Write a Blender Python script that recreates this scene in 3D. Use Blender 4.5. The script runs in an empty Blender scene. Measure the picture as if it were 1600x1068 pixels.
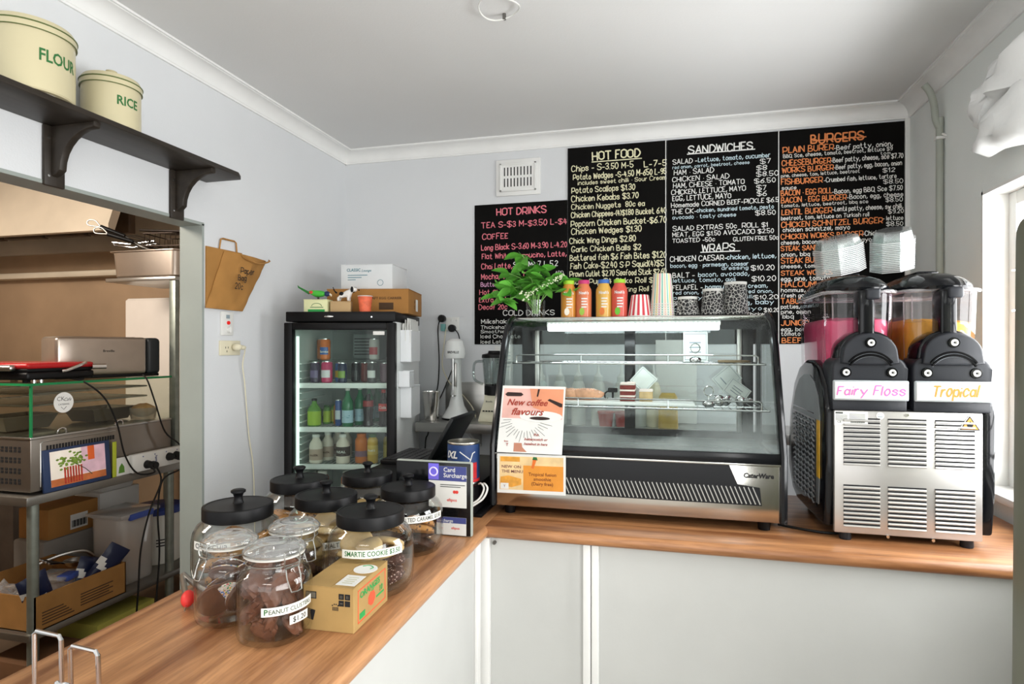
import bpy, bmesh, math, random
from mathutils import Vector, Matrix, Euler, noise
C = bpy.context
SC = C.scene
COL = SC.collection
R = math.radians
PI = math.pi

# ------------------------------------------------------------------ camera
cam = bpy.data.cameras.new('camera')
cam.sensor_width = 36.0
cam.lens = 937.0 / 1600.0 * 36.0
cam.shift_y = 0.005
cam.clip_start = 0.02
CAM = bpy.data.objects.new('camera', cam)
CAM.location = (0, 0, 1.53)
CAM.rotation_euler = (R(90), 0, R(14.2))
COL.objects.link(CAM)
SC.camera = CAM

# ------------------------------------------------------------------ world, lights, exposure
SC.view_settings.view_transform = 'Standard'
SC.view_settings.look = 'None'
SC.view_settings.gamma = 1.0
SC.view_settings.exposure = -0.15
SC.cycles.transparent_max_bounces = 40
SC.cycles.max_bounces = 12
SC.cycles.sample_clamp_indirect = 6.0
w = bpy.data.worlds.new('world')
SC.world = w
w.use_nodes = True
bg = w.node_tree.nodes['Background']
bg.inputs[0].default_value = (0.95, 0.98, 1.0, 1)
bg.inputs[1].default_value = 1.35

def area(name, loc, rot, sx, sy, power, col=(1, 1, 1), spread=180):
    l = bpy.data.lights.new(name, 'AREA')
    l.shape = 'RECTANGLE'; l.size = sx; l.size_y = sy; l.energy = power; l.color = col
    l.spread = R(spread)
    o = bpy.data.objects.new(name, l); o.location = loc; o.rotation_euler = rot
    COL.objects.link(o)
    return o
area('window_daylight', (1.36, 1.85, 1.6), (0, R(90), 0), 1.0, 1.25, 70, (0.98, 0.99, 1.0))          # daylight through the window
area('side_fill', (1.40, -0.5, 1.5), (0, R(90), 0), 1.3, 2.2, 80, (1.0, 0.99, 0.97))      # added fill from an unseen side opening, brightens the left wall
area('shopfront_fill', (-0.3, -2.75, 1.45), (R(90), 0, 0), 2.7, 2.3, 28, (1.0, 0.985, 0.96))      # added fill behind the camera, stands in for an unseen shopfront
area('overhead_fill', (-0.35, -1.1, 2.64), (0, 0, 0), 1.2, 0.3, 14, (1.0, 0.98, 0.95))                # extra overhead fill, added out of view behind the camera
area('kitchen_light', (-3.3, 0.9, 2.60), (R(58), 0, 0), 1.3, 0.4, 75, (1.0, 0.91, 0.80))                   # kitchen batten
area('hood_light', (-4.1, 2.95, 2.17), (0, 0, 0), 1.0, 0.3, 1.6, (1.0, 0.86, 0.68))                      # lamp under the range hood

# ------------------------------------------------------------------ materials
def lin(h):
    h = h.lstrip('#')
    o = []
    for i in (0, 2, 4):
        v = int(h[i:i+2], 16) / 255
        o.append(v / 12.92 if v <= 0.04045 else ((v + 0.055) / 1.055) ** 2.4)
    return (o[0], o[1], o[2], 1)
MATS = {}
def mat(name, hexc, rough=0.5, metal=0.0, var=0.06, scale=8.0, bump=0.0, bscale=60.0, emit=0.0, stretch=(1, 1, 1), spec=0.32, coat=0.0):
    """principled material whose colour drifts with a procedural noise"""
    if name in MATS: return MATS[name]
    m = bpy.data.materials.new(name); m.use_nodes = True
    nt = m.node_tree; b = nt.nodes['Principled BSDF']
    b.inputs['Roughness'].default_value = rough
    b.inputs['Metallic'].default_value = metal
    b.inputs['Specular IOR Level'].default_value = spec
    b.inputs['Coat Weight'].default_value = coat
    c = lin(hexc)
    tc = nt.nodes.new('ShaderNodeTexCoord'); mp = nt.nodes.new('ShaderNodeMapping')
    mp.inputs['Scale'].default_value = stretch
    nt.links.new(tc.outputs['Object'], mp.inputs['Vector'])
    if var > 0:
        n = nt.nodes.new('ShaderNodeTexNoise'); n.inputs['Scale'].default_value = scale; n.inputs['Detail'].default_value = 5
        r = nt.nodes.new('ShaderNodeValToRGB')
        r.color_ramp.elements[0].position = 0.3; r.color_ramp.elements[1].position = 0.7
        r.color_ramp.elements[0].color = [v * (1 - var) for v in c[:3]] + [1]
        r.color_ramp.elements[1].color = [min(1, v * (1 + var)) for v in c[:3]] + [1]
        nt.links.new(mp.outputs[0], n.inputs['Vector'])
        nt.links.new(n.outputs['Fac'], r.inputs['Fac'])
        nt.links.new(r.outputs['Color'], b.inputs['Base Color'])
    else:
        b.inputs['Base Color'].default_value = c
    if bump > 0:
        n2 = nt.nodes.new('ShaderNodeTexNoise'); n2.inputs['Scale'].default_value = bscale; n2.inputs['Detail'].default_value = 4
        bp = nt.nodes.new('ShaderNodeBump'); bp.inputs['Strength'].default_value = bump; bp.inputs['Distance'].default_value = 0.004
        nt.links.new(mp.outputs[0], n2.inputs['Vector'])
        nt.links.new(n2.outputs['Fac'], bp.inputs['Height'])
        nt.links.new(bp.outputs[0], b.inputs['Normal'])
    if emit > 0:
        b.inputs['Emission Color'].default_value = c
        b.inputs['Emission Strength'].default_value = emit
    MATS[name] = m
    return m
def glass(name, tint='ffffff', rough=0.02, ior=1.45, fog=0.0, fogc='ffffff', gain=1.0):
    """thin clear pane: see-through with fresnel reflections, fog adds a milky share"""
    if name in MATS: return MATS[name]
    m = bpy.data.materials.new(name); m.use_nodes = True
    nt = m.node_tree; nt.nodes.remove(nt.nodes['Principled BSDF'])
    out = nt.nodes['Material Output']
    t = nt.nodes.new('ShaderNodeBsdfTransparent'); t.inputs[0].default_value = lin(tint)
    g = nt.nodes.new('ShaderNodeBsdfGlossy'); g.inputs['Roughness'].default_value = rough
    # Schlick reflectance from the facing angle, the same from both sides of a pane
    lw = nt.nodes.new('ShaderNodeLayerWeight'); lw.inputs['Blend'].default_value = 0.5
    pw = nt.nodes.new('ShaderNodeMath'); pw.operation = 'POWER'; pw.inputs[1].default_value = 4.0
    ma = nt.nodes.new('ShaderNodeMath'); ma.operation = 'MULTIPLY_ADD'; ma.inputs[1].default_value = 0.7 * gain; ma.inputs[2].default_value = 0.035 * gain; ma.use_clamp = True
    mx = nt.nodes.new('ShaderNodeMixShader')
    nt.links.new(lw.outputs['Facing'], pw.inputs[0]); nt.links.new(pw.outputs[0], ma.inputs[0]); nt.links.new(ma.outputs[0], mx.inputs[0])
    nt.links.new(t.outputs[0], mx.inputs[1]); nt.links.new(g.outputs[0], mx.inputs[2])
    last = mx
    if fog > 0:
        d = nt.nodes.new('ShaderNodeBsdfDiffuse'); d.inputs[0].default_value = lin(fogc)
        m2 = nt.nodes.new('ShaderNodeMixShader'); m2.inputs[0].default_value = fog
        nt.links.new(mx.outputs[0], m2.inputs[1]); nt.links.new(d.outputs[0], m2.inputs[2])
        last = m2
    nt.links.new(last.outputs[0], out.inputs['Surface'])
    MATS[name] = m
    return m
def wood(name, c0, c1, axis, rough=0.32):
    m = bpy.data.materials.new(name); m.use_nodes = True; MATS[name] = m
    nt = m.node_tree; b = nt.nodes['Principled BSDF']; b.inputs['Roughness'].default_value = rough
    tc = nt.nodes.new('ShaderNodeTexCoord'); mp = nt.nodes.new('ShaderNodeMapping')
    mp.inputs['Scale'].default_value = (1.3, 17, 17) if axis == 'x' else (17, 1.3, 17)
    nt.links.new(tc.outputs['Object'], mp.inputs['Vector'])
    n = nt.nodes.new('ShaderNodeTexNoise'); n.inputs['Scale'].default_value = 1.1; n.inputs['Detail'].default_value = 6; n.inputs['Distortion'].default_value = 0.7
    nt.links.new(mp.outputs[0], n.inputs['Vector'])
    r = nt.nodes.new('ShaderNodeValToRGB'); cr = r.color_ramp
    cr.elements[0].position = 0.33; cr.elements[0].color = lin(c0)
    cr.elements[1].position = 0.66; cr.elements[1].color = lin(c1)
    e = cr.elements.new(0.5); e.color = [(a * 0.45 + d * 0.55) for a, d in zip(lin(c0), lin(c1))]
    nt.links.new(n.outputs['Fac'], r.inputs['Fac'])
    n3 = nt.nodes.new('ShaderNodeTexNoise'); n3.inputs['Scale'].default_value = 11.0; n3.inputs['Detail'].default_value = 8
    nt.links.new(mp.outputs[0], n3.inputs['Vector'])
    mx = nt.nodes.new('ShaderNodeMix'); mx.data_type = 'RGBA'; mx.blend_type = 'MULTIPLY'; mx.inputs[0].default_value = 0.5
    r3 = nt.nodes.new('ShaderNodeValToRGB'); r3.color_ramp.elements[0].position = 0.35; r3.color_ramp.elements[0].color = (.55, .5, .48, 1); r3.color_ramp.elements[1].position = 0.6
    nt.links.new(n3.outputs['Fac'], r3.inputs['Fac'])
    nt.links.new(r.outputs[0], mx.inputs[6]); nt.links.new(r3.outputs[0], mx.inputs[7])
    nt.links.new(mx.outputs[2], b.inputs['Base Color'])
    return m
def spot_mat(name, base, cols, scale, thr, rough=0.5, kind='cell', size=None):
    """base colour with coloured specks (sprinkles, printed doodles)"""
    if name in MATS: return MATS[name]
    m = bpy.data.materials.new(name); m.use_nodes = True; MATS[name] = m
    nt = m.node_tree; b = nt.nodes['Principled BSDF']; b.inputs['Roughness'].default_value = rough
    tc = nt.nodes.new('ShaderNodeTexCoord')
    v = nt.nodes.new('ShaderNodeTexVoronoi'); v.inputs['Scale'].default_value = scale
    nt.links.new(tc.outputs['Object'], v.inputs['Vector'])
    lt = nt.nodes.new('ShaderNodeMath'); lt.operation = 'LESS_THAN'; lt.inputs[1].default_value = thr
    if kind == 'edge':
        v.feature = 'DISTANCE_TO_EDGE'
    nt.links.new(v.outputs['Distance'], lt.inputs[0])
    r = nt.nodes.new('ShaderNodeValToRGB'); r.color_ramp.interpolation = 'CONSTANT'
    for i, h in enumerate(cols):
        e = r.color_ramp.elements[0] if i == 0 else (r.color_ramp.elements[1] if i == 1 else r.color_ramp.elements.new(i / len(cols)))
        e.position = i / len(cols); e.color = lin(h)
    if len(cols) == 1: r.color_ramp.elements[1].color = lin(cols[0])
    if kind != 'edge': nt.links.new(v.outputs['Color'], r.inputs['Fac'])
    mx = nt.nodes.new('ShaderNodeMix'); mx.data_type = 'RGBA'
    mx.inputs[6].default_value = lin(base)
    nt.links.new(lt.outputs[0], mx.inputs[0]); nt.links.new(r.outputs[0], mx.inputs[7])
    nt.links.new(mx.outputs[2], b.inputs['Base Color'])
    return m

# ------------------------------------------------------------------ geometry builder
def vec(*a): return Vector(a)
class G:
    """collects shapes; build() links them as one mesh object"""
    def __init__(s): s.v = []; s.f = []; s.m = []; s.mi = 0
    def add(s, vs, fs, M=None, mi=None):
        b = len(s.v)
        for p in vs:
            p = Vector(p)
            s.v.append(tuple(M @ p) if M else tuple(p))
        for f in fs:
            s.f.append([i + b for i in f]); s.m.append(s.mi if mi is None else mi)
        return s
    def box(s, x0, x1, y0, y1, z0, z1, bev=0.0, seg=2, M=None, mi=None):
        if x0 > x1: x0, x1 = x1, x0
        if y0 > y1: y0, y1 = y1, y0
        if z0 > z1: z0, z1 = z1, z0
        vs = [(x0, y0, z0), (x1, y0, z0), (x1, y1, z0), (x0, y1, z0), (x0, y0, z1), (x1, y0, z1), (x1, y1, z1), (x0, y1, z1)]
        fs = [(0, 3, 2, 1), (4, 5, 6, 7), (0, 1, 5, 4), (1, 2, 6, 5), (2, 3, 7, 6), (3, 0, 4, 7)]
        if bev <= 0: return s.add(vs, fs, M, mi)
        bm = bmesh.new()
        bv = [bm.verts.new(p) for p in vs]
        for f in fs: bm.faces.new([bv[i] for i in f])
        bev = min(bev, 0.49 * min(x1 - x0, y1 - y0, z1 - z0))
        bmesh.ops.bevel(bm, geom=list(bm.edges), offset=bev, segments=seg, affect='EDGES', profile=0.5)
        return s.bm(bm, M, mi)
    def bm(s, bm, M=None, mi=None):
        bm.verts.index_update()
        s.add([v.co.copy() for v in bm.verts], [[v.index for v in f.verts] for f in bm.faces], M, mi)
        bm.free(); return s
    def lathe(s, prof, c=(0, 0, 0), seg=32, M=None, mi=None, sx=1, sy=1, cap=False):
        vs = []; fs = []; n = len(prof)
        for i in range(seg):
            a = 2 * PI * i / seg
            for r, z in prof: vs.append((c[0] + r * math.cos(a) * sx, c[1] + r * math.sin(a) * sy, c[2] + z))
        for i in range(seg):
            j = (i + 1) % seg
            for k in range(n - 1):
                fs.append((i * n + k, j * n + k, j * n + k + 1, i * n + k + 1))
        if cap or prof[0][0] > 1e-5 and cap is None: pass
        if cap:
            fs.append([i * n for i in range(seg)][::-1]); fs.append([i * n + n - 1 for i in range(seg)])
        return s.add(vs, fs, M, mi)
    def cyl(s, p0, p1, r0, r1=None, seg=16, mi=None, M=None):
        r1 = r0 if r1 is None else r1
        p0 = Vector(p0); p1 = Vector(p1); d = (p1 - p0); L = d.length
        q = Vector((0, 0, 1)).rotation_difference(d.normalized()).to_matrix().to_4x4()
        T = Matrix.Translation(p0) @ q
        if M: T = M @ T
        return s.lathe([(r0, 0), (r1, L)], seg=seg, M=T, mi=mi, cap=True)
    def tube(s, pts, r, seg=8, closed=False, sm=0, mi=None, M=None):
        pts = [Vector(p) for p in pts]
        if sm: pts = smooth(pts, sm, closed)
        n = len(pts); vs = []; fs = []
        up = None
        for i, p in enumerate(pts):
            if closed: t = pts[(i + 1) % n] - pts[i - 1]
            else: t = pts[min(i + 1, n - 1)] - pts[max(i - 1, 0)]
            t.normalize()
            if up is None:
                up = Vector((0, 0, 1)) if abs(t.z) < 0.9 else Vector((1, 0, 0))
            up = (up - t * up.dot(t))
            if up.length < 1e-5: up = t.orthogonal()
            up.normalize(); sd = t.cross(up)
            rr = r[i * len(r) // n] if isinstance(r, (list, tuple)) else r
            for k in range(seg):
                a = 2 * PI * k / seg
                vs.append(p + (up * math.cos(a) + sd * math.sin(a)) * rr)
        for i in range(n if closed else n - 1):
            j = (i + 1) % n
            for k in range(seg):
                l = (k + 1) % seg
                fs.append((i * seg + k, i * seg + l, j * seg + l, j * seg + k))
        if not closed:
            fs.append(list(range(seg))[::-1]); fs.append([(n - 1) * seg + k for k in range(seg)])
        return s.add(vs, fs, M, mi)
    def prism(s, outline, d0, d1, plane='xz', bev=0.0, seg=2, M=None, mi=None):
        """outline in a plane, pushed from d0 to d1 along the third axis"""
        def P(a, b, d):
            return {'xz': (a, d, b), 'yz': (d, a, b), 'xy': (a, b, d)}[plane]
        n = len(outline)
        bm = bmesh.new()
        A = [bm.verts.new(P(a, b, d0)) for a, b in outline]; B = [bm.verts.new(P(a, b, d1)) for a, b in outline]
        bm.faces.new(A); bm.faces.new(B[::-1])
        for i in range(n):
            j = (i + 1) % n
            bm.faces.new((A[j], A[i], B[i], B[j]))
        bmesh.ops.recalc_face_normals(bm, faces=list(bm.faces))
        if bev > 0:
            es = [e for e in bm.edges if (e.verts[0] in A) == (e.verts[1] in A)]
            bmesh.ops.bevel(bm, geom=es, offset=bev, segments=seg, affect='EDGES', profile=0.5)
        return s.bm(bm, M, mi)
    def ball(s, c, r, sub=2, M=None, mi=None, bump=0.0, bs=20, seed=0):
        bm = bmesh.new(); bmesh.ops.create_icosphere(bm, subdivisions=sub, radius=1.0)
        r = (r, r, r) if isinstance(r, (int, float)) else r
        for v in bm.verts:
            k = 1.0
            if bump: k += bump * noise.noise(v.co * bs + Vector((seed * 7.3, seed * 3.1, seed)))
            v.co = Vector((v.co.x * r[0] * k + c[0], v.co.y * r[1] * k + c[1], v.co.z * r[2] * k + c[2]))
        return s.bm(bm, M, mi)
    def ring(s, c, r, t, seg=24, rs=6, M=None, mi=None):
        return s.tube([(c[0] + r * math.cos(2 * PI * i / seg), c[1] + r * math.sin(2 * PI * i / seg), c[2]) for i in range(seg)], t, rs, True, M=M, mi=mi)
    def build(s, name, mats, parent=None, sharp=35, loc=None, rot=None):
        if not isinstance(mats, (list, tuple)): mats = [mats]
        me = bpy.data.meshes.new(name)
        org = ORG.get(parent.name, Vector()) if parent else Vector()
        me.from_pydata([tuple(Vector(v) - org) for v in s.v], [], s.f)
        for m in mats: me.materials.append(m)
        me.polygons.foreach_set('material_index', s.m)
        me.polygons.foreach_set('use_smooth', [True] * len(me.polygons))
        me.validate(); me.update()
        me.set_sharp_from_angle(angle=R(sharp))
        o = bpy.data.objects.new(name, me)
        COL.objects.link(o)
        if parent: o.parent = parent; ORG[o.name] = org
        if loc: o.location = loc
        if rot: o.rotation_euler = rot
        return o
ORG = {}
def smooth(pts, k, closed=False):
    n = len(pts); out = []
    rng = range(n) if closed else range(n - 1)
    for i in rng:
        if closed: a, b, c, d = pts[i - 1], pts[i], pts[(i + 1) % n], pts[(i + 2) % n]
        else: a, b, c, d = pts[max(i - 1, 0)], pts[i], pts[i + 1], pts[min(i + 2, n - 1)]
        for j in range(k):
            t = j / k
            out.append(0.5 * ((2 * b) + (c - a) * t + (2 * a - 5 * b + 4 * c - d) * t * t + (3 * b - a - 3 * c + d) * t ** 3))
    if not closed: out.append(pts[-1])
    return out
def props(o, label, cat, group=None, kind=None):
    if label: o['label'] = label
    if cat: o['category'] = cat
    if group: o['group'] = group
    if kind: o['kind'] = kind
    return o
def thing(name, label, cat, loc=(0, 0, 0), rz=0.0, group=None, world=False):
    """an Empty at the thing's base; world=True: its parts are given in world coordinates"""
    o = bpy.data.objects.new(name, None); COL.objects.link(o)
    o.empty_display_size = 0.05
    o.location = loc; o.rotation_euler = (0, 0, rz)
    if world: ORG[o.name] = Vector(loc)
    return props(o, label, cat, group)
def struct(name, g, mats, parent=None):
    o = g.build(name, mats, parent)
    o['kind'] = 'structure'
    return o
def dup(root, loc, rz=None, label=None, group=None, rot=None, scale=None):
    r = root.copy(); COL.objects.link(r); r.location = loc
    if rz is not None: r.rotation_euler = (0, 0, rz)
    if rot is not None: r.rotation_euler = rot
    if scale is not None: r.scale = scale
    if label: r['label'] = label
    if group: r['group'] = group
    for ch in list(root.children):
        c = ch.copy(); COL.objects.link(c); c.parent = r
        for gch in list(ch.children):
            d = gch.copy(); COL.objects.link(d); d.parent = c
    return r

# ------------------------------------------------------------------ lettering
_TX = {}
def ptext(body, shear=0.0, bold=0.0):
    """printed lettering as flat triangles, cap height about 0.7, left at x = 0"""
    k = (body, shear, bold)
    if k in _TX: return _TX[k]
    cu = bpy.data.curves.new('lettering', 'FONT'); cu.body = body; cu.shear = shear; cu.offset = bold; cu.resolution_u = 2; cu.size = 1.0
    o = bpy.data.objects.new('lettering', cu); COL.objects.link(o)
    C.view_layer.update()
    me = o.evaluated_get(C.evaluated_depsgraph_get()).to_mesh()
    vs = [(v.co.x, v.co.y) for v in me.vertices]; fs = [list(p.vertices) for p in me.polygons]
    o.evaluated_get(C.evaluated_depsgraph_get()).to_mesh_clear()
    bpy.data.objects.remove(o); bpy.data.curves.remove(cu)
    if vs:
        x0 = min(v[0] for v in vs); vs = [(x - x0, y) for x, y in vs]
    _TX[k] = (vs, fs)
    return _TX[k]
STROKES = {
'A': '03 29 43/15 35', 'B': '03 09/~09 29 38 37 26 06/~26 45 44 33 03', 'C': '~48 39 19 07 05 13 33 44', 'D': '03 09/~09 29 47 45 23 03',
'E': '39 09 03 33/06 26', 'F': '39 09 03/06 26', 'G': '~48 39 19 07 05 13 33 45/45 25', 'H': '03 09/43 49/06 46', 'I': '03 09',
'J': '~39 34 23 13 04', 'K': '03 09/49 06 43', 'L': '09 03 33', 'M': '03 09 25 49 43', 'N': '03 09 43 49', 'O': '~29 08 06 04 23 44 46 48 29',
'P': '03 09/~09 39 48 46 35 05', 'Q': '~29 08 06 04 23 44 46 48 29/34 52', 'R': '03 09/~09 39 48 46 35 05/25 43', 'S': '~48 39 19 08 07 26 45 44 33 13 04',
'T': '09 49/29 23', 'U': '~09 05 13 33 45 49', 'V': '09 23 49', 'W': '09 13 28 43 59', 'X': '09 43/49 03', 'Y': '09 26 49/26 23', 'Z': '09 49 03 43',
'a': '~36 17 05 13 34/37 33', 'b': '09 03/~06 27 36 34 23 04', 'c': '~36 27 17 05 13 23 34', 'd': '~36 17 05 13 34/39 33', 'e': '05 35/~35 36 27 17 05 13 23 34',
'f': '~39 29 16 13/06 26', 'g': '~36 17 05 13 34/~37 33 21 11 02', 'h': '09 03/~05 17 27 36 33', 'i': '06 03/08 08', 'j': '~26 22 11 01/28 28',
'k': '09 03/37 05 33', 'l': '09 03', 'm': '03 07/~06 17 26 23/~26 37 46 43', 'n': '03 07/~05 17 27 36 33', 'o': '~17 05 13 23 35 27 17',
'p': '07 01/~06 27 36 34 23 04', 'q': '~36 17 05 13 34/37 31', 'r': '07 03/~05 17 27', 's': '~36 27 17 06 25 34 23 13 04', 't': '~19 14 23 33/07 27',
'u': '~07 04 13 23 35/37 33', 'v': '07 23 47', 'w': '07 13 26 33 47', 'x': '07 33/37 03', 'y': '07 24/47 11', 'z': '07 37 03 33',
'0': '~19 07 05 13 23 35 37 29 19', '1': '07 19 13', '2': '~08 19 29 38 37 03/03 33', '3': '~08 19 29 38 26 16/~26 35 34 23 13 04', '4': '19 05 35/28 23',
'5': '39 09 06/~06 26 35 34 23 13 04', '6': '~39 17 05 04 13 23 34 35 26 05', '7': '09 39 13', '8': '~16 07 08 19 29 38 37 16/~16 05 04 13 23 34 35 16',
'9': '~37 26 16 07 08 19 29 38 34 13', '$': '~48 39 19 08 07 26 45 44 33 13 04/29 22', '.': '03 03', ',': '14 02', '-': '05 25', '+': '15 15',
'(': '~19 07 05 13', ')': '~09 17 15 03', "'": '09 08', '&': '05 25'}
def hand(body, seed=1, width=None, cap=1.0, stroke=0.13):
    """handwritten chalk lettering: each glyph a few round-ended strokes; fits into width, cap height cap"""
    rnd = random.Random(seed)
    lines = []; x = 0.0
    for ch in body:
        if ch == ' ': x += 0.42; continue
        st = STROKES.get(ch)
        if not st: x += 0.4; continue
        mx = 0; dy = rnd.uniform(-.035, .035); sc = rnd.uniform(.93, 1.07); sh = rnd.uniform(-.05, .06)
        for s_ in st.split('/'):
            sm = s_.startswith('~'); pts = [(int(t[0]), int(t[1])) for t in s_.lstrip('~').split()]
            mx = max(mx, max(p[0] for p in pts))
            P = [Vector((p[0] / 6.0 * sc, (p[1] - 3) / 6.0 * sc + dy, 0)) for p in pts]
            if sm: P = smooth(P, 3)
            lines.append([(p.x + x + sh * p.y, p.y) for p in P])
        x += (mx / 6.0) * sc + 0.24
    tot = max(x - 0.24, 0.1)
    kx = (width / tot) if width else cap
    r = stroke * cap / 2
    vs = []; fs = []
    for ln in lines:
        ln = [(a * kx, b * cap) for a, b in ln]
        for i, (a, b) in enumerate(ln):
            n0 = len(vs)
            hq = (len(fs) % 61) * 6e-6
            for k in range(6): vs.append((a + r * math.cos(k * PI / 3), b + r * math.sin(k * PI / 3), hq))
            fs.append([n0 + k for k in range(6)])
            if i:
                pa, pb = ln[i - 1]; dx, dy = a - pa, b - pb; L = math.hypot(dx, dy)
                if L < 1e-6: continue
                nx, ny = -dy / L * r, dx / L * r; n0 = len(vs)
                hq = (len(fs) % 61) * 6e-6
                vs += [(pa + nx, pb + ny, hq), (pa - nx, pb - ny, hq), (a - nx, b - ny, hq), (a + nx, b + ny, hq)]
                fs.append([n0, n0 + 1, n0 + 2, n0 + 3])
    return vs, fs
def put(g, tv, o, ux, uy, size=1.0, width=None, align='l', off=0.0, mi=None, sx=None):
    """lay flat lettering tv on a plane through o with axes ux, uy, raised by off"""
    vs, fs = tv
    if not vs: return
    o = Vector(o); ux = Vector(ux).normalized(); uy = Vector(uy).normalized(); n = ux.cross(uy)
    W = max(v[0] for v in vs)
    kx = size if width is None else width / max(W, 1e-6)
    ox = {'l': 0, 'c': -W * kx / 2, 'r': -W * kx}[align]
    g.add([o + ux * (v[0] * kx + ox) + uy * (v[1] * size) + n * (off + (v[2] if len(v) > 2 else 0)) for v in vs], fs, mi=mi)
def wrap(g, tv, R_, a0, z, size, c=(0, 0, 0), width=None, mi=None, slant=0.0):
    """lettering round an upright cylinder of radius R_, centred on angle a0"""
    vs, fs = tv
    W = max(v[0] for v in vs); kx = size if width is None else width / W
    out = []
    for x, y in vs:
        a = a0 + (x * kx - W * kx / 2) / R_
        out.append((c[0] + R_ * math.cos(a), c[1] + R_ * math.sin(a), c[2] + z + y * size + slant * (x * kx - W * kx / 2)))
    g.add(out, fs, mi=mi)
def band(g, R_, a0, a1, z0, z1, c=(0, 0, 0), seg=16, mi=None, t=0.0006, R1=None):
    """a paper label bent round a cylinder"""
    R1 = R_ if R1 is None else R1
    vs = []; fs = []
    for i in range(seg + 1):
        a = a0 + (a1 - a0) * i / seg
        for r0, r1 in ((R_, R1), (R_ - t, R1 - t)):
            vs.append((c[0] + r0 * math.cos(a), c[1] + r0 * math.sin(a), c[2] + z0)); vs.append((c[0] + r1 * math.cos(a), c[1] + r1 * math.sin(a), c[2] + z1))
    for i in range(seg):
        b = i * 4
        fs += [(b, b + 4, b + 5, b + 1), (b + 2, b + 3, b + 7, b + 6), (b + 1, b + 5, b + 7, b + 3), (b, b + 2, b + 6, b + 4)]
    g.add(vs, fs, mi=mi)
def flat(g, o, ux, uy, w, h, t=0.0008, mi=None):
    """a thin card lying on a plane, lower left corner o"""
    o = Vector(o); ux = Vector(ux).normalized(); uy = Vector(uy).normalized(); n = ux.cross(uy)
    M = Matrix((( ux.x, uy.x, n.x, o.x), (ux.y, uy.y, n.y, o.y), (ux.z, uy.z, n.z, o.z), (0, 0, 0, 1)))
    g.box(0, w, 0, h, 0, t, M=M, mi=mi)
def frame_mat(o, ux, uy):
    o = Vector(o); ux = Vector(ux).normalized(); uy = Vector(uy).normalized(); n = ux.cross(uy)
    return Matrix(((ux.x, uy.x, n.x, o.x), (ux.y, uy.y, n.y, o.y), (ux.z, uy.z, n.z, o.z), (0, 0, 0, 1)))

M_wall = mat('painted_wall', 'd6d8da', 0.7, var=0.02, scale=3, bump=0.15, bscale=180)
M_white = mat('white_gloss_paint', 'e6e6e3', 0.45, var=0.03)
M_black = mat('black_plastic', '0b0b0d', 0.42, var=0.1, spec=0.22)
M_blackgloss = mat('black_gloss', '0b0c0e', 0.12, var=0.05)
M_steel = mat('stainless_steel', 'b9b7b3', 0.3, 1.0, var=0.08, scale=4, stretch=(1, 1, 12))
M_steeldark = mat('brushed_dark_steel', '7c7a76', 0.38, 1.0, var=0.1, scale=5)
M_chrome = mat('chrome', 'dcdcdc', 0.15, 1.0, var=0.02)
M_paper = mat('white_paper', 'dededa', 0.75, var=0.03)
M_kraft = mat('kraft_card', 'a98a56', 0.8, var=0.08, scale=14)
M_carton = mat('brown_carton', 'a8773f', 0.82, var=0.08, scale=12)
M_ink = mat('black_print', '1c1c1e', 0.7, var=0)
M_whiteplastic = mat('white_plastic', 'dcdcd8', 0.4, var=0.02)
M_green = mat('green_print', '2f6b38', 0.6, var=0)
M_red = mat('red_print', 'd8433a', 0.6, var=0)
M_cord = mat('black_cord', '141414', 0.5, var=0.05)
GL = glass('clear_glass', 'fbfdfc', gain=1.0)

# ================================================================== THE SETTING
XL, XR, YB, ZC = -1.82, 1.12, 3.19, 2.67
M_ceil = mat('ceiling_paint', 'dcdcdb', 0.75, var=0.02, scale=2, bump=0.1, bscale=150)
M_jamb = mat('jamb_paint', '969d98', 0.5, var=0.05, scale=5)
M_floor = mat('vinyl_floor', '6b5a4a', 0.5, var=0.2, scale=6)
struct('floor', G().box(XL, 1.24, -2.9, 3.29, -0.05, 0), mat('shop_floor_bounce', 'b9b1a6', 0.4, var=0.08, scale=5))  # unseen floor, kept pale to bounce light up to the ceiling
struct('floor_kitchen', G().box(-4.9, XL, -.2, 3.45, -0.05, 0), M_floor)
struct('ceiling', G().box(XL - .1, XR + .12, -2.9, YB + .1, ZC, ZC + .05), M_ceil)
g = G().box(XL - .10, XL, 2.056, YB + .1, 0, ZC).box(XL - .10, XL, 0.9, 2.056, 2.03, ZC).box(XL - .10, XL, -2.9, 0.9, 0, ZC)
struct('wall_left', g, M_wall)
struct('wall_back', G().box(XL, XR, YB, YB + .1, 0, ZC), M_wall)
WY0, WY1, WZ0, WZ1 = 1.15, 2.526, 1.03, 2.09
M_wall_lifted = mat('painted_wall_lifted', 'e6eae7', 0.7, var=0.03, scale=3, bump=0.15, bscale=180)  # same wall paint, lightened to stand in for missing bounce light
g = G().box(XR, XR + .12, -2.9, -1.6, 0, ZC).box(XR, XR + .12, .6, WY0, 0, ZC).box(XR, XR + .12, -1.6, .6, 0, .85).box(XR, XR + .12, -1.6, .6, 2.15, ZC).box(XR, XR + .12, WY1, YB + .1, 0, ZC).box(XR, XR + .12, WY0, WY1, 0, WZ0).box(XR, XR + .12, WY0, WY1, WZ1, ZC)  # includes an unseen opening near the camera, added for the side fill
struct('wall_right', g, M_wall_lifted)
# the opening's lining
g = G().box(XL - .104, XL + .004, 2.05, 2.062, 0, 2.03).box(XL - .104, XL + .004, 0.9, 2.062, 2.024, 2.036)
struct('trim_1', g, M_jamb)
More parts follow.
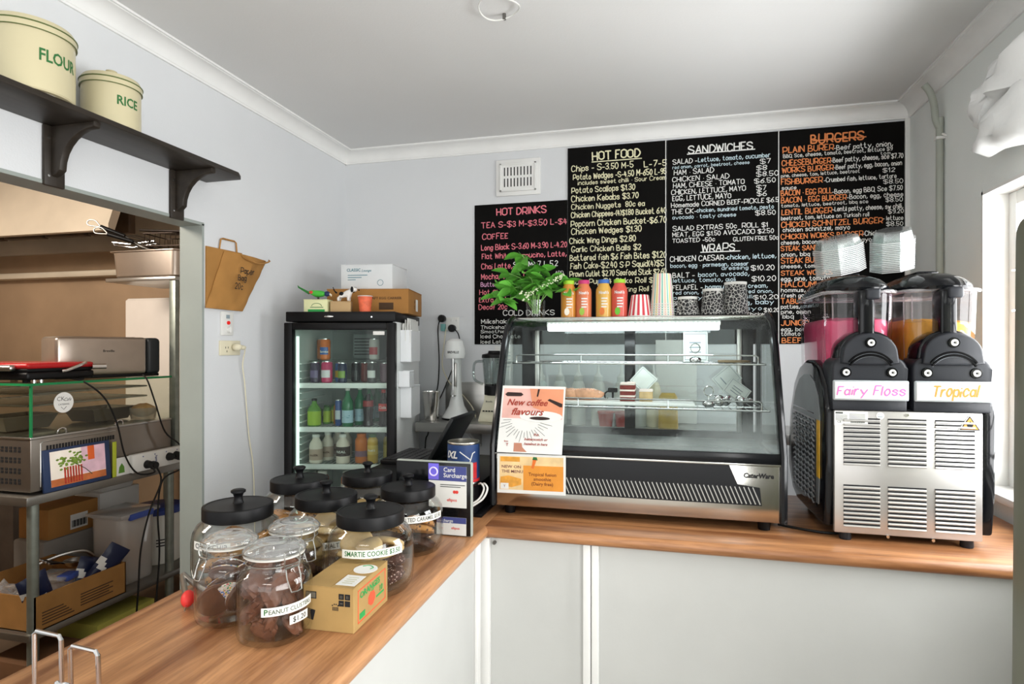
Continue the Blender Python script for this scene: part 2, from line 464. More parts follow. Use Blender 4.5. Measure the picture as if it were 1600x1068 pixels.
# cove cornices
def cove(axis, sgn, wall, a0, a1):
    prof = [(0.0, 2.603), (0.008, 2.603), (0.008, 2.611)]
    for k in range(9):
        t = PI / 2 * k / 8
        prof.append((0.064 - 0.054 * math.cos(t), 2.613 + 0.047 * math.sin(t)))
    prof += [(0.066, 2.662), (0.074, 2.662), (0.074, ZC), (0, ZC)]
    pts = [(wall + sgn * d, z) for d, z in prof]
    return G().prism(pts, a0, a1, 'xz' if axis == 'y' else 'yz')
M_cove = mat('cornice_paint', 'e9e9e7', 0.5, var=0.03)
struct('trim_left', cove('y', 1, XL, -2.9, YB), M_cove)
struct('trim_right', cove('y', -1, XR, -2.9, YB), M_cove)
struct('trim_back', cove('x', -1, YB, XL, XR), M_cove)
struct('trim_2', G().box(1.098, XR, YB - .012, YB, 0.0, 2.604, .003), M_white)
# window in the right-hand wall
g = G()
g.box(XR - .004, XR + .12, WY1 - .012, WY1, WZ0, WZ1).box(XR - .004, XR + .12, WY0, WY0 + .012, WZ0, WZ1)
g.box(XR - .004, XR + .12, WY0, WY1, WZ1 - .012, WZ1).box(XR - .03, XR + .12, WY0 - .03, WY1 + .0, WZ0 - .022, WZ0 + .004, .004)
win = struct('window_1', g, M_white)
g = G()
g.box(1.195, 1.235, WY1 - .06, WY1 - .012, WZ0, WZ1 - .012, .004).box(1.195, 1.235, WY0 + .012, WY0 + .06, WZ0, WZ1 - .012, .004)
g.box(1.195, 1.235, WY0 + .06, WY1 - .06, WZ1 - .06, WZ1 - .012, .004).box(1.195, 1.235, WY0 + .06, WY1 - .06, WZ0 + .004, WZ0 + .06, .004)
struct('window_frame', g, M_white, win)
g = G()
for z in (1.19, 1.377, 1.557, 1.78): g.box(1.203, 1.228, WY0 + .06, WY1 - .06, z - .011, z + .011, .003)
g.box(1.203, 1.228, 1.83, 1.852, WZ0 + .06, WZ1 - .06, .003)
struct('glazing_bar', g, M_white, win)
struct('window_pane', G().box(1.213, 1.217, WY0 + .06, WY1 - .06, WZ0 + .06, WZ1 - .06), glass('window_glass', 'ffffff', gain=.6), win)
g = G()
for y, z in ((2.44, 1.80), (2.44, 1.66)):
    g.ball((1.19, y + .01, z), (.008, .012, .008), 1).cyl((1.195, y, z), (1.17, y, z - .004), .004, seg=8)
struct('window_catch', g, M_chrome, win)
# kitchen shell beyond the opening
M_kit = mat('kitchen_steel_lining', 'a58c72', 0.45, 0.4, var=0.22, scale=1.7)
M_kitw = mat('kitchen_paint', 'b8a692', 0.7, var=0.06, scale=3)
struct('wall_kitchen_back', G().box(-4.9, XL - .1, 3.4, 3.45, 0, 2.7), M_kit)
struct('wall_kitchen_left', G().box(-4.95, -4.9, 0.2, 3.45, 0, 2.7), M_kitw)
struct('wall_kitchen_front', G().box(-4.9, XL - .1, 0.15, 0.2, 0, 2.7), M_kitw)
struct('ceiling_kitchen', G().box(-4.95, XL - .1, 0.15, 3.45, 2.7, 2.75), M_kitw)

# ================================================================== COUNTER
WX = wood('laminate_cross', '80502f', 'c28b5d', 'x'); WY = wood('laminate_along', '80502f', 'c79264', 'y')
t = thing('worktop', 'L-shaped reddish brown wood laminate worktop with rounded front edge', 'counter top', (-.3, 2.2, .912), world=True)
G().box(-1.135, -.55, -.4, 2.5, .912, .95, .0175, 5).build('side_run', WY, t)
G().box(-.575, XR - .002, 1.855, 2.56, .9123, .9503, .0175, 5).build('window_run', WX, t)
t = thing('counter_base', 'white painted panelled base under the brown worktop', 'counter', (-.3, 2.1, 0), world=True)
M_base = mat('counter_paint', 'c4c5c2', 0.55, var=0.035, scale=4, bump=.1, bscale=40)
G().box(-1.10, -.578, -.38, 2.45, 0, .912).build('side_panel', M_base, t)
G().box(-.578, XR - .004, 1.888, 2.5, 0, .912).build('front_panel', M_base, t)
G().box(-.578, -.568, 1.80, 1.84, 0, .912, .002).box(-.578, -.548, 1.862, 1.888, 0, .912, .002).build('corner_batten', M_white, t)
G().box(-.245, -.222, 1.872, 1.888, 0, .912, .002).box(-.219, -.196, 1.876, 1.888, 0, .912, .003).build('batten', M_white, t)
G().cyl((-.535, 1.888, .893), (-.535, 1.876, .893), .006, seg=10).cyl((-.535, 1.876, .893), (-.535, 1.87, .893), .003, seg=8).build('bolt', M_steeldark, t)

# ================================================================== MENU BOARDS
MENU = {
 'drinks': [
  ('HOT DRINKS', -0.892, 2.256, 0.276, 0.042, 'p'),
  ('TEA S-$3 M-$3.50 L-$4', -0.980, 2.190, 0.479, 0.033, 'p'),
  ('COFFEE', -0.975, 2.127, 0.145, 0.033, 'p'),
  ('Long Black S-3.60 M-3.90 L-4.20', -0.980, 2.067, 0.479, 0.032, 'p'),
  ('Flat White, Cappucino, Latte,', -0.977, 2.018, 0.472, 0.031, 'p'),
  ('Chai Latte,', -0.980, 1.963, 0.175, 0.032, 'p'),
  ('S4.2 M4.7 L 5.2', -0.797, 1.967, 0.244, 0.032, 'w'),
  ('Mocha, Vanilla, C', -0.980, 1.906, 0.258, 0.032, 'p'),
  ('ADD', -0.565, 1.925, 0.043, 0.016, 'w'),
  ('50c', -0.567, 1.894, 0.042, 0.019, 'w'),
  ('Butterscotch', -0.984, 1.865, 0.190, 0.027, 'v'),
  ('Hot Choc', -0.991, 1.821, 0.150, 0.028, 'p'),
  ('Extra shot', -0.993, 1.779, 0.159, 0.028, 'p'),
  ('Decaf 20c', -0.995, 1.739, 0.161, 0.029, 'p'),
  ('COLD DRINKS', -0.855, 1.704, 0.284, 0.030, 'w'),
  ('Milkshakes', -0.980, 1.661, 0.186, 0.025, 'w'),
  ('Thickshakes', -0.984, 1.631, 0.190, 0.021, 'w'),
  ('Smoothies', -0.984, 1.608, 0.154, 0.018, 'w'),
  ('Iced Chocolate', -0.984, 1.580, 0.223, 0.021, 'w'),
  ('Iced Latte', -0.984, 1.551, 0.154, 0.020, 'w'),
 ],
 'hotfood': [
  ('HOT FOOD', -0.365, 2.519, 0.244, 0.047, 'y'),
  ('Chips - S-3.50 M-5', -0.477, 2.466, 0.322, 0.034, 'y'),
  ('L-7-5', -0.098, 2.463, 0.110, 0.034, 'y'),
  ('Potato Wedges -S-4.50 M-650 L-95', -0.468, 2.421, 0.500, 0.032, 'y'),
  ('includes sweet chilli + Sour Cream', -0.443, 2.392, 0.462, 0.023, 'y'),
  ('Potato Scallops $1.30', -0.476, 2.350, 0.330, 0.032, 'y'),
  ('Chicken Kebabs $3.70', -0.477, 2.305, 0.348, 0.033, 'y'),
  ('Chicken Nuggets  80c ea', -0.477, 2.263, 0.380, 0.030, 'y'),
  ('Chicken Chippees-(4)$1.80 Bucket 6.40', -0.478, 2.220, 0.506, 0.031, 'y'),
  ('Popcorn Chicken Bucket-$6.70', -0.480, 2.172, 0.492, 0.034, 'y'),
  ('Chicken Wedges $1.30', -0.478, 2.131, 0.365, 0.033, 'y'),
  ('Chick Wing Dings $2.80', -0.487, 2.082, 0.345, 0.032, 'y'),
  ('Garlic Chicken Balls $2', -0.477, 2.037, 0.361, 0.032, 'y'),
  ('Battered fish $6 Fish Bites $1.20', -0.486, 1.991, 0.502, 0.033, 'y'),
  ('Fish Cake-$2.40 S+P Squid(4)$5', -0.482, 1.948, 0.481, 0.033, 'y'),
  ('Prawn Cutlet $2.70 Seafood Stick $2.60', -0.486, 1.906, 0.508, 0.031, 'y'),
  ('Pluto Pup $4', -0.485, 1.865, 0.218, 0.029, 'y'),
  ('Chiko Roll $4', -0.244, 1.865, 0.209, 0.029, 'y'),
  ('Spring Roll', -0.231, 1.821, 0.154, 0.027, 'y'),
  ('$4', -0.061, 1.824, 0.038, 0.027, 'y'),
 ],
 'sandwich': [
  ('SANDWICHES', 0.123, 2.513, 0.304, 0.042, 'w'),
  ('SALAD -', 0.046, 2.466, 0.117, 0.026, 'w'),
  ('Lettuce, tomato, cucumber', 0.170, 2.468, 0.338, 0.024, 'b'),
  ('red onion, carrot, beetroot, cheese', 0.044, 2.442, 0.368, 0.017, 'b'),
  ('$7', 0.464, 2.438, 0.047, 0.025, 'w'),
  ('HAM + SALAD', 0.051, 2.411, 0.193, 0.027, 'w'),
  ('$8', 0.446, 2.407, 0.046, 0.025, 'w'),
  ('CHICKEN + SALAD', 0.043, 2.376, 0.274, 0.026, 'w'),
  ('$8.50', 0.446, 2.376, 0.100, 0.025, 'w'),
  ('HAM, CHEESE + TOMATO', 0.047, 2.344, 0.342, 0.026, 'w'),
  ('$6.50', 0.437, 2.343, 0.096, 0.025, 'w'),
  ('CHICKEN, LETTUCE, MAYO', 0.038, 2.311, 0.357, 0.026, 'w'),
  ('$7', 0.446, 2.307, 0.044, 0.026, 'w'),
  ('EGG, LETTUCE, MAYO', 0.044, 2.278, 0.282, 0.027, 'w'),
  ('$6', 0.449, 2.279, 0.043, 0.025, 'w'),
  ('Homemade CORNED BEEF-PICKLE $6.5', 0.038, 2.245, 0.508, 0.025, 'w'),
  ('THE CK-', 0.038, 2.211, 0.122, 0.026, 'w'),
  ('chicken, sundried tomato, pesto', 0.163, 2.214, 0.362, 0.021, 'b'),
  ('avocado + tasty cheese', 0.044, 2.184, 0.305, 0.020, 'b'),
  ('$8.50', 0.442, 2.184, 0.091, 0.025, 'w'),
  ('SALAD EXTRAS 50c  ROLL $1', 0.046, 2.125, 0.450, 0.025, 'w'),
  ('MEAT, EGG $1.50 AVOCADO $2.50', 0.044, 2.094, 0.480, 0.024, 'w'),
  ('TOASTED -50c', 0.043, 2.064, 0.206, 0.023, 'w'),
  ('GLUTEN FREE 50c', 0.338, 2.060, 0.207, 0.022, 'w'),
  ('WRAPS', 0.188, 2.014, 0.154, 0.039, 'w'),
  ('CHICKEN CAESAR-', 0.032, 1.968, 0.273, 0.028, 'w'),
  ('chicken, lettuce,', 0.308, 1.970, 0.228, 0.024, 'b'),
  ('bacon, egg + parmesan, caesar', 0.034, 1.937, 0.373, 0.021, 'b'),
  ('dressing', 0.283, 1.918, 0.124, 0.019, 'b'),
  ('$10.20', 0.422, 1.912, 0.106, 0.026, 'w'),
  ('BALT -', 0.044, 1.885, 0.107, 0.028, 'w'),
  ('bacon, avocado,', 0.170, 1.887, 0.242, 0.024, 'b'),
  ('lettuce, tomato, aioli', 0.047, 1.861, 0.300, 0.021, 'b'),
  ('$10.20', 0.424, 1.858, 0.110, 0.026, 'w'),
  ('FELAFEL -', 0.044, 1.823, 0.147, 0.026, 'w'),
  ('hommus, sour cream,', 0.204, 1.825, 0.293, 0.022, 'b'),
  ('red onion, fetta, tomato, red onion,', 0.046, 1.799, 0.476, 0.019, 'b'),
  ('parsley, sweet chilli', 0.047, 1.773, 0.381, 0.019, 'b'),
  ('$10.20', 0.434, 1.768, 0.111, 0.022, 'w'),
  ('BREKKY -', 0.047, 1.743, 0.120, 0.023, 'w'),
  ('bacon, egg, baby', 0.228, 1.743, 0.297, 0.023, 'b'),
  ('onion, cheese, mayo', 0.051, 1.714, 0.418, 0.020, 'b'),
  ('$10.20', 0.481, 1.704, 0.070, 0.021, 'w'),
  ('Chicken', 0.401, 1.685, 0.092, 0.020, 'w'),
 ],
 'burger': [
  ('BURGERS', 0.694, 2.519, 0.228, 0.047, 'o'),
  ('PLAIN BURER', 0.568, 2.482, 0.224, 0.031, 'o'),
  ('-Beef patty, onion,', 0.795, 2.479, 0.251, 0.025, 'w'),
  ('BBQ Sce, cheese, tomato, beetroot, lettuce $9', 0.569, 2.458, 0.475, 0.019, 'w'),
  ('CHEESEBURGER', 0.563, 2.419, 0.217, 0.029, 'o'),
  ('-Beef patty, cheese, sce $7.70', 0.782, 2.420, 0.307, 0.024, 'w'),
  ('tom', 0.995, 2.440, 0.041, 0.015, 'w'),
  ('WORKS BURGER', 0.565, 2.385, 0.227, 0.028, 'o'),
  ('-Beef patty, egg, bacon, onion', 0.795, 2.386, 0.289, 0.023, 'w'),
  ('pine, cheese, tom, lettuce, beetroot', 0.558, 2.363, 0.347, 0.017, 'w'),
  ('$12', 1.005, 2.356, 0.049, 0.022, 'w'),
  ('FISHBURGER', 0.560, 2.328, 0.184, 0.029, 'o'),
  ('-Crumbed fish, lettuce, tartare', 0.752, 2.327, 0.309, 0.022, 'w'),
  ('sauce', 0.563, 2.302, 0.064, 0.019, 'w'),
  ('$8.50', 1.008, 2.302, 0.081, 0.021, 'w'),
  ('BACON + EGG ROLL', 0.558, 2.273, 0.227, 0.028, 'o'),
  ('-Bacon, egg BBQ Sce $7.50', 0.788, 2.269, 0.299, 0.024, 'w'),
  ('BACON + EGG BURGER', 0.556, 2.238, 0.289, 0.028, 'o'),
  ('-Bacon, egg, cheese', 0.852, 2.239, 0.237, 0.023, 'w'),
  ('tomato, lettuce, beetroot, bbq sce', 0.560, 2.216, 0.382, 0.017, 'w'),
  ('$8.50', 1.017, 2.216, 0.070, 0.022, 'w'),
  ('LENTIL BURGER', 0.562, 2.179, 0.223, 0.028, 'o'),
  ('-Lentil patty, cheese, sw chilli,', 0.789, 2.184, 0.300, 0.023, 'w'),
  ('beetroot, tom, lettuce on Turkish roll', 0.556, 2.153, 0.387, 0.020, 'w'),
  ('$9.20', 1.028, 2.161, 0.063, 0.022, 'w'),
  ('CHICKEN SCHNITZEL BURGER', 0.560, 2.118, 0.443, 0.028, 'o'),
  ('- lettuce', 1.005, 2.129, 0.084, 0.022, 'w'),
  ('chicken schnitzel, mayo', 0.567, 2.095, 0.297, 0.022, 'w'),
  ('$8.50', 1.020, 2.102, 0.069, 0.021, 'w'),
  ('CHICKEN WORKS BURGER', 0.555, 2.060, 0.361, 0.026, 'o'),
  ('-Chick schnitzel', 0.919, 2.061, 0.170, 0.024, 'w'),
  ('cheese, bacon, pine, lettuce, mayo', 0.555, 2.033, 0.397, 0.021, 'w'),
  ('STEAK SANDWICH', 0.556, 2.002, 0.230, 0.025, 'o'),
  ('onion, bbq sce', 0.560, 1.974, 0.184, 0.022, 'w'),
  ('STEAK BURGER', 0.560, 1.942, 0.226, 0.027, 'o'),
  ('cheese, tomato', 0.555, 1.917, 0.195, 0.020, 'w'),
  ('STEAK WORKS', 0.558, 1.882, 0.228, 0.025, 'o'),
  ('egg, pine, tomato', 0.555, 1.855, 0.217, 0.023, 'w'),
  ('HALOUMI', 0.560, 1.825, 0.156, 0.027, 'o'),
  ('hommus,', 0.558, 1.800, 0.109, 0.021, 'w'),
  ('fresh garlic', 0.558, 1.774, 0.138, 0.020, 'w'),
  ('TABULI', 0.555, 1.744, 0.104, 0.027, 'o'),
  ('patties,', 0.555, 1.719, 0.084, 0.020, 'w'),
  ('pine, onion', 0.555, 1.694, 0.132, 0.020, 'w'),
  ('bbq', 0.566, 1.671, 0.049, 0.021, 'w'),
  ('JUNIOR', 0.556, 1.637, 0.123, 0.027, 'o'),
  ('egg, bacon', 0.555, 1.609, 0.141, 0.020, 'w'),
  ('tomato', 0.558, 1.587, 0.086, 0.020, 'w'),
  ('BEEF', 0.563, 1.552, 0.087, 0.027, 'o'),
 ],
}
CHALK = {'p': mat('pink_chalk', 'e8808c', .9, var=.12, scale=40), 'w': mat('white_chalk', 'e2e2de', .9, var=.1, scale=40), 'y': mat('cream_chalk', 'e4e0bc', .9, var=.1, scale=40),
         'b': mat('pale_blue_chalk', 'c9dde4', .9, var=.1, scale=40), 'o': mat('orange_chalk', 'e08a54', .9, var=.12, scale=40), 'v': mat('mauve_chalk', 'd9a3c4', .9, var=.12, scale=40)}
CN = {'p': 'pink', 'w': 'white', 'y': 'cream', 'b': 'pale_blue', 'o': 'orange', 'v': 'mauve'}
M_board = mat('chalkboard', '0e0d0c', 0.85, var=0.35, scale=5, spec=0.1)
def board(name, key, x0, x1, z0, z1, y0, y1, label, under=None, seam=None):
    t = thing(name, label, 'menu board', ((x0 + x1) / 2, y1, z0), world=True)
    G().box(x0, x1, y0, y1, z0, z1, .0015, 1).build('board', M_board, t)
    gs = {}
    for i, (txt, x, z, wd, cap, c) in enumerate(MENU[key]):
        g = gs.setdefault(c, G())
        cap *= .88
        x = max(x, x0 + .006); wd = min(wd, x1 - .004 - x)
        put(g, hand(txt, i + 7 * len(key), wd, cap, .17 if c == 'o' or cap > .035 else .15), (x, y0 - .0006, z), (1, 0, 0), (0, 0, 1))
    for (c, xa, xb, z) in (under or []): gs[c].box(xa, xb, y0 - .001, y0, z - .0025, z + .0025)
    if seam: G().box(seam - .002, seam + .002, y0 - .001, y0, z0, z1).build('dividing_line', CHALK['w'], t)
    for c, g in gs.items(): g.build(CN[c] + '_lettering', CHALK[c], t)
    return t
board('menu_board', 'drinks', -1.021, -.500, 1.545, 2.318, 3.184, 3.19, 'black chalkboard of hot drinks prices in pink chalk')
board('menu_board', 'hotfood', -.498, .0155, 1.545, 2.592, 3.1815, 3.19, 'black chalkboard headed hot food in cream chalk', [('y', -.37, -.11, 2.509)], .010)
board('menu_board', 'sandwich', .0165, .552, 1.545, 2.592, 3.1815, 3.19, 'black chalkboard headed sandwiches and wraps in white chalk', [('w', .115, .44, 2.512), ('w', .18, .37, 2.01)], .548)
board('menu_board', 'burger', .553, 1.096, 1.545, 2.592, 3.1815, 3.19, 'black chalkboard headed burgers in orange chalk', [('o', .70, .935, 2.531)])

# ================================================================== WALL FITTINGS
t = thing('air_vent', 'square white slotted air vent high on back wall', 'vent', (-.77, 3.19, 2.36), world=True)
g = G().box(-.895, -.646, 3.178, 3.19, 2.358, 2.556, .003)
g.build('plate', M_white, t)
g = G()
for a, b, c, d in ((-.872, -.669, 2.38, 2.39), (-.872, -.669, 2.524, 2.534), (-.872, -.862, 2.38, 2.534), (-.679, -.669, 2.38, 2.534)): g.box(a, b, 3.168, 3.179, c, d, .002)
g.box(-.862, -.679, 3.172, 3.179, 2.39, 2.524)
g.build('raised_frame', M_white, t)
g = G()
for r_ in (2.405, 2.465):
    for k in range(9): g.box(-.848 + k * .0185, -.842 + k * .0185, 3.1712, 3.1725, r_, r_ + .046)
g.build('slot', M_ink, t)
# conduit on the right wall
t = thing('conduit_pipe', 'grey painted conduit pipe running down the right wall', 'pipe', (1.1, 2.833, 1.0), world=True)
M_pipe = mat('pipe_paint', 'a2a69c', .4, var=.06)
G().tube([(1.104, 2.833, .96), (1.104, 2.833, 1.5), (1.104, 2.833, 2.40), (1.104, 2.833, 2.43), (1.09, 2.833, 2.47), (1.085, 2.835, 2.53), (1.072, 2.838, 2.585), (1.05, 2.838, 2.62)], .0135, 12, sm=5).build('pipe', M_pipe, t)
G().box(1.086, 1.12, 2.816, 2.85, 2.385, 2.397, .003).cyl((1.115, 2.80, 2.391), (1.10, 2.80, 2.40), .004, seg=6).build('saddle_clip', M_white, t)
# loop of cable under the ceiling
t = thing('cable_loop', 'thin white cable loop hanging just under the ceiling', 'cable', (-.529, 1.915, 2.668), world=True)
G().tube([(-.529 + .068 * math.cos(a), 1.915 + .068 * math.sin(a), 2.652 + .006 * math.sin(a * 2)) for a in [2 * PI * k / 28 for k in range(28)]], .0028, 6, True).build('loop', M_whiteplastic, t)
G().cyl((-.529, 1.983, 2.67), (-.529, 1.983, 2.650), .006, seg=10).build('clip', M_steeldark, t)
# dark timber shelf with brackets
M_dark = mat('dark_stained_timber', '2d2721', .45, var=.25, scale=4, stretch=(10, 1, 10))
t = thing('wall_shelf', 'dark stained timber shelf on curved brackets on left wall', 'shelf', (-1.82, 1.5, 2.02), world=True)
G().prism([(-1.82, .85), (-1.63, .85), (-1.63, 2.035), (-1.655, 2.078), (-1.82, 2.078)], 2.204, 2.222, 'xy', .003).build('board', M_dark, t)
for y0 in (1.405, 1.884):
    g = G().box(-1.82, -1.807, y0, y0 + .065, 2.02, 2.204, .004)
    out = [(-1.808, 2.204), (-1.645, 2.204), (-1.645, 2.190)]
    for k in range(8):
        a = PI / 2 * k / 7
        out.append((-1.650 - .125 * math.sin(a), 2.186 - .118 * (1 - math.cos(a))))
    out += [(-1.79, 2.055), (-1.808, 2.05)]
    g.prism(out, y0 + .02, y0 + .045, 'xz', .005)
    b = g.build('bracket', M_dark, t)
    for z in (2.165, 2.05): G().cyl((-1.8075, y0 + .012, z), (-1.805, y0 + .012, z), .004, seg=8).build('screw', M_chrome, b)
G().ball((-1.637, 1.29, 2.222), (.006, .02, .008), 2, bump=.4, bs=2).build('paint_blob', M_paper, t)
M_cream = mat('cream_enamel', 'c9c09e', .22, var=.04, scale=4)
M_rim = mat('green_rim_enamel', '5f6b41', .35, var=.1)
def canister(txt, x, y, r, h, label):
    t = thing('canister', label, 'canister', (x, y, 2.222))
    G().lathe([(0, 0), (r - .003, 0), (r, .004), (r, h - .004), (r - .004, h)], seg=48).build('body', M_cream, t)
    lid = G().lathe([(r + .001, h - .022), (r + .004, h - .02), (r + .004, h - .002), (r - .004, h + .012), (r * .5, h + .022), (0, h + .025)], seg=48).build('lid', M_cream, t)
    G().ring((0, 0, h - .004), r + .004, .0022, 48, 6).ring((0, 0, h - .021), r + .003, .0016, 48, 6).build('rim', M_rim, lid)
    G().lathe([(0, h + .024), (.012, h + .024), (.010, h + .036), (.016, h + .042), (0, h + .046)], seg=16).build('knob', M_cream, lid)
    g = G(); wrap(g, ptext(txt, 0, .022), r + .0008, R(2) if r > .09 else R(-9), h * .44, .046 if r > .09 else .040, width=.021 * len(txt) if r > .09 else .0165 * len(txt))
    g.build('lettering', M_green, t)
canister('FLOUR', -1.715, 1.295, .102, .182, 'large cream enamel canister marked FLOUR on dark shelf')
canister('RICE', -1.72, 1.552, .082, .150, 'small cream enamel canister marked RICE on dark shelf')

# paper bags, switches
M_bag = mat('brown_paper', 'a5773f', .85, var=.1, scale=10, bump=.2, bscale=30)
t = thing('paper_bag', 'flat brown paper bag with folded handle, behind another, on left wall', 'paper bag', (-1.815, 2.16, 1.70), world=True)
g = G().prism([(2.071, 1.698), (2.285, 1.70), (2.285, 1.946), (2.072, 1.944)], -1.8195, -1.813, 'yz')
g.build('body', M_bag, t)
G().tube([(-1.812, 2.144, 1.945), (-1.812, 2.152, 1.985), (-1.812, 2.165, 1.99), (-1.812, 2.235, 1.99), (-1.812, 2.245, 1.985), (-1.812, 2.25, 1.945)], .004, 4).build('handle', M_bag, t)
t = thing('paper_bag', 'creased brown paper bag with handwritten price hung at a slant', 'paper bag', (-1.805, 2.25, 1.69), world=True)
def bagpt(u, v, d):
    a = Vector((0, 2.061, 1.690)); b = Vector((0, 2.282, 1.688)); c_ = Vector((0, 2.443, 1.930)); e = Vector((0, 2.168, 1.938))
    p = (a * (1 - u) + b * u) * (1 - v) + (e * (1 - u) + c_ * u) * v
    p.x = -1.8105 + d; return p
vs = []; fs = []; NU, NV = 14, 16
for j in range(NV + 1):
    for i in range(NU + 1):
        u, v = i / NU, j / NV
        d = .003 + .024 * math.sin(PI * u) ** .6 * (.25 + .75 * v) + .006 * noise.noise(Vector((u * 5, v * 5, 2)))
        if 0.55 < v < .98 and u > .35: d += .014 * max(0, 1 - abs(u - .5 - .3 * (v - .5)) * 5)
        vs.append(bagpt(u, v, max(d, .001)))
for j in range(NV):
    for i in range(NU):
        k = j * (NU + 1) + i
        fs.append((k, k + 1, k + NU + 2, k + NU + 1))
n0 = len(vs)
for j in range(NV + 1):
    for i in range(NU + 1): vs.append(bagpt(i / NU, j / NV, -.001))
for j in range(NV):
    for i in range(NU):
        k = n0 + j * (NU + 1) + i
        fs.append((k, k + NU + 1, k + NU + 2, k + 1))
def rim_faces():
    loop = [i for i in range(NU + 1)] + [j * (NU + 1) + NU for j in range(1, NV + 1)] + [NV * (NU + 1) + i for i in range(NU - 1, -1, -1)] + [j * (NU + 1) for j in range(NV - 1, 0, -1)]
    return [(loop[k], loop[k - 1], loop[k - 1] + n0, loop[k] + n0) for k in range(len(loop))]
G().add(vs, fs + rim_faces()).build('body', M_bag, t, 25)
G().tube([(-1.785, 2.24, 1.935), (-1.772, 2.27, 1.915), (-1.768, 2.34, 1.905), (-1.775, 2.42, 1.925), (-1.787, 2.435, 1.935)], .004, 4, sm=3).build('handle', M_bag, t)
g = G()
for i, (s_, v, u) in enumerate((('Paper', .66, .38), ('Bag', .53, .38), ('20c', .37, .38))):
    p = bagpt(u, v, .036); put(g, hand(s_, i + 3, None, .024, .14), p, (0, 1, .0), (0, .1, 1))
g.build('lettering', M_ink, t)
t = thing('wall_switch', 'white wall isolator switch with red light below paper bags', 'switch', (-1.815, 2.19, 1.58), world=True)
G().box(-1.82, -1.809, 2.155, 2.226, 1.58, 1.682, .003).build('plate', M_whiteplastic, t)
G().box(-1.809, -1.806, 2.18, 2.20, 1.652, 1.668, .001).build('symbol', mat('grey_print', '8c9aa0', .6, var=0), t)
G().cyl((-1.809, 2.192, 1.634), (-1.804, 2.192, 1.634), .008, seg=14).build('indicator', mat('red_indicator', 'ee2a24', .3, var=0), t)
G().cyl((-1.809, 2.195, 1.604), (-1.798, 2.195, 1.604), .013, seg=16).box(-1.80, -1.794, 2.191, 2.199, 1.592, 1.616, .001).build('dial', M_whiteplastic, t)
M_ivory = mat('ivory_plastic', 'd9d2b8', .45, var=.04)
t = thing('power_point', 'cream double power point with a plug on left wall', 'power outlet', (-1.815, 2.21, 1.495), world=True)
G().box(-1.82, -1.809, 2.148, 2.27, 1.495, 1.558, .003).build('plate', M_ivory, t)
g = G()
for y in (2.185,):
    for dy, dz, r_ in ((-.008, .008, 0), (.008, .008, 0), (0, -.008, 0)): g.box(-1.8095, -1.8085, y + dy - .0015, y + dy + .0015, 1.52 + dz - .004, 1.52 + dz + .004)
g.build('socket_slot', M_ink, t)
t = thing('plug_lead', 'cream plug and cord hanging down the left wall', 'cord', (-1.80, 2.25, 1.5), world=True)
G().ball((-1.79, 2.225, 1.53), (.022, .02, .017), 2).ball((-1.778, 2.245, 1.528), (.012, .018, .01), 2).build('plug', M_ivory, t)
G().tube([(-1.778, 2.25, 1.528), (-1.785, 2.268, 1.515), (-1.80, 2.272, 1.45), (-1.805, 2.292, 1.365), (-1.81, 2.326, 1.133), (-1.81, 2.36, .92), (-1.81, 2.37, .3)], .0026, 6, sm=5).build('cord', M_ivory, t)
# power point on the back wall with adaptor and plugs
t = thing('power_point', 'white power point on back wall above drink mixer', 'power outlet', (-1.16, 3.19, 1.62), world=True)
G().box(-1.19, -1.11, 3.18, 3.19, 1.622, 1.697, .003).build('plate', M_whiteplastic, t)
G().box(-1.16, -1.15, 3.177, 3.181, 1.675, 1.688, .001).box(-1.13, -1.12, 3.177, 3.181, 1.675, 1.688, .001).build('rocker_switch', M_whiteplastic, t)
G().box(-1.215, -1.19, 3.165, 3.19, 1.62, 1.66, .003).build('adaptor', mat('teal_plastic', '6fa3a0', .5), t)
for lab, p, pts in (('black plug in back wall outlet, upper one, cord down the wall', (-1.205, 3.165, 1.69), [(-1.215, 3.16, 1.685), (-1.23, 3.165, 1.63), (-1.225, 3.17, 1.45), (-1.235, 3.17, 1.3), (-1.27, 3.17, 1.22), (-1.29, 3.17, 1.05), (-1.31, 3.17, .95), (-1.31, 3.17, .4)]),
                    ('black plug below another, cord bending down to drink mixer', (-1.145, 3.165, 1.635), [(-1.13, 3.16, 1.63), (-1.105, 3.155, 1.60), (-1.10, 3.155, 1.54), (-1.14, 3.165, 1.42), (-1.2, 3.165, 1.28), (-1.24, 3.16, 1.19), (-1.2, 3.1, 1.158)])):
    t = thing('plug_lead', lab, 'cord', p, world=True)
    G().lathe([(0, -.02), (.018, -.018), (.021, -.005), (.021, .015), (.016, .022), (0, .022)], seg=16, M=Matrix.Translation(p) @ Matrix.Rotation(R(90), 4, 'X')).build('plug', M_cord, t)
    G().tube(pts, .0034, 6, sm=5).build('cord', M_cord, t)

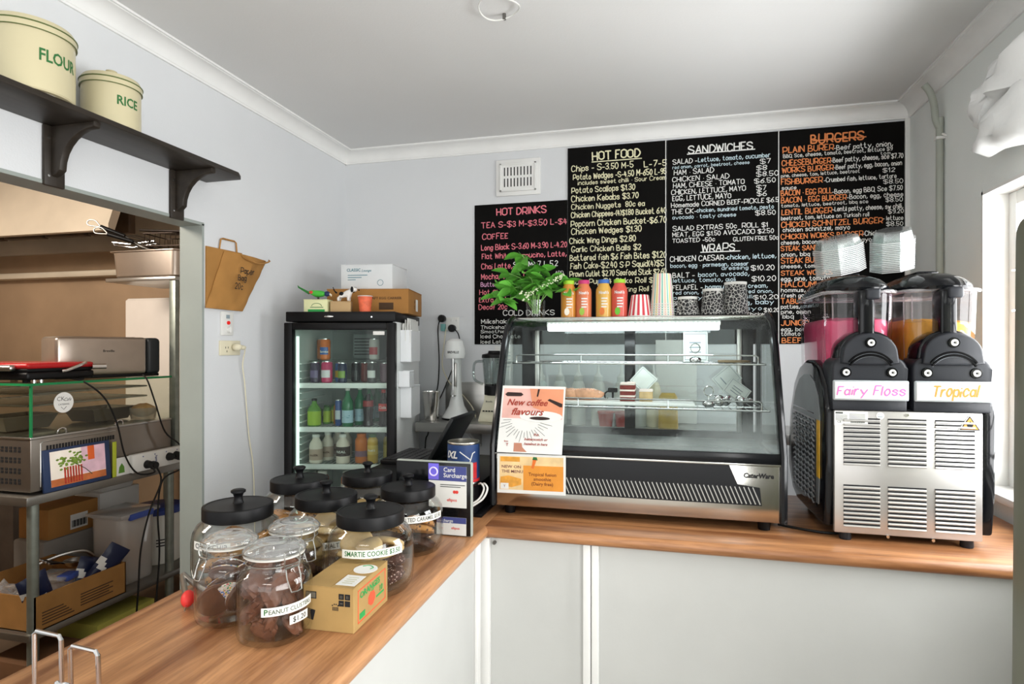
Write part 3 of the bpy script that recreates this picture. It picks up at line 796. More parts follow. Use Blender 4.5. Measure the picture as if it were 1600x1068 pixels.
# ================================================================== JARS ON THE COUNTER
ZT = .9501
G_jar = glass('jar_glass', 'fbfcfb', .03, 1.5, gain=1.25)
M_cookie = mat('golden_cookie', 'bd8b52', .85, var=.25, scale=60, bump=.6, bscale=70)
M_palecookie = mat('pale_cookie', 'd2b27c', .85, var=.12, scale=40, bump=.4, bscale=60)
M_darkcookie = mat('dark_choc_cookie', '3a2318', .8, var=.3, scale=60, bump=.6, bscale=70)
M_choc = mat('milk_chocolate', '5d3a28', .38, var=.2, scale=30, bump=.3, bscale=60)
M_cluster = mat('peanut_cluster_chocolate', '6b4434', .4, var=.25, scale=25, bump=.8, bscale=45)
M_chip = spot_mat('choc_chip_cookie', 'b8834a', ['3a2114', '4a2a18'], 90, .28, .85)
M_sprinkle = spot_mat('sprinkles', 'e8d8cc', ['d8402e', '2f9b58', 'e0a020', '3a70c0', 'f0f0f0', 'd86a90'], 230, .48, .5)
M_lamington = spot_mat('coconut_rough', '4a2c22', ['8a6a60', 'c8b0a8', '6a4438'], 190, .34, .85)
M_bandpaper = mat('label_paper', 'e4e3dc', .7, var=.02)
M_wire = mat('galvanised_wire', 'c2c2be', .25, 1.0, var=.05)
CAMXY = Vector((0, 0, 0))
def big_jar(x, y, s, text, label, two=None, aoff=0.0, lab_z=.126, wtxt=None, acc=M_green):
    t = thing('cookie_jar', label, 'jar', (x, y, ZT))
    t.scale = (s, s, s * .89)
    r = .1
    prof = [(0, .004), (.06, .003), (.086, 0), (.095, .004), (.102, .02), (.106, .05), (.106, .12), (.102, .145), (.093, .163), (.080, .174), (.0765, .180), (.0765, .192)]
    inn = [(.0735, .192), (.0735, .180), (.077, .172), (.090, .160), (.0985, .144), (.1025, .12), (.1025, .05), (.098, .022), (.085, .012), (0, .012)]
    G().lathe(prof + inn, seg=56).build('body', G_jar, t, 60)
    lid = G().lathe([(.0775, .178), (.081, .178), (.0825, .180), (.0825, .183), (.0825, .2105), (.0818, .2125), (.0798, .2136), (.0755, .214), (.0745, .2128), (.072, .2126), (.030, .2160), (0, .2168)], seg=48).build('lid', M_black, t)
    G().lathe([(.014, .2155), (.0115, .220), (.0095, .232), (.0125, .242), (.0175, .246), (.0175, .251), (.013, .254), (0, .254)], seg=24).build('knob', M_black, lid)
    a = math.atan2(-y, -x) + aoff
    if text:
        wd = wtxt or .0125 * len(text)
        g = G(); g.mi = 0
        band(g, .1070, a - (wd / 2 + .007) / .1070, a + (wd / 2 + .007) / .1070, lab_z - .0085, lab_z + .0135)
        lb = g.build('label', M_bandpaper, t)
        g = G(); wrap(g, ptext(text, 0, .012), .1076, a, lab_z - .003, .0185, width=wd)
        g.build('lettering', acc, lb)
    return t
def clip_jar(x, y, s, text, price, label, clasp, aoff=0.0, H=.115, hid=False):
    t = thing('clip_top_jar', label, 'jar', (x, y, ZT)); t.scale = (s, s, s)
    prof = [(0, .004), (.045, .003), (.058, 0), (.066, .005), (.069, .014), (.069, H - .012), (.0665, H), (.060, H + .009), (.0525, H + .013), (.0505, H + .020), (.0505, H + .030), (.0535, H + .033), (.0535, H + .039)]
    inn = [(.048, H + .039), (.0475, H + .018), (.058, H + .004), (.0645, H - .006), (.0655, H - .014), (.0655, .018), (.058, .010), (0, .010)]
    G().lathe(prof + inn, seg=56).build('body', G_jar, t, 60)
    z = H + .041
    G().lathe([(.0480, z), (.0555, z), (.0565, z + .004), (.0555, z + .009), (.053, z + .012), (.046, z + .017), (.043, z + .0155), (.040, z + .017), (.034, z + .020), (.030, z + .0185), (.022, z + .0205), (0, z + .0195), (0, z + .015), (.030, z + .013), (.045, z + .008), (.0480, z)], seg=48).build('lid', glass('jar_lid_glass', 'fbfdfc', .06, gain=1.8, fog=.10), t, 50)
    G().ring((0, 0, H + .0395), .0535, .0022, 40, 6).build('seal', mat('jar_seal', 'd8d6cf', .4, var=.03), t)
    g = G()
    g.ring((0, 0, H + .026), .0522, .0013, 40, 6); g.ring((0, 0, z + .005), .0572, .0013, 40, 6)
    def cp(da, rr, zz): a_ = clasp + da / rr; return (rr * math.cos(a_), rr * math.sin(a_), zz)
    for sgn in (-1, 1):
        g.tube([cp(sgn * .016, .0575, z + .012), cp(sgn * .016, .0600, z + .002), cp(sgn * .017, .0600, H + .030), cp(sgn * .013, .0575, H + .022)], .0012, 6)
        g.tube([cp(sgn * .013, .0575, H + .024), cp(sgn * .0145, .064, H + .005), cp(sgn * .011, .0715, H - .018)], .0013, 6)
    g.tube([cp(-.011, .0715, H - .018), cp(0, .0725, H - .019), cp(.011, .0715, H - .018)], .0013, 6)
    g.tube([cp(-.016, .0575, z + .012), cp(0, .057, z + .013), cp(.016, .0575, z + .012)], .0012, 6)
    g.tube([cp(-.015, .0585, H + .023), cp(0, .058, H + .023), cp(.015, .0585, H + .023)], .0022, 6)
    g.build('wire_clasp', M_wire, t)
    a = math.atan2(-y, -x) + aoff
    if text:
        wd = .0068 * len(text) + .004
        g = G(); band(g, .0698, a - wd / 2 / .0698, a + wd / 2 / .0698, .062, .078)
        lb = g.build('label', M_bandpaper, t)
        g = G(); wrap(g, ptext(text[:1], 0, .02), .0702, a - (wd / 2 - .0085) / .0698, .0655, .0145); g.build('capital_lettering', M_green, lb)
        g = G(); wrap(g, ptext(text[1:], 0, .012), .0702, a + .0035 / .0698, .066, .0115, width=wd - .019); g.build('lettering', mat('grey_green_print', '4a5a4a', .6, var=0), lb)
    if price:
        ap = a + .018 / .0698
        g = G(); band(g, .0698, ap - .021 / .0698, ap + .021 / .0698, .040, .056)
        lb = g.build('price_label', M_bandpaper, t)
        g = G(); wrap(g, ptext(price, 0, .012), .0702, ap, .0435, .0135); g.build('price_lettering', M_ink, lb)
    return t
J1 = (-1.029, 1.283); J2 = (-.690, 1.328); J3 = (-.715, 1.604); J4 = (-1.052, 1.577); J5 = (-.880, 1.442); J6 = (-.914, 1.738); J7 = (-.908, 1.105); J8 = (-.764, 1.060); J9 = (-.832, 1.226)
big_jar(*J1, 1.0, 'CHOC CHIP', 'wide black-lidded glass jar labelled CHOC CHIP, standing leftmost of the jars', aoff=-.62, acc=M_ink, wtxt=.085)
big_jar(*J2, .98, 'SMARTIE COOKIE $3.50', 'black-lidded glass jar with green-lettered cookie label behind the small carton', aoff=.05, wtxt=.135)
big_jar(*J3, .95, 'SALTED CARAMEL $3.50', 'black-lidded glass jar with a caramel label beside the card surcharge sign', aoff=.42, acc=mat('grey_print_dark', '4c504c', .6, var=0), wtxt=.135)
big_jar(*J4, 1.0, None, 'black-lidded glass jar at the back, below the fridge door hinge side')
big_jar(*J5, .98, 'MALT $3.50', 'black-lidded glass jar in the middle, directly behind the small clip-top jar', aoff=.3, acc=mat('grey_print_dark', '4c504c', .6, var=0), wtxt=.07, lab_z=.085)
big_jar(*J6, .95, None, 'black-lidded glass jar at the back, in front of the fridge bottles')
clip_jar(*J7, 1.0, None, None, 'clip-top glass jar of sprinkle-covered chocolate discs beside red tongs', R(-112), H=.118)
clip_jar(*J8, 1.05, 'PEANUT CLUSTERS', '$1.20', 'clip-top glass jar labelled PEANUT CLUSTERS at the front edge of the group', R(-22), aoff=.42, H=.118)
clip_jar(*J9, 1.0, None, '$1.20', 'clip-top glass jar with only a price label, between the black-lidded jars', R(-25), aoff=.35, H=.118)

# what is in the jars: every biscuit is a thing
def cookie_mesh(r, h, seed, m, lumps=.14, dome=.5, name='cookie'):
    bm = bmesh.new(); bmesh.ops.create_icosphere(bm, subdivisions=3, radius=1.0)
    for v in bm.verts:
        k = 1 + lumps * noise.noise(v.co * 3.2 + Vector((seed * 5.1, seed, 0))) + lumps * .5 * noise.noise(v.co * 8 + Vector((seed, 0, seed)))
        rr = math.hypot(v.co.x, v.co.y)
        z = v.co.z
        v.co = Vector((v.co.x * k * r, v.co.y * k * r, (abs(z) ** .7) * (1 if z > 0 else -.55) * h * (.75 + .25 * k)))
    o = G().bm(bm).build(name, m, None, 60)
    return o
def fill(protos, spots, label, cat, group, jx, jy, s, sz=.89):
    for i, (dx, dy, z, rx, ry, rz) in enumerate(spots):
        p = protos[i % len(protos)]
        if not p.get('used'):
            o = p; o['used'] = 1
        else:
            o = p.copy(); COL.objects.link(o)
        o.location = (jx + dx * s, jy + dy * s, ZT + z * s * sz); o.rotation_euler = (R(rx), R(ry), R(rz))
        props(o, label, cat, group)
def stackspots(n, rad, z0, dz, seed, tilt=14):
    rnd = random.Random(seed); o = []
    for i in range(n):
        a = rnd.uniform(0, 6.28); d = rnd.uniform(.2, 1) * rad
        o.append((d * math.cos(a), d * math.sin(a), z0 + dz * (i // 3) + rnd.uniform(0, .006), rnd.uniform(-tilt, tilt), rnd.uniform(-tilt, tilt), rnd.uniform(0, 360)))
    return o
def ringspots(n, rad, z0, dz, seed, tilt=30, per=4):
    rnd = random.Random(seed); o = []
    for i in range(n):
        a = 2 * PI * (i % per) / per + (i // per) * .7 + rnd.uniform(-.2, .2)
        o.append((rad * math.cos(a), rad * math.sin(a), z0 + dz * (i // per) + rnd.uniform(0, .004), rnd.uniform(-tilt, tilt), rnd.uniform(-tilt, tilt), rnd.uniform(0, 360)))
    return o
fill([cookie_mesh(.04, .014, k, M_chip) for k in (1, 2)], ringspots(16, .048, .030, .026, 3, 35), 'golden choc chip cookie in the leftmost black-lidded jar', 'cookie', 'choc chip cookies in the leftmost jar', *J1, 1)
fill([cookie_mesh(.034, .020, k, M_lamington, .1, name='coconut_biscuit') for k in (3, 4)], ringspots(6, .052, .032, .030, 5, 18, 3), 'dark coconut-coated biscuit low in the jar behind the small carton', 'biscuit', 'coconut biscuits in the jar behind the carton', *J2, .99)
fill([cookie_mesh(.040, .013, k, M_palecookie, .05, name='cookie') for k in (5, 6)], ringspots(6, .045, .090, .022, 6, 40, 3), 'pale round cookie high in the jar behind the small carton', 'cookie', 'pale cookies in the jar behind the carton', *J2, .99)
fill([cookie_mesh(.042, .015, 7, M_chip)], ringspots(4, .040, .062, .020, 8, 32, 2), 'golden cookie in the caramel jar', 'cookie', 'golden cookies in the caramel jar', *J3, .95)
fill([cookie_mesh(.042, .014, 8, M_darkcookie)], ringspots(4, .040, .027, .018, 9, 20, 2), 'dark chocolate cookie at the bottom of the caramel jar', 'cookie', 'dark cookies in the caramel jar', *J3, .95)
fill([cookie_mesh(.042, .014, 9, M_chip)], ringspots(12, .045, .03, .026, 10, 30), 'golden cookie in the black-lidded jar below the fridge hinge', 'cookie', 'golden cookies in the jar below the fridge hinge', *J4, .98)
fill([cookie_mesh(.042, .014, 10, M_palecookie, .06)], ringspots(16, .045, .028, .027, 11, 20), 'pale cookie in the middle black-lidded jar', 'cookie', 'pale cookies in the middle jar', *J5, .99)
fill([cookie_mesh(.042, .014, 11, M_palecookie, .08)], ringspots(12, .045, .028, .027, 12, 20), 'pale cookie in the black-lidded jar before the fridge bottles', 'cookie', 'pale cookies in the jar before the fridge bottles', *J6, .95)
# freckles: chocolate discs with a sprinkled side
def freckle(k):
    t = thing('chocolate_freckle', 'chocolate disc with sprinkles in the clip-top jar beside tongs', 'chocolate', group='sprinkled discs in the clip-top jar')
    G().lathe([(0, -.004), (.036, -.004), (.0385, 0), (.037, .003), (0, .0035)], seg=32).build('disc', M_choc, t)
    G().lathe([(0, .0035), (.036, .0032), (.0355, .0055), (0, .006)], seg=32).build('sprinkles', M_sprinkle, t)
    return t
f0 = freckle(0)
for i, (dx, dy, z, rx, ry, rz) in enumerate([(-.010, -.030, .046, -72, 0, 52), (.006, -.010, .050, 112, 0, 46), (-.022, .002, .054, -60, 0, 60), (.026, .004, .048, -68, 0, 80), (-.004, .022, .054, -54, 0, 40), (.018, .030, .052, -64, 0, 30), (-.002, -.004, .092, -40, 15, 40), (.014, .020, .096, -30, -15, 60), (-.020, .026, .092, -45, 8, 30)]):
    L = (J7[0] + dx, J7[1] + dy, ZT + z)
    if i == 0: f0.location = L; f0.rotation_euler = (R(rx), R(ry), R(rz))
    else: dup(f0, L, rot=(R(rx), R(ry), R(rz)))
fill([cookie_mesh(.026, .017, k, M_cluster, .45, name='peanut_cluster') for k in (21, 22, 23)], ringspots(20, .038, .024, .021, 13, 70), 'lumpy chocolate peanut cluster in the labelled clip-top jar', 'chocolate', 'peanut clusters in the clip-top jar', *J8, 1.03, 1)
fill([cookie_mesh(.03, .018, k, M_darkcookie, .25, name='chocolate_biscuit') for k in (31, 32)], ringspots(14, .034, .024, .024, 14, 50), 'dark chocolate biscuit in the clip-top jar between black-lidded jars', 'biscuit', 'chocolate biscuits in the price-labelled clip-top jar', *J9, .97, 1)

# small kraft carton
t = thing('small_carton', 'small kraft cardboard carton printed ORANGES with white stickers on top', 'box', (-.72, 1.092, ZT), R(2))
W, D, H = .113, .165, .0905
G().box(0, W, 0, D, 0, H, .0012, 1).build('body', M_kraft, t)
G().box(0, W * .55, -.0008, D, H, H + .0012).box(W * .56, W, -.0008, D, H, H + .0012).box(W * .55, W * .56, .0, D, H, H + .0004).build('lid_flap', M_kraft, t)
g = G(); y = -.0006
g.box(.006, .030, y, 0, .065, .0795)
for i in (0, 1):
    for j in (0, 1): g.box(.080 + i * .0135, .0915 + i * .0135, y, 0, .054 + j * .0135, .0655 + j * .0135)
T = Matrix.Translation((.017, 0, .033)) @ Matrix.Rotation(R(14), 4, 'Y')
g.box(-.0085, .0085, y, 0, -.0105, .0105, M=T)
for i in range(4): g.cyl((.066 + i * .0042, y, .0545 + (1.5 if i in (1, 2) else 0) * .0016), (.066 + i * .0042, 0, .0545 + (1.5 if i in (1, 2) else 0) * .0016), .0014, seg=8)
for i in range(4): g.box(.0665 + i * .0035, .0682 + i * .0035, y, 0, .044, .0515)
g.box(.078, .083, y, 0, .0545, .0565)
g.build('printed_markings', M_ink, t)
g = G()
g.box(.0075, .0285, y - .0002, 0, .0668, .0778)
for i in (0, 1): g.box(.0835 + i * .0135, .0845 + i * .0135, y - .0003, 0, .070, .076).box(.0866 + i * .0135, .0876 + i * .0135, y - .0003, 0, .070, .076)
g.box(.083, .089, y - .0003, 0, .059, .0602)
g.build('grey_markings', mat('faint_print', '6c6658', .7, var=0), t)
g = G(); X = W
def fr(y0, y1, z0, z1, w_): g.box(X, X + .0006, y0, y1, z0, z0 + w_).box(X, X + .0006, y0, y1, z1 - w_, z1).box(X, X + .0006, y0, y0 + w_, z0, z1).box(X, X + .0006, y1 - w_, y1, z0, z1)
fr(.018, .152, .012, .080, .0022)
g.prism([(.078, .026), (.066, .034), (.066, .048), (.076, .055), (.090, .055), (.098, .046), (.098, .034), (.088, .026)], X, X + .0007, 'yz')
g.build('red_print', mat('orange_red_print', 'e2573a', .7, var=.08), t)
g = G()
put(g, ptext('ORANGES', 0, .03), (X + .0007, .028, .060), (0, 1, 0), (0, 0, 1), .018, width=.095)
g.box(X, X + .0007, .026, .050, .018, .030).box(X, X + .0007, .105, .143, .032, .036)
put(g, ptext('10', 0, .03), (X + .0007, .122, .040), (0, 1, 0), (0, 0, 1), .018)
g.tube([(X + .0005, .082, .055), (X + .0005, .084, .062)], .001, 5).tube([(X + .0005, .089, .055), (X + .0005, .094, .064)], .001, 5)
g.build('green_lettering', mat('bright_green_print', '2f9a4e', .7, var=.08), t)
G().box(.066, .108, .012, .066, H + .0012, H + .0018).build('paper_label', M_paper, t)
g = G()
for k in range(4): g.box(.075, .098, .022 + k * .010, .0245 + k * .010, H + .0018, H + .0021)
g.build('label_print', mat('pale_olive_print', 'b9b894', .7, var=0), t)
G().cyl((.088, .105, H + .0012), (.088, .105, H + .0019), .026, seg=32).build('round_sticker', M_paper, t)
G().tube([(.075, .118, H + .0019), (.088, .126, H + .0019), (.101, .116, H + .0019), (.098, .106, H + .0019)], .0012, 5, sm=4).build('sticker_print', mat('bright_green_print', '2f9a4e'), t)

# red-tipped tongs
M_redsil = mat('red_silicone', 'e23c38', .45, var=.04)
t = thing('tongs', 'steel tongs with red oval grips beside the leftmost jar', 'tongs', (-1.08, 1.17, ZT), world=True)
for k, pts in enumerate([[(-1.128, 1.21, ZT + .028), (-1.085, 1.17, ZT + .018), (-1.042, 1.132, ZT + .012)], [(-1.128, 1.213, ZT + .030), (-1.070, 1.19, ZT + .018), (-1.00, 1.168, ZT + .012)]]):
    g = G(); g.tube(pts, .0065, 8, sm=4)
    a = g.build('arm', M_steel, t)
for p, e in (((-1.028, 1.118, ZT + .020), (-1.005, 1.085)), ((-.992, 1.165, ZT + .020), (-.96, 1.15))):
    d = Vector((e[0] - p[0], e[1] - p[1], 0)); q = math.atan2(d.y, d.x)
    G().ball((0, 0, 0), (.026, .014, .017), 3, M=Matrix.Translation(p) @ Matrix.Rotation(q, 4, 'Z')).build('grip', M_redsil, t)
    G().tube([Vector(p) + d * .6 + Vector((0, 0, -.006)), Vector(p) + d * 1.15 + Vector((0, 0, -.010))], .002, 6).build('wire_tip', M_chrome, t)
# chrome wire napkin rack at the near end
t = thing('napkin_rack', 'chrome wire napkin rack at the near end of the worktop', 'napkin holder', (-.93, .76, ZT), world=True)
G().tube([(-.965, .735, ZT + .002), (-.9635, .733, ZT + .128), (-.958, .7325, ZT + .133), (-.908, .728, ZT + .133), (-.9025, .7275, ZT + .128), (-.901, .728, ZT + .002)], .0034, 8).build('upright_loop', M_chrome, t)
G().tube([(-.885, .73, ZT + .002), (-.882, .725, ZT + .118), (-.877, .7245, ZT + .123), (-.828, .720, ZT + .123), (-.8225, .7195, ZT + .118), (-.821, .722, ZT + .002)], .0034, 8).build('upright_loop', M_chrome, t)
G().tube([(-.965, .735, ZT + .004), (-.901, .728, ZT + .004), (-.885, .73, ZT + .004), (-.821, .722, ZT + .004)], .0034, 8).build('base_wire', M_chrome, t)
G().tube([(-.870, .70, ZT + .004), (-.868, .692, ZT + .08), (-.855, .687, ZT + .086), (-.842, .692, ZT + .08), (-.84, .70, ZT + .004)], .0032, 8, sm=4).build('front_loop', M_chrome, t)

# card surcharge panel
M_navy = mat('navy_print', '454c86', .5, var=.04)
t = thing('tablet_panel', 'upright black panel with pale rim showing card surcharge notices', 'display panel', (-.69, 1.745, ZT), world=True)
G().box(-.818, -.566, 1.742, 1.757, ZT, ZT + .228, .006, 3).build('rim', mat('pale_grey_plastic', '9ea49c', .35, var=.04), t)
G().box(-.816, -.571, 1.7395, 1.743, ZT + .003, ZT + .224, .0015).build('panel', M_blackgloss, t)
def notice(nm, x0, x1, z0, z1, hh, lines):
    p = G().box(x0, x1, 1.7383, 1.7396, z0, z1).build(nm, M_paper, t)
    G().box(x0, x1, 1.7378, 1.7384, z1 - hh, z1).build('header', M_navy, p)
    g = G()
    for s_, x, z, sz in lines: put(g, ptext(s_, 0, .012), (x, 1.7376, z), (1, 0, 0), (0, 0, 1), sz)
    g.build('lettering', M_paper, p)
    return p
p = notice('surcharge_notice', -.706, -.583, ZT + .088, ZT + .214, .045, [('Card', -.657, ZT + .197, .019), ('Surcharge', -.657, ZT + .180, .019)])
g = G()
for z, w_ in ((ZT + .156, .080), (ZT + .150, .066)): g.box(-.668, -.668 + w_, 1.7376, 1.7384, z, z + .0022)
g.build('small_print', mat('grey_print_dark', '4c504c', .6, var=0), p)
g = G(); g.cyl((-.622, 1.7384, ZT + .136), (-.622, 1.7374, ZT + .136), .005, seg=14).cyl((-.614, 1.7384, ZT + .136), (-.614, 1.7372, ZT + .136), .005, seg=14)
put(g, ptext('eftpos', 0, .02), (-.646, 1.7376, ZT + .107), (1, 0, 0), (0, 0, 1), .013)
g.build('card_marks', M_red, p)
q = notice('lower_notice', -.680, -.584, ZT + .004, ZT + .058, .018, [('Surcharge', -.678, ZT + .043, .013)])
g = G(); put(g, ptext('eftpos', 0, .02), (-.632, 1.7376, ZT + .022), (1, 0, 0), (0, 0, 1), .011); g.build('card_marks', M_red, q)
g = G()
g.tube([(-.690 + .0125 * math.cos(a), 1.7372, ZT + .196 + .0125 * math.sin(a)) for a in [2 * PI * k / 24 for k in range(24)]], .0024, 6, True)
p2 = G().box(-.707, -.673, 1.7376, 1.7384, ZT + .172, ZT + .221).build('tap_symbol', mat('violet_print', '7a6ee0', .4, var=.1), t)
g.build('symbol_ring', mat('lilac_light', 'e6dcff', .4, var=0), p2)
# cash drawer with folded black laptop and tin
t = thing('cash_drawer', 'black cash drawer unit in the worktop corner under the open laptop', 'cash drawer', (-.75, 2.1, ZT), world=True)
G().box(-1.12, -.625, 1.95, 2.54, ZT, ZT + .105, .004).build('body', M_black, t)
G().box(-1.10, -.64, 1.944, 1.951, ZT + .012, ZT + .09, .003).build('drawer_front', M_blackgloss, t)
G().box(-.628, -.60, 1.95, 2.28, ZT, ZT + .012, .002).build('base_flange', M_black, t)
ZD = ZT + .105
t = thing('laptop', 'open black laptop with its screen tilted back on the cash drawer', 'laptop', (-.9, 2.4, ZD), world=True)
G().box(-1.12, -.905, 2.235, 2.53, ZD, ZD + .018, .004).build('base', M_black, t)
g = G()
for i in range(5):
    for j in range(10): g.box(-1.112 + i * .030, -1.086 + i * .030, 2.25 + j * .0265, 2.273 + j * .0265, ZD + .018, ZD + .0205)
o = g.build('keyboard', mat('key_grey', '2a2a2c', .45, var=.05), t)
S0 = Vector((-.912, 2.235, ZD + .016)); ux = Vector((0, 1, .0)); uy = Vector((.50, .0, .86)).normalized()
ux = (ux - uy * ux.dot(uy)).normalized()
M = frame_mat(S0, ux, uy)
G().box(0, .30, 0, .205, -.008, .008, .004, M=M).build('screen_lid', mat('laptop_lid', '17191a', .4, var=.1), t)
G().box(.012, .288, .012, .193, -.0086, -.008, M=M).build('screen', M_blackgloss, t)
t = thing('drink_tin', 'open blue drinking chocolate tin with red band beside the laptop', 'tin', (-.685, 2.01, ZD))
r = .056
G().lathe([(0, 0), (r, 0), (r + .001, .003), (r, .006), (r, .138), (r + .0012, .141), (r, .145), (r - .003, .145), (r - .003, .006), (0, .006)], seg=40).build('can', mat('tin_metal', 'b9b6ac', .3, 1, var=.05), t)
g = G(); band(g, r + .0006, 0, 2 * PI, .007, .137, seg=40); lb = g.build('blue_label', mat('tin_blue', '28406e', .45, var=.25, scale=14), t)
g = G(); band(g, r + .0011, R(-80), R(-18), .020, .075, seg=12); g.build('red_patch', mat('tin_red', 'b3262a', .45, var=.3, scale=30), lb)
g = G(); band(g, r + .0012, R(-100), R(20), .008, .018, seg=16); g.build('red_stripe', mat('tin_red_bright', 'cf2f2c', .45, var=.1), lb)
g = G()
wrap(g, ptext('IXL', .3, .03), r + .0013, R(-118), .092, .034)
g.tube([((r + .001) * math.cos(a), (r + .001) * math.sin(a), z) for a, z in ((R(-85), .115), (R(-65), .100), (R(-45), .085))], .0018, 5)
g.tube([((r + .001) * math.cos(a), (r + .001) * math.sin(a), z) for a, z in ((R(-70), .040), (R(-50), .075), (R(-38), .108), (R(-28), .112))], .002, 5)
g.build('white_print', M_paper, lb)
t = thing('white_tub', 'white plastic tub with red band tucked beside the display case', 'tub', (-.625, 2.42, ZT))
G().lathe([(0, 0), (.055, 0), (.06, .01), (.062, .09), (.05, .12), (.03, .15), (.03, .17), (0, .172)], seg=28).build('body', mat('pale_blue_plastic', 'cfdcda', .4, var=.04), t)
g = G(); band(g, .0622, 0, 2 * PI, .055, .085, seg=28, R1=.0628); g.build('red_label', M_red, t)
t = thing('phone_lead', 'white twin lead curving down beside the blue tin', 'lead', (-.59, 1.95, ZT), world=True)
for dx in (0, .012):
    G().tube([(-.613 + dx, 1.96, ZT + .112), (-.590 + dx, 1.915, ZT + .125), (-.578 + dx, 1.905, ZT + .11), (-.590 + dx, 1.89, ZT + .08), (-.625 + dx, 1.875, ZT + .055), (-.66 + dx, 1.86, ZT + .02), (-.70 + dx, 1.86, ZT + .004)], .0032, 6, sm=5).build('lead', M_whiteplastic, t)

# ================================================================== DISPLAY CASE
CX0, CX1 = -.585, .37
M_casesteel = mat('case_steel', 'c4c2bd', .16, 1.0, var=.05, scale=3)
M_caseblack = mat('case_black', '101114', .18, var=.05)
G_case = glass('case_glass', 'f8fcfb', .015, gain=.9)
def fog_glass():
    """clear pane with a film of condensation low down and a wiped patch in it"""
    m = glass('misted_case_glass', 'f8fcfb', .015, gain=.5)
    nt = m.node_tree; out = nt.nodes['Material Output']; last = out.inputs['Surface'].links[0].from_socket
    tc = nt.nodes.new('ShaderNodeTexCoord'); sp = nt.nodes.new('ShaderNodeSeparateXYZ'); nt.links.new(tc.outputs['Object'], sp.inputs[0])
    def mth(op, a, b=None, c=None, clamp=False):
        n = nt.nodes.new('ShaderNodeMath'); n.operation = op; n.use_clamp = clamp
        for i, v in enumerate((a, b, c)):
            if v is None: continue
            if isinstance(v, (int, float)): n.inputs[i].default_value = v
            else: nt.links.new(v, n.inputs[i])
        return n.outputs[0]
    n = nt.nodes.new('ShaderNodeTexNoise'); n.inputs['Scale'].default_value = 9; n.inputs['Detail'].default_value = 6; nt.links.new(tc.outputs['Object'], n.inputs['Vector'])
    n2 = nt.nodes.new('ShaderNodeTexNoise'); n2.inputs['Scale'].default_value = 130; n2.inputs['Detail'].default_value = 2; nt.links.new(tc.outputs['Object'], n2.inputs['Vector'])
    # object space: origin of the case is (-.11, 2.27, .95)
    hgt = mth('SUBTRACT', sp.outputs['Z'], .235)
    low = mth('MULTIPLY_ADD', hgt, -6.0, .95, True)
    base = mth('MULTIPLY', low, mth('MULTIPLY_ADD', n.outputs['Fac'], 1.2, -.2, True))
    ex = mth('DIVIDE', mth('SUBTRACT', sp.outputs['X'], .055), .125)
    ez = mth('DIVIDE', mth('SUBTRACT', sp.outputs['Z'], .315), .042)
    d = mth('ADD', mth('MULTIPLY', ex, ex), mth('MULTIPLY', ez, ez))
    d = mth('ADD', d, mth('MULTIPLY_ADD', n2.outputs['Fac'], 1.6, -.8))
    hole = mth('MULTIPLY_ADD', d, 2.2, -1.6, True)
    fac = mth('MULTIPLY', mth('MULTIPLY', base, hole), .62)
    df = nt.nodes.new('ShaderNodeBsdfTranslucent'); df.inputs[0].default_value = lin('dfe8e6')
    d2 = nt.nodes.new('ShaderNodeBsdfDiffuse'); d2.inputs[0].default_value = lin('dfe8e6')
    ad = nt.nodes.new('ShaderNodeMixShader'); nt.links.new(df.outputs[0], ad.inputs[1]); nt.links.new(d2.outputs[0], ad.inputs[2])
    mx = nt.nodes.new('ShaderNodeMixShader'); nt.links.new(fac, mx.inputs[0]); nt.links.new(last, mx.inputs[1]); nt.links.new(ad.outputs[0], mx.inputs[2])
    nt.links.new(mx.outputs[0], out.inputs['Surface'])
    return m
M_fog = fog_glass()
case = thing('display_case', 'glass-fronted refrigerated display case with black frame on the worktop', 'display case', (-.11, 2.27, .95), world=True)
def prof(inset=0.0):
    i = inset
    p = [(2.0 + i, .985 + i), (2.0 + i, 1.19), (2.075 + i, 1.37), (2.13 + i, 1.50)]
    for k in range(1, 9):
        t = k / 8
        # quadratic curve to the top
        a = (2.13 + i, 1.50); b = (2.183 + i * .8, 1.63 - i * .6); c_ = (2.30, 1.645 - i)
        p.append(tuple((1 - t) ** 2 * a[q] + 2 * t * (1 - t) * b[q] + t * t * c_[q] for q in (0, 1)))
    p += [(2.52 - i, 1.645 - i), (2.52 - i, .985 + i)]
    return p
PO, PI_ = prof(), prof(.032)
for x0, x1 in ((CX0, CX0 + .022), (CX1 - .022, CX1)):
    g = G(); n = len(PO)
    vs = []; fs = []
    for x in (x0, x1):
        vs += [(x, y, z) for y, z in PO] + [(x, y, z) for y, z in PI_]
    for k in range(n):
        j = (k + 1) % n
        fs += [(k, j, n + j, n + k), (2 * n + j, 2 * n + k, 3 * n + k, 3 * n + j), (j, k, 2 * n + k, 2 * n + j), (n + k, n + j, 3 * n + j, 3 * n + k)]
    g.add(vs, fs)
    g.tube([((x0 + x1) / 2, y - .002, z) for y, z in PO[:12]], .011, 8)
    e = g.build('end_frame', M_caseblack, case)
    # glass and lower steel end panel inside the frame
    xm = (x0 + x1) / 2
    gl = [(y, z) for y, z in PI_ if z > 1.16]
    G().prism([(2.032, 1.16)] + gl + [(2.488, 1.16)], xm - .003, xm + .003, 'yz').build('end_glass', G_case, case)
    G().box(xm - .008, xm + .008, 2.0, 2.52, .985, 1.165).build('end_panel', M_caseblack, case)
g = G()
g.box(CX0 + .02, CX1 - .02, 1.996, 2.014, 1.166, 1.198, .003)
g.build('front_sill', M_caseblack, case)
G().box(CX0 + .02, CX1 - .02, 1.993, 2.004, 1.160, 1.1665, .001).build('front_trim', M_casesteel, case)
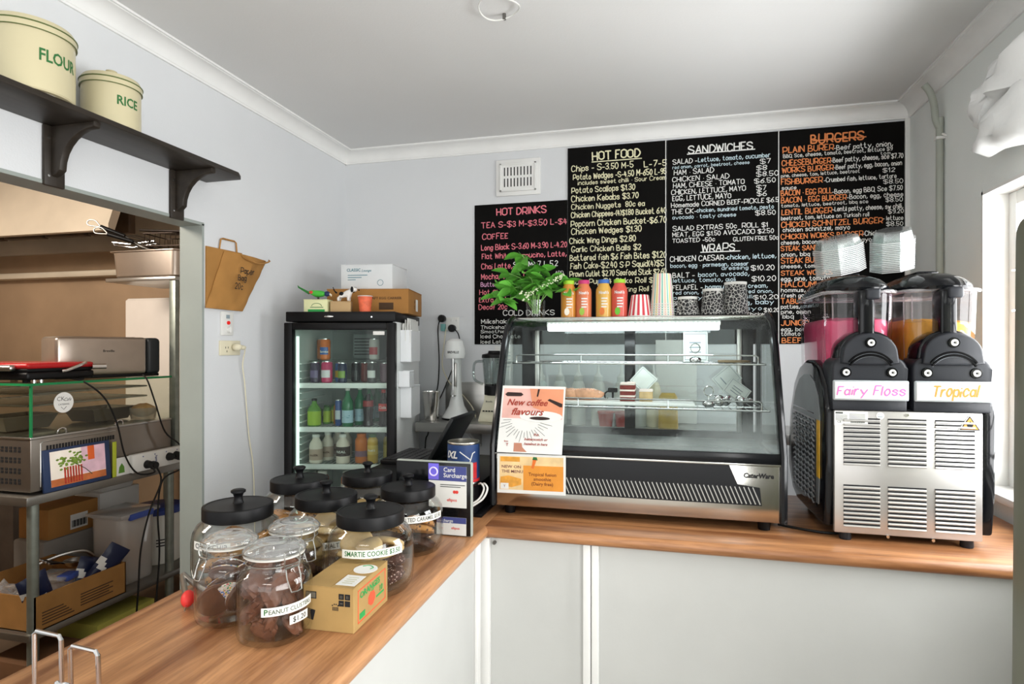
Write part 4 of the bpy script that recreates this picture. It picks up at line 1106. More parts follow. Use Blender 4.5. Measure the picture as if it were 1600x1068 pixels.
# front lower panel: steel, its dark reflection painted as a black field behind the louvres
G().box(CX0 + .02, CX1 - .02, 2.0, 2.016, .985, 1.16, .002).build('front_panel', M_casesteel, case)
g = G().prism([(CX0 + .20, 1.159), (.20, 1.159), (.225, 1.10), (.290, 1.092), (.296, 1.036), (CX0 + .20, 1.036)], 1.998, 2.002, 'xz')
g.build('reflection_field', M_caseblack, case)
g = G()
nst = 46
for k in range(nst):
    x = -.32 + k * (.292 + .32) / nst
    g.add([(x - .011, 1.9965, 1.092), (x - .0085, 1.9965, 1.0935), (x + .0135, 1.9965, 1.041), (x + .0105, 1.9965, 1.0395)] + [(x - .011, 1.998, 1.092), (x - .0085, 1.998, 1.0935), (x + .0135, 1.998, 1.041), (x + .0105, 1.998, 1.0395)], [(0, 3, 2, 1), (4, 5, 6, 7), (0, 1, 5, 4), (1, 2, 6, 5), (2, 3, 7, 6), (3, 0, 4, 7)])
g.build('louvre_slats', M_casesteel, case)
g = G(); put(g, ptext('CaterWare', .15, .03), (.243, 1.9985, 1.122), (1, 0, 0), (0, 0, 1), .021, width=.088)
g.build('maker_lettering', M_ink, case)
for x in (CX0 + .06, CX1 - .06):
    for y in (2.05, 2.47): G().cyl((x, y, .9505), (x, y, .986), .018, .022, 14).build('foot', M_black, case)
# base deck, rear frame, sliding doors
G().box(CX0 + .022, CX1 - .022, 2.016, 2.5, 1.155, 1.166).build('deck', mat('deck_steel', '9ea3a2', .35, .6, var=.05), case)
g = G().box(CX0 + .022, CX1 - .022, 2.02, 2.07, 1.166, 1.176)
for k in range(70): g.box(CX0 + .03 + k * .0128, CX0 + .036 + k * .0128, 2.03, 2.062, 1.176, 1.181)
g.build('air_grille', M_caseblack, case)
G().box(CX0 + .03, CX1 - .03, 2.30, 2.5, 1.166, 1.172).build('evaporator_cover', mat('frosted_cover', '8d9694', .4, .3, var=.2, scale=12), case)
g = G()
g.box(CX0 + .022, CX1 - .022, 2.485, 2.515, .99, 1.20).box(CX0 + .022, CX1 - .022, 2.485, 2.515, 1.60, 1.64)
g.build('rear_rail', M_caseblack, case)
for x in (CX0 + .022, -.155, CX1 - .075): G().box(x, x + .042, 2.485, 2.515, 1.20, 1.60, .003).build('rear_stile', M_caseblack, case)
G().box(CX1 - .095, CX1 - .078, 2.46, 2.484, 1.20, 1.60, .002).box(CX0 + .062, CX0 + .079, 2.46, 2.484, 1.20, 1.60, .002).build('shelf_upright', M_steel, case)
G().box(CX0 + .064, -.155, 2.497, 2.501, 1.20, 1.60).build('sliding_door', G_case, case)
G().box(-.113, CX1 - .075, 2.505, 2.509, 1.20, 1.60).build('sliding_door', G_case, case)
# curved front glass
fg = [p for p in PO if 1.18 < p[1] and p[0] < 2.31]
vs = []; fs = []
for x in (CX0 + .02, CX1 - .02):
    vs += [(x, y + .004, z - .001) for y, z in fg] + [(x, y + .009, z - .004) for y, z in fg]
n = len(fg)
for k in range(n - 1):
    fs += [(k, 2 * n + k, 2 * n + k + 1, k + 1), (n + k, n + k + 1, 3 * n + k + 1, 3 * n + k)]
fs += [(0, n, 3 * n, 2 * n), (n - 1, 3 * n - 1, 4 * n - 1, 2 * n - 1)]
G().add(vs, fs).build('front_glass', M_fog, case, 60)
# top with lamp
G().box(CX0 + .02, CX1 - .02, 2.30, 2.52, 1.630, 1.6455, .002).build('top_panel', M_casesteel, case)
lamp = G().box(-.44, .20, 2.285, 2.32, 1.608, 1.628, .004).build('lamp_housing', M_whiteplastic, case)
G().box(-.435, .195, 2.280, 2.3165, 1.592, 1.609, .004).build('lamp_tube', mat('led_light', 'f4fbff', .4, var=0, emit=14.0), lamp)
g = G()
for k in range(40): g.ball((-.43 + k * .016, 2.283, 1.618), (.003, .002, .003), 1)
g.build('led_dots', mat('led_light', 'f4fbff'), lamp)
area('case_lamp', (-.12, 2.295, 1.596), (R(-12), 0, 0), .62, .02, 3.2, (.93, .98, 1.0))
# wire shelves
def wire_shelf(z, y0, y1, name):
    g = G(); x0, x1 = CX0 + .03, CX1 - .03
    g.tube([(x0, y0, z), (x1, y0, z), (x1, y1, z), (x0, y1, z)], .0032, 8, True)
    g.tube([(x0 + .015, y0, z), (x0 + .015, y0, z + .026), (x0 + .025, y0, z + .031), (x1 - .035, y0, z + .031), (x1 - .025, y0, z + .026), (x1 - .025, y0, z)], .0026, 8)
    for x in (x0 + .26, x0 + .57): g.tube([(x, y0, z), (x, y0, z + .031)], .0022, 6)
    g.tube([(x0, (y0 + y1) / 2, z - .004), (x1, (y0 + y1) / 2, z - .004)], .003, 6)
    n = 34
    for k in range(n):
        x = x0 + .012 + k * (x1 - x0 - .024) / (n - 1)
        g.tube([(x, y0, z), (x, y1, z)], .0017, 5)
    o = g.build(name, M_chrome, case)
wire_shelf(1.470, 2.205, 2.475, 'upper_wire_shelf')
wire_shelf(1.318, 2.125, 2.475, 'lower_wire_shelf')

# things inside the case
ZS = 1.3215
t = thing('serving_board', 'white serving board under the cake slices in the case', 'board', (-.15, 2.28, ZS), world=True)
G().box(-.385, .105, 2.17, 2.36, ZS, ZS + .012, .004).build('board', mat('white_melamine', 'efefec', .3, var=.02), t)
M_bun = mat('iced_bun', 'd29a78', .6, var=.25, scale=30, bump=.5, bscale=60)
for x, l, lab in ((-.345, .055, 'sugared bun at the left, partly behind the coffee poster'), (-.285, .07, 'long sugared bun lying beside the red cake slice')):
    t = thing('bun', lab, 'bun', (x, 2.25, ZS + .012))
    G().ball((0, 0, .020), (l, .03, .022), 3, bump=.08, bs=2, seed=int(l * 100)).build('body', M_bun, t)
    g = G(); rnd = random.Random(int(l * 100))
    for k in range(40):
        a, b = rnd.uniform(-.8, .8), rnd.uniform(-.6, .6)
        zz = .022 * math.sqrt(max(0, 1 - a * a - b * b)) + .020
        g.ball((a * l, b * .03, zz), .0025, 1)
    g.build('sugar', mat('pink_sugar', 'efc9b8', .8, var=.2), t)
t = thing('cake_slice', 'red velvet cake slice with white cream layers in the case', 'cake', (-.128, 2.25, ZS + .012))
rv = mat('red_velvet_sponge', '7a2f2a', .9, var=.25, scale=70, bump=.5, bscale=90); cr = mat('cream_filling', 'f0dfd6', .6, var=.05)
for k in range(3): G().box(-.027, .027, -.04, .04, k * .021, k * .021 + .016, .003).build('sponge_layer', rv, t)
for k in range(2): G().box(-.0275, .0275, -.041, .041, k * .021 + .015, k * .021 + .022, .002).build('cream_layer', cr, t)
G().box(-.027, .027, -.04, .04, .058, .066, .004).ball((.01, -.02, .066), (.02, .02, .005), 2, bump=.3, bs=3).build('icing', cr, t)
t = thing('cake_slice', 'small pale cream cake slice right of the red one', 'cake', (-.063, 2.255, ZS + .012))
G().box(-.024, .024, -.035, .035, 0, .036, .004).build('cake', mat('pale_cake', 'c9ab7c', .8, var=.2, scale=40, bump=.4, bscale=60), t)
G().box(-.025, .025, -.036, .036, .034, .042, .004).build('icing', cr, t)
M_tag = mat('tag_card', 'e9efea', .6, var=.03)
def card(name, label, c, w, h, ang, tilt, lines, cat='price card'):
    t = thing(name, label, cat, c)
    M = Matrix.Rotation(R(ang), 4, 'Y') @ Matrix.Rotation(R(tilt), 4, 'X')
    G().box(-w / 2, w / 2, -.001, .001, 0, h, M=M).build('card', M_tag, t)
    g = G()
    for z0, z1 in ((.06, .075), (.925, .94)): g.box(-w * .44, w * .44, -.0014, -.001, h * z0, h * z1, M=M)
    for x in (-.44, .425): g.box(w * x, w * (x + .015), -.0014, -.001, h * .06, h * .94, M=M)
    for k in range(lines): g.box(-w * .25, w * .22, -.0014, -.001, h * (.3 + k * .16), h * (.34 + k * .16), M=M)
    g.build('border_print', mat('grey_print', '8c9aa0'), t)
card('price_card', 'white diamond-turned price card behind the red cake slice', (-.10, 2.36, ZS + .055), .075, .075, 42, -6, 0)
card('price_card', 'white bordered price card lying against wire holders at the right', (.245, 2.36, ZS + .02), .085, .07, 38, -25, 3)
card('price_card', 'pale green price card tilted behind the wire holders', (.20, 2.42, ZS + .06), .07, .09, 50, -10, 1)
card('price_card', 'white bordered certificate card standing on the upper shelf', (.118, 2.40, 1.474), .09, .115, 0, -6, 3)
def ring_holder(x, y, z, label, rz, group=None):
    t = thing('card_holder', label, 'card holder', (x, y, z), rz, group)
    G().ball((0, 0, .008), (.022, .022, .014), 3).build('base', M_chrome, t)
    G().tube([(.017 * math.cos(a), 0, .052 + .017 * math.sin(a)) for a in [R(-90 + 400 * k / 24) for k in range(25)]], .002, 6).build('coil', M_chrome, t)
    G().cyl((0, 0, .02), (0, 0, .037), .002, seg=8).build('stem', M_chrome, t)
ring_holder(.155, 2.24, ZS, 'chrome coil card holder upright on lower shelf, left of several', .3)
ring_holder(.115, 2.35, 1.474, 'chrome coil card holder below certificate on upper shelf', .2)
for i, (x, y, rx, rz) in enumerate(((.19, 2.25, 80, 20), (.225, 2.24, -75, 60), (.255, 2.25, 85, 130))):
    t = thing('card_holder', 'chrome coil card holder lying on its side on lower shelf', 'card holder', (x, y, ZS + .018), group='fallen coil card holders')
    t.rotation_euler = (R(rx), 0, R(rz))
    G().ball((0, 0, .008), (.020, .020, .012), 3).build('base', M_chrome, t)
    G().tube([(.016 * math.cos(a), 0, .045 + .016 * math.sin(a)) for a in [R(-90 + 400 * k / 24) for k in range(25)]], .002, 6).build('coil', M_chrome, t)
t = thing('cake_board', 'round brown cake board lying on the upper shelf', 'board', (.25, 2.34, 1.474))
G().lathe([(0, 0), (.055, 0), (.057, .004), (.055, .008), (0, .008)], seg=32).build('disc', mat('card_brown', '8a7658', .6, var=.1), t)
t = thing('hooked_tag_holder', 'small black hooked clip beside the red cake slice', 'clip', (-.19, 2.33, ZS))
G().box(-.018, .018, -.01, .01, .035, .052, .003).cyl((0, 0, 0), (0, 0, .036), .004, seg=8).build('clip', M_black, t)
G().tube([(-.016, 0, .04), (-.03, 0, .03), (-.028, 0, .012), (-.018, 0, .012)], .003, 6, sm=4).build('hook', M_black, t)

# posters stuck on the case front
t = thing('coffee_poster', 'white poster for new coffee flavours on the case glass', 'poster', (-.45, 1.99, 1.17), world=True)
o = Vector((-.556, 1.986, 1.170)); ux = Vector((1, 0, -.004)); uy = Vector((0, .36, 1)).normalized(); W, H = .226, .237
M = frame_mat(o, ux, uy)
def pbox(g, x0, x1, y0, y1, k, M=M): return g.box(x0, x1, y0, y1, .0008 + k * .0003, .0011 + k * .0003, M=M)
G().box(0, W, 0, H, 0, .0009, M=M).build('sheet', M_paper, t)
pbox(G(), .006, .220, .12, .227, 0).build('pink_field', mat('poster_pink', 'e3b3a8', .6, var=.18, scale=9), t)
g = G(); g.prism([(.115, .160), (.22, .125), (.22, .227), (.10, .227)], .0015, .0018, 'xy', M=M); g.build('orange_field', mat('poster_orange', 'df9470', .6, var=.15, scale=9), t)
g = G(); g.prism([(.012, .205), (.02, .213), (.07, .212), (.078, .205), (.07, .199), (.02, .198)], .0019, .0022, 'xy', M=M).prism([(.165, .186), (.21, .163), (.218, .163), (.218, .175), (.172, .192)], .0019, .0022, 'xy', M=M).prism([(.126, .199), (.131, .198), (.136, .226), (.129, .226)], .0019, .0022, 'xy', M=M)
g.build('straws', mat('dark_brown_print', '2e1f1c', .6, var=.1), t)
g = G(); g.prism([(.085 + .075 * math.cos(a) + .06, .128 + .020 * math.sin(a)) for a in [2 * PI * k / 24 for k in range(24)]], .0019, .0022, 'xy', M=M); g.build('cup_rim', M_paper, t)
g = G(); g.prism([(.142 + .036 * math.cos(a), .1215 + .006 * math.sin(a)) for a in [2 * PI * k / 20 for k in range(20)]], .0023, .0026, 'xy', M=M); g.build('coffee_surface', mat('dark_brown_print', '2e1f1c'), t)
g = G()
for k in range(19):
    a = R(185 + k * 9.4); c_ = (.092, .118)
    r0, r1 = .042 + .004 * (k % 2), .066 + .008 * (k % 3)
    p0 = (c_[0] + r0 * 1.2 * math.cos(a), c_[1] + r0 * math.sin(a)); p1 = (c_[0] + r1 * 1.2 * math.cos(a), c_[1] + r1 * math.sin(a))
    dx, dy = p1[0] - p0[0], p1[1] - p0[1]; L = math.hypot(dx, dy); nx, ny = -dy / L * .0006, dx / L * .0006
    g.prism([(p0[0] + nx, p0[1] + ny), (p0[0] - nx, p0[1] - ny), (p1[0] - nx, p1[1] - ny), (p1[0] + nx, p1[1] + ny)], .0016, .0019, 'xy', M=M)
g.build('ray_lines', mat('grey_print_dark', '6c706c'), t)
n_ = (M.to_3x3() @ Vector((0, 0, 1)))
def on(x, y, k=.0028): return M @ Vector((x, y, k))
g = G()
put(g, ptext('New coffee', .35, .02), on(.022, .166), ux, uy, .032, width=.145)
put(g, ptext('flavours', .35, .02), on(.040, .132), ux, uy, .034, width=.115)
g.build('title_lettering', mat('poster_red', '9c3b2c', .6, var=0), t)
g = G()
for s_, y in (('Put', .060), ('butterscotch or', .044), ('hazelnut in here', .028)): put(g, ptext(s_, .3, .02), on(.134, y), ux, uy, .0125, align='c', width=None)
g.build('small_lettering', mat('poster_red', '9c3b2c'), t)
g = G(); g.prism([(.058, .004), (.105, .004), (.088, .02), (.085, .034), (.058, .034)], .0012, .0015, 'xy', M=M); g.build('brown_corner', mat('poster_brown', 'b98068', .6, var=.1), t)
g = G(); put(g, ptext('T', 0, .02), on(.030, .022), ux, uy, .014); put(g, ptext('Brew', 0, .02), on(.023, .036), ux, uy, .007); g.build('badge_lettering', mat('poster_red', '9c3b2c'), t)
t = thing('smoothie_poster', 'orange smoothie notice taped low on the display case front', 'poster', (-.43, 1.992, 1.03), world=True)
o = Vector((-.556, 1.9915, 1.030)); uy = Vector((0, 0, 1)); ux = Vector((1, 0, .012)); W, H = .238, .134
M2 = frame_mat(o, ux, uy)
G().box(0, W, 0, H, 0, .0009, M=M2).build('sheet', M_paper, t)
pbox(G(), .008, .230, .012, .126, 0, M2).build('print_field', mat('smoothie_cream', 'e6c894', .6, var=.2, scale=14), t)
pbox(G(), .092, .230, .012, .096, 1, M2).build('orange_field', mat('smoothie_orange', 'd98f36', .6, var=.15, scale=10), t)
g = G(); pbox(g, .012, .080, .108, .124, 1, M2); g.build('fruit_strip', mat('mango_print', 'd99a3e', .6, var=.2, scale=40), t); g = G(); g.prism([(.01, .03), (.05, .02), (.085, .03), (.085, .05), (.04, .06), (.012, .055)], .0011, .0014, 'xy', M=M2); g.build('fruit_pieces', mat('mango_print', 'd99a3e', .6, var=.2, scale=40), t)
g = G(); g.prism([(.120, .088), (.128, .086), (.138, .116), (.126, .118)], .0014, .0018, 'xy', M=M2); g.build('carrot', mat('carrot_print', 'd9702e', .6, var=.1), t)
g = G(); g.prism([(.124, .116), (.142, .115), (.139, .125), (.127, .126)], .0014, .0018, 'xy', M=M2); g.build('leaf', M_green, t)
g = G(); pbox(g, .012, .040, .014, .034, 2, M2); g.build('badge', M_paper, t)
on2 = lambda x, y: M2 @ Vector((x, y, .0022))
g = G(); put(g, ptext('NEW ON', 0, .01), on2(.016, .086), ux, uy, .014, width=.068); put(g, ptext('THE MENU', 0, .01), on2(.016, .070), ux, uy, .014, width=.075); put(g, ptext('Y', 0, .01), on2(.022, .02), ux, uy, .012); g.build('title_lettering', mat('smoothie_purple', '7a4a4a', .6, var=0), t)
g = G()
for s_, y in (('Tropical fusion', .062), ('smoothie', .046), ('(Dairy free)', .030)): put(g, ptext(s_, 0, .01), on2(.158, y), ux, uy, .016, align='c')
g.build('lettering', mat('smoothie_brown', '7a3f1c', .6, var=0), t)

# ------------------------------------------------------------------ on top of the case
ZK = 1.6456
t = thing('basil_plant', 'leafy green basil cuttings in a glass of water on the case', 'plant', (-.505, 2.39, ZK))
G().lathe([(0, .003), (.032, 0), (.036, .005), (.040, .075), (.038, .075), (.034, .008), (0, .007)], seg=28).build('glass', G_jar, t, 60)
M_leaf = mat('basil_leaf', '64ad42', .45, var=.25, scale=12); M_stem = mat('basil_stem', '7fae5c', .5, var=.1)
rnd = random.Random(5)
stems = G(); leaves = G(); flowers = G()
def leaf(g, p, d, L, wd, up=.3):
    d = Vector(d).normalized(); s_ = d.cross(Vector((0, 0, 1))); s_ = s_.normalized() if s_.length > 1e-3 else Vector((1, 0, 0)); u = s_.cross(d)
    s_ = (s_ * math.cos(up) + u * math.sin(up)); u = s_.cross(d)
    n = 6; vs = []; fs = []
    for i in range(n + 1):
        t_ = i / n; w_ = wd * (math.sin(PI * t_ ** .8) ** .8) if 0 < i < n else 0.0
        c_ = Vector(p) + d * (L * t_) + u * (-.18 * L * t_ * t_ + .0)
        vs += [c_ - s_ * w_ + u * w_ * .35, c_, c_ + s_ * w_ + u * w_ * .35]
    for i in range(n):
        b = i * 3
        fs += [(b, b + 1, b + 4, b + 3), (b + 1, b + 2, b + 5, b + 4)]
    g.add(vs, fs)
tips = [(-.05, -.05, .275), (-.12, .0, .20), (-.165, -.03, .15), (-.18, -.02, .10), (.02, .0, .21), (.08, -.03, .18), (.13, .02, .15), (-.02, -.06, .18), (.05, -.08, .14), (-.10, -.07, .13), (.16, -.03, .11), (-.07, .05, .18), (.03, .06, .16), (-.14, -.06, .07)]
for tip in tips:
    tip = Vector(tip) * .93
    base = Vector((rnd.uniform(-.012, .012), rnd.uniform(-.012, .012), .02)); mid = Vector((tip.x * .4, tip.y * .4, .5 * tip.z + .055))
    pts = smooth([base, mid, tip], 6); stems.tube(pts, .0022, 5)
    for k in (6, 8, 10, 11, 12):
        p = pts[k]
        if p.z < .06: continue
        for sg in (0, 1):
            a = rnd.uniform(0, 6.28) + sg * PI
            d = Vector((math.cos(a), math.sin(a), rnd.uniform(-.5, .35)))
            leaf(leaves, p, d, rnd.uniform(.055, .092), rnd.uniform(.016, .027), rnd.uniform(-.8, .8))
fp = smooth([Vector((-.02, -.07, .09)), Vector((.03, -.09, .115)), Vector((.09, -.08, .145)), Vector((.12, -.06, .165))], 8)
stems.tube(fp, .0018, 5)
for p in fp:
    for k in range(3): flowers.ball(p + Vector((rnd.uniform(-.007, .007), rnd.uniform(-.007, .007), rnd.uniform(-.007, .007))), .003, 1)
for k in range(14): flowers.ball((-.03 + rnd.uniform(-.02, .02), -.085 + rnd.uniform(-.01, .01), .085 + rnd.uniform(-.02, .02)), .004, 1)
stems.build('stems', M_stem, t); leaves.build('leaves', M_leaf, t, 80); flowers.build('flower_spike', mat('basil_flower', 'dfe6c4', .6, var=.1), t)
# juice bottles
def juice(x, body, top, fruit, cap, label, oy=2.38):
    t = thing('juice_bottle', label, 'bottle', (x, oy, ZK))
    G().lathe([(0, .002), (.027, 0), (.031, .004), (.0315, .10), (.030, .112), (.0215, .128), (.0205, .136), (0, .136)], seg=28).build('body', body, t)
    G().lathe([(.0212, .134), (.0225, .135), (.0225, .147), (.0212, .149), (0, .149)], seg=24).build('cap', cap, t)
    a = math.atan2(-oy, -x)
    g = G(); wrap(g, ptext("Noah's", 0, .03), .0320, a, .092, .016, width=.040)
    for k in range(4): band(g, .0320, a - .3, a + .45 - .1 * (k % 2), .072 - k * .011, .077 - k * .011, seg=6)
    g.build('label_lettering', M_paper, t)
    g = G()
    wv = []
    for k in range(10):
        an = 2 * PI * k / 10; wv.append((a - .25 + .34 * math.cos(an), .024 + .015 * math.sin(an)))
    g.add([(.0321 * math.cos(q), .0321 * math.sin(q), z) for q, z in wv], [list(range(10))]); g.build('fruit_print', fruit, t)
    return t
J_or = mat('orange_juice', 'c98a3a', .2, var=.08); J_pk = mat('guava_juice', 'cf7650', .2, var=.08); J_ye = mat('mango_juice', 'd3a650', .2, var=.08); J_rd = mat('berry_juice', 'd0584a', .2, var=.08)
C_g = mat('lime_cap', '9ccc3a', .35, var=.03); C_p = mat('magenta_cap', 'c03a72', .35, var=.03); C_b = mat('blue_cap', '3e6cb8', .35, var=.03)
juice(-.368, J_or, 0, mat('white_fruit_print', 'efe8d8', .5, var=0), C_g, 'orange juice bottle with lime cap, half behind the basil leaves')
juice(-.308, J_pk, 0, mat('lime_fruit_print', '9cbf4a', .5, var=0), C_p, 'peach coloured juice bottle with magenta cap')
juice(-.229, J_ye, 0, mat('mango_fruit_print', 'dd7a38', .5, var=0), C_b, 'yellow juice bottle with blue cap')
juice(-.168, J_rd, 0, mat('leaf_print', '6cc03a', .5, var=0), C_g, 'red juice bottle with lime cap')
# paper cups, upside down
def stripes(name, cols, n):
    m = bpy.data.materials.new(name); m.use_nodes = True
    nt = m.node_tree; b = nt.nodes['Principled BSDF']; b.inputs['Roughness'].default_value = .55
    tc = nt.nodes.new('ShaderNodeTexCoord'); sp = nt.nodes.new('ShaderNodeSeparateXYZ'); nt.links.new(tc.outputs['Object'], sp.inputs[0])
    at = nt.nodes.new('ShaderNodeMath'); at.operation = 'ARCTAN2'; nt.links.new(sp.outputs['Y'], at.inputs[0]); nt.links.new(sp.outputs['X'], at.inputs[1])
    mu = nt.nodes.new('ShaderNodeMath'); mu.operation = 'MULTIPLY_ADD'; mu.inputs[1].default_value = n / (2 * PI); mu.inputs[2].default_value = 20; nt.links.new(at.outputs[0], mu.inputs[0])
    fr_ = nt.nodes.new('ShaderNodeMath'); fr_.operation = 'FRACT'; nt.links.new(mu.outputs[0], fr_.inputs[0])
    r = nt.nodes.new('ShaderNodeValToRGB'); r.color_ramp.interpolation = 'CONSTANT'
    k = len(cols)
    for i, h in enumerate(cols):
        e = r.color_ramp.elements[0] if i == 0 else (r.color_ramp.elements[1] if i == 1 else r.color_ramp.elements.new(i / k))
        e.position = i / k; e.color = lin(h)
    nt.links.new(fr_.outputs[0], r.inputs[0]); nt.links.new(r.outputs[0], b.inputs['Base Color'])
    return m
def cup(name, label, x, r0, r1, h, m, rimm, y=2.38, z=ZK, loops=0, pitch=.008):
    t = thing(name, label, 'cup', (x, y, z))
    G().lathe([(r0 - .002, .002), (r0, .002), (r1, h - .004), (r1 - .002, h), (r1 - .006, h), (r1 - .007, h - .006), (0, h - .006)], seg=36).build('wall', m, t)
    g = G().ring((0, 0, .003), r0 + .0008, .0028, 36, 6)
    for k in range(loops): g.ring((0, 0, .003 + (k + 1) * pitch), r0 + .0008 - (r0 - r1) * (k + 1) * pitch / h, .0018, 36, 6)
    g.build('rim', rimm, t)
    return t
M_stripe = stripes('red_white_stripes', ['cf3a48', 'f2ece6'], 14)
M_candy = stripes('candy_stripes', ['efe4cf', '7cc4bc', 'f2ead8', 'e6d27a', 'f2ead8', 'd08aa8', 'f2ead8', '5fb6b0', 'efe4cf', 'e8b8a8'], 5)
cup('paper_cup', 'red and white striped paper cup upside down on the case', -.089, .047, .034, .086, M_stripe, M_paper)
cup('paper_cup', 'tall stack of multicoloured striped paper cups upside down on case', -.0055, .047, .034, .165, M_candy, M_paper, loops=5, pitch=.009)
M_doodle = spot_mat('doodle_print', '17181a', ['c9c9c4'], 85, .055, .6, kind='edge')
for x, r0, r1, h, lab in ((.088, .046, .034, .074, 'small black doodle-printed coffee cup upside down, left of three'), (.180, .046, .036, .102, 'medium black doodle-printed coffee cup upside down between two'), (.260, .047, .038, .125, 'tall black doodle-printed coffee cup upside down, right of three')):
    t = cup('coffee_cup', lab, x, r0, r1, h, M_doodle, M_black)
    G().lathe([(r1 + .0005, h - .009), (r1 + .0022, h - .008), (r1 + .0022, h + .0012), (r1 - .002, h + .0015), (r1 - .003, h - .002)], seg=36).build('white_foot_rim', M_paper, t)

# ================================================================== SLUSHIE MACHINE
SX0, SX1, SF = .487, .912, 1.985
M_slblack = mat('slush_black_plastic', '23252a', .38, var=.06)
M_slgloss = mat('slush_gloss_black', '0e0f12', .1, var=.04)
M_slpanel = mat('slush_panel_steel', 'cbc9c6', .34, .75, var=.04, scale=3)
sl = thing('slushie_machine', 'black and silver twin-tank slushie machine with Fairy Floss and Tropical labels', 'slushie machine', (.70, 2.22, ZT), world=True)
SZ = .982
# side covers with an arched top
arch = [(2.02, .985), (2.005, 1.10), (2.0, 1.33), (2.03, 1.41), (2.09, 1.462), (2.17, 1.487), (2.26, 1.487), (2.36, 1.462), (2.45, 1.40), (2.52, 1.29), (2.555, 1.16), (2.55, 1.07), (2.48, .995), (2.40, .972), (2.2, .975)]
def ins(pts, k):
    cy = sum(p[0] for p in pts) / len(pts); cz = sum(p[1] for p in pts) / len(pts)
    return [(cy + (y - cy) * k, cz + (z - cz) * k) for y, z in pts]
for x0, x1, xo in ((SX0 - .012, SX0 + .032, SX0 - .0125), (SX1 - .032, SX1 + .012, SX1 + .0125)):
    s_ = G().prism(arch, x0, x1, 'yz', .013, 4).build('side_cover', M_slgloss, sl)
    d = -1 if xo < .7 else 1
    inset = ins(arch, .80)
    G().prism(inset, xo, xo + d * .002, 'yz').build('side_inset', mat('slush_grey_inset', '8b8f90', .4, .4, var=.1), s_)
    lo = [(2.10, 1.02), (2.10, 1.30), (2.44, 1.30), (2.48, 1.18), (2.46, 1.05), (2.40, 1.01)]
    G().prism(lo, xo + d * .0015, xo + d * .0035, 'yz').build('vent_backing', M_slgloss, s_)
    g = G()
    for r_ in range(15):
        z = 1.03 + r_ * .018
        pts = []
        for k in range(13): pts.append((xo + d * .005, 2.115 + k * .0255, z + (.008 if k % 2 else 0)))
        g.tube(pts, .0035, 5)
    g.build('chevron_vent', mat('slush_vent_grey', '9a9da0', .35, .5, var=.05), s_)
    g = G().tube([(xo + d * .003, 2.13, 1.315), (xo + d * .003, 2.44, 1.315)], .002, 5)
    g.build('seam', M_slgloss, s_)
    if d < 0:
        G().box(xo - .0042, xo - .002, 2.05, 2.085, 1.12, 1.30).build('yellow_sticker', mat('yellow_sticker', 'd9a62c', .5, var=.25, scale=30), s_)
# carcass and front panel
G().box(SX0 + .03, SX1 - .03, 2.0, 2.46, SZ, 1.345).build('carcass', M_slblack, sl)
fp = G().box(SX0 + .010, SX1 - .030, SF, 2.002, .974, 1.341, .004).build('front_panel', M_slpanel, sl)
for cx in (.5215, .640, .762):
    w_ = .098 if cx < .6 else .100
    for z0, n in ((1.178, 9), (.994, 10), (1.296, 2)):
        g = G(); gd = G()
        for k in range(n):
            z = z0 + k * .0128
            gd.box(cx, cx + w_, SF - .0012, SF, z + .0056, z + .0104)
            M = Matrix.Translation((0, SF - .0005, z + .0035)) @ Matrix.Rotation(R(-24), 4, 'X')
            g.box(cx, cx + w_, -.0035, .0005, -.0044, .0020, .0010, 1, M=M)
        gd.build('louvre_slots', M_ink, fp); g.build('louvre_blades', M_slpanel, fp)
for x, z in ((.690, 1.331), (.640, .972), (.757, .970)): G().cyl((x, SF, z), (x, SF - .003, z), .0045, seg=12).build('panel_screw', M_chrome, fp)
rp = G().box(.497, .587, SF - .0016, SF - .0004, 1.296, 1.338).build('rating_plate', M_paper, fp)
g = G().box(.500, .520, SF - .002, SF - .0015, 1.331, 1.336)
for k in range(5): g.box(.500, .532, SF - .002, SF - .0015, 1.312 + k * .0036, 1.3132 + k * .0036).box(.537, .580, SF - .002, SF - .0015, 1.315 + k * .0036, 1.3162 + k * .0036)
for k in range(16): g.box(.541 + k * .0024, .5424 + k * .0024, SF - .002, SF - .0015, 1.304, 1.311)
put(g, ptext('CE', 0, .01), (.505, SF - .0019, 1.304), (1, 0, 0), (0, 0, 1), .009)
g.build('plate_print', mat('grey_print_dark', '6c706c'), rp)
st = G().cyl((.620, SF, 1.327), (.620, SF - .0012, 1.327), .0105, seg=24).build('round_sticker', M_paper, fp)
g = G().box(.613, .627, SF - .0016, SF - .0011, 1.329, 1.3305).box(.614, .626, SF - .0016, SF - .0011, 1.323, 1.3255); g.build('sticker_print', mat('grey_print', '8c9aa0'), st)
ws = G().prism([(.819, 1.291), (.877, 1.291), (.850, 1.334), (.846, 1.334)], SF - .0022, SF - .0008, 'xz').build('warning_sign', M_paper, fp)
G().prism([(.8225, 1.2925), (.8735, 1.2925), (.848, 1.3325)], SF - .0026, SF - .002, 'xz').build('sign_border', M_ink, ws)
G().prism([(.827, 1.295), (.869, 1.295), (.848, 1.328)], SF - .003, SF - .0025, 'xz').build('sign_field', mat('amber_sign', 'e3a04a', .5, var=0), ws)
g = G().prism([(.842, 1.3015), (.854, 1.3015), (.8565, 1.307), (.8535, 1.313), (.852, 1.309), (.8495, 1.319), (.845, 1.311), (.8435, 1.314), (.8405, 1.307)], SF - .0034, SF - .0029, 'xz')
g.build('flame', M_ink, ws)
G().box(.839, .857, SF - .0034, SF - .0029, 1.2975, 1.2992).build('flame_bar', M_ink, ws)
for x in (.533, .852):
    for y in (2.01, 2.42): G().lathe([(0, 0), (.016, 0), (.0175, .004), (.0155, .034), (0, .034)], (x, y, .9505), 12).build('foot', M_slblack, sl)
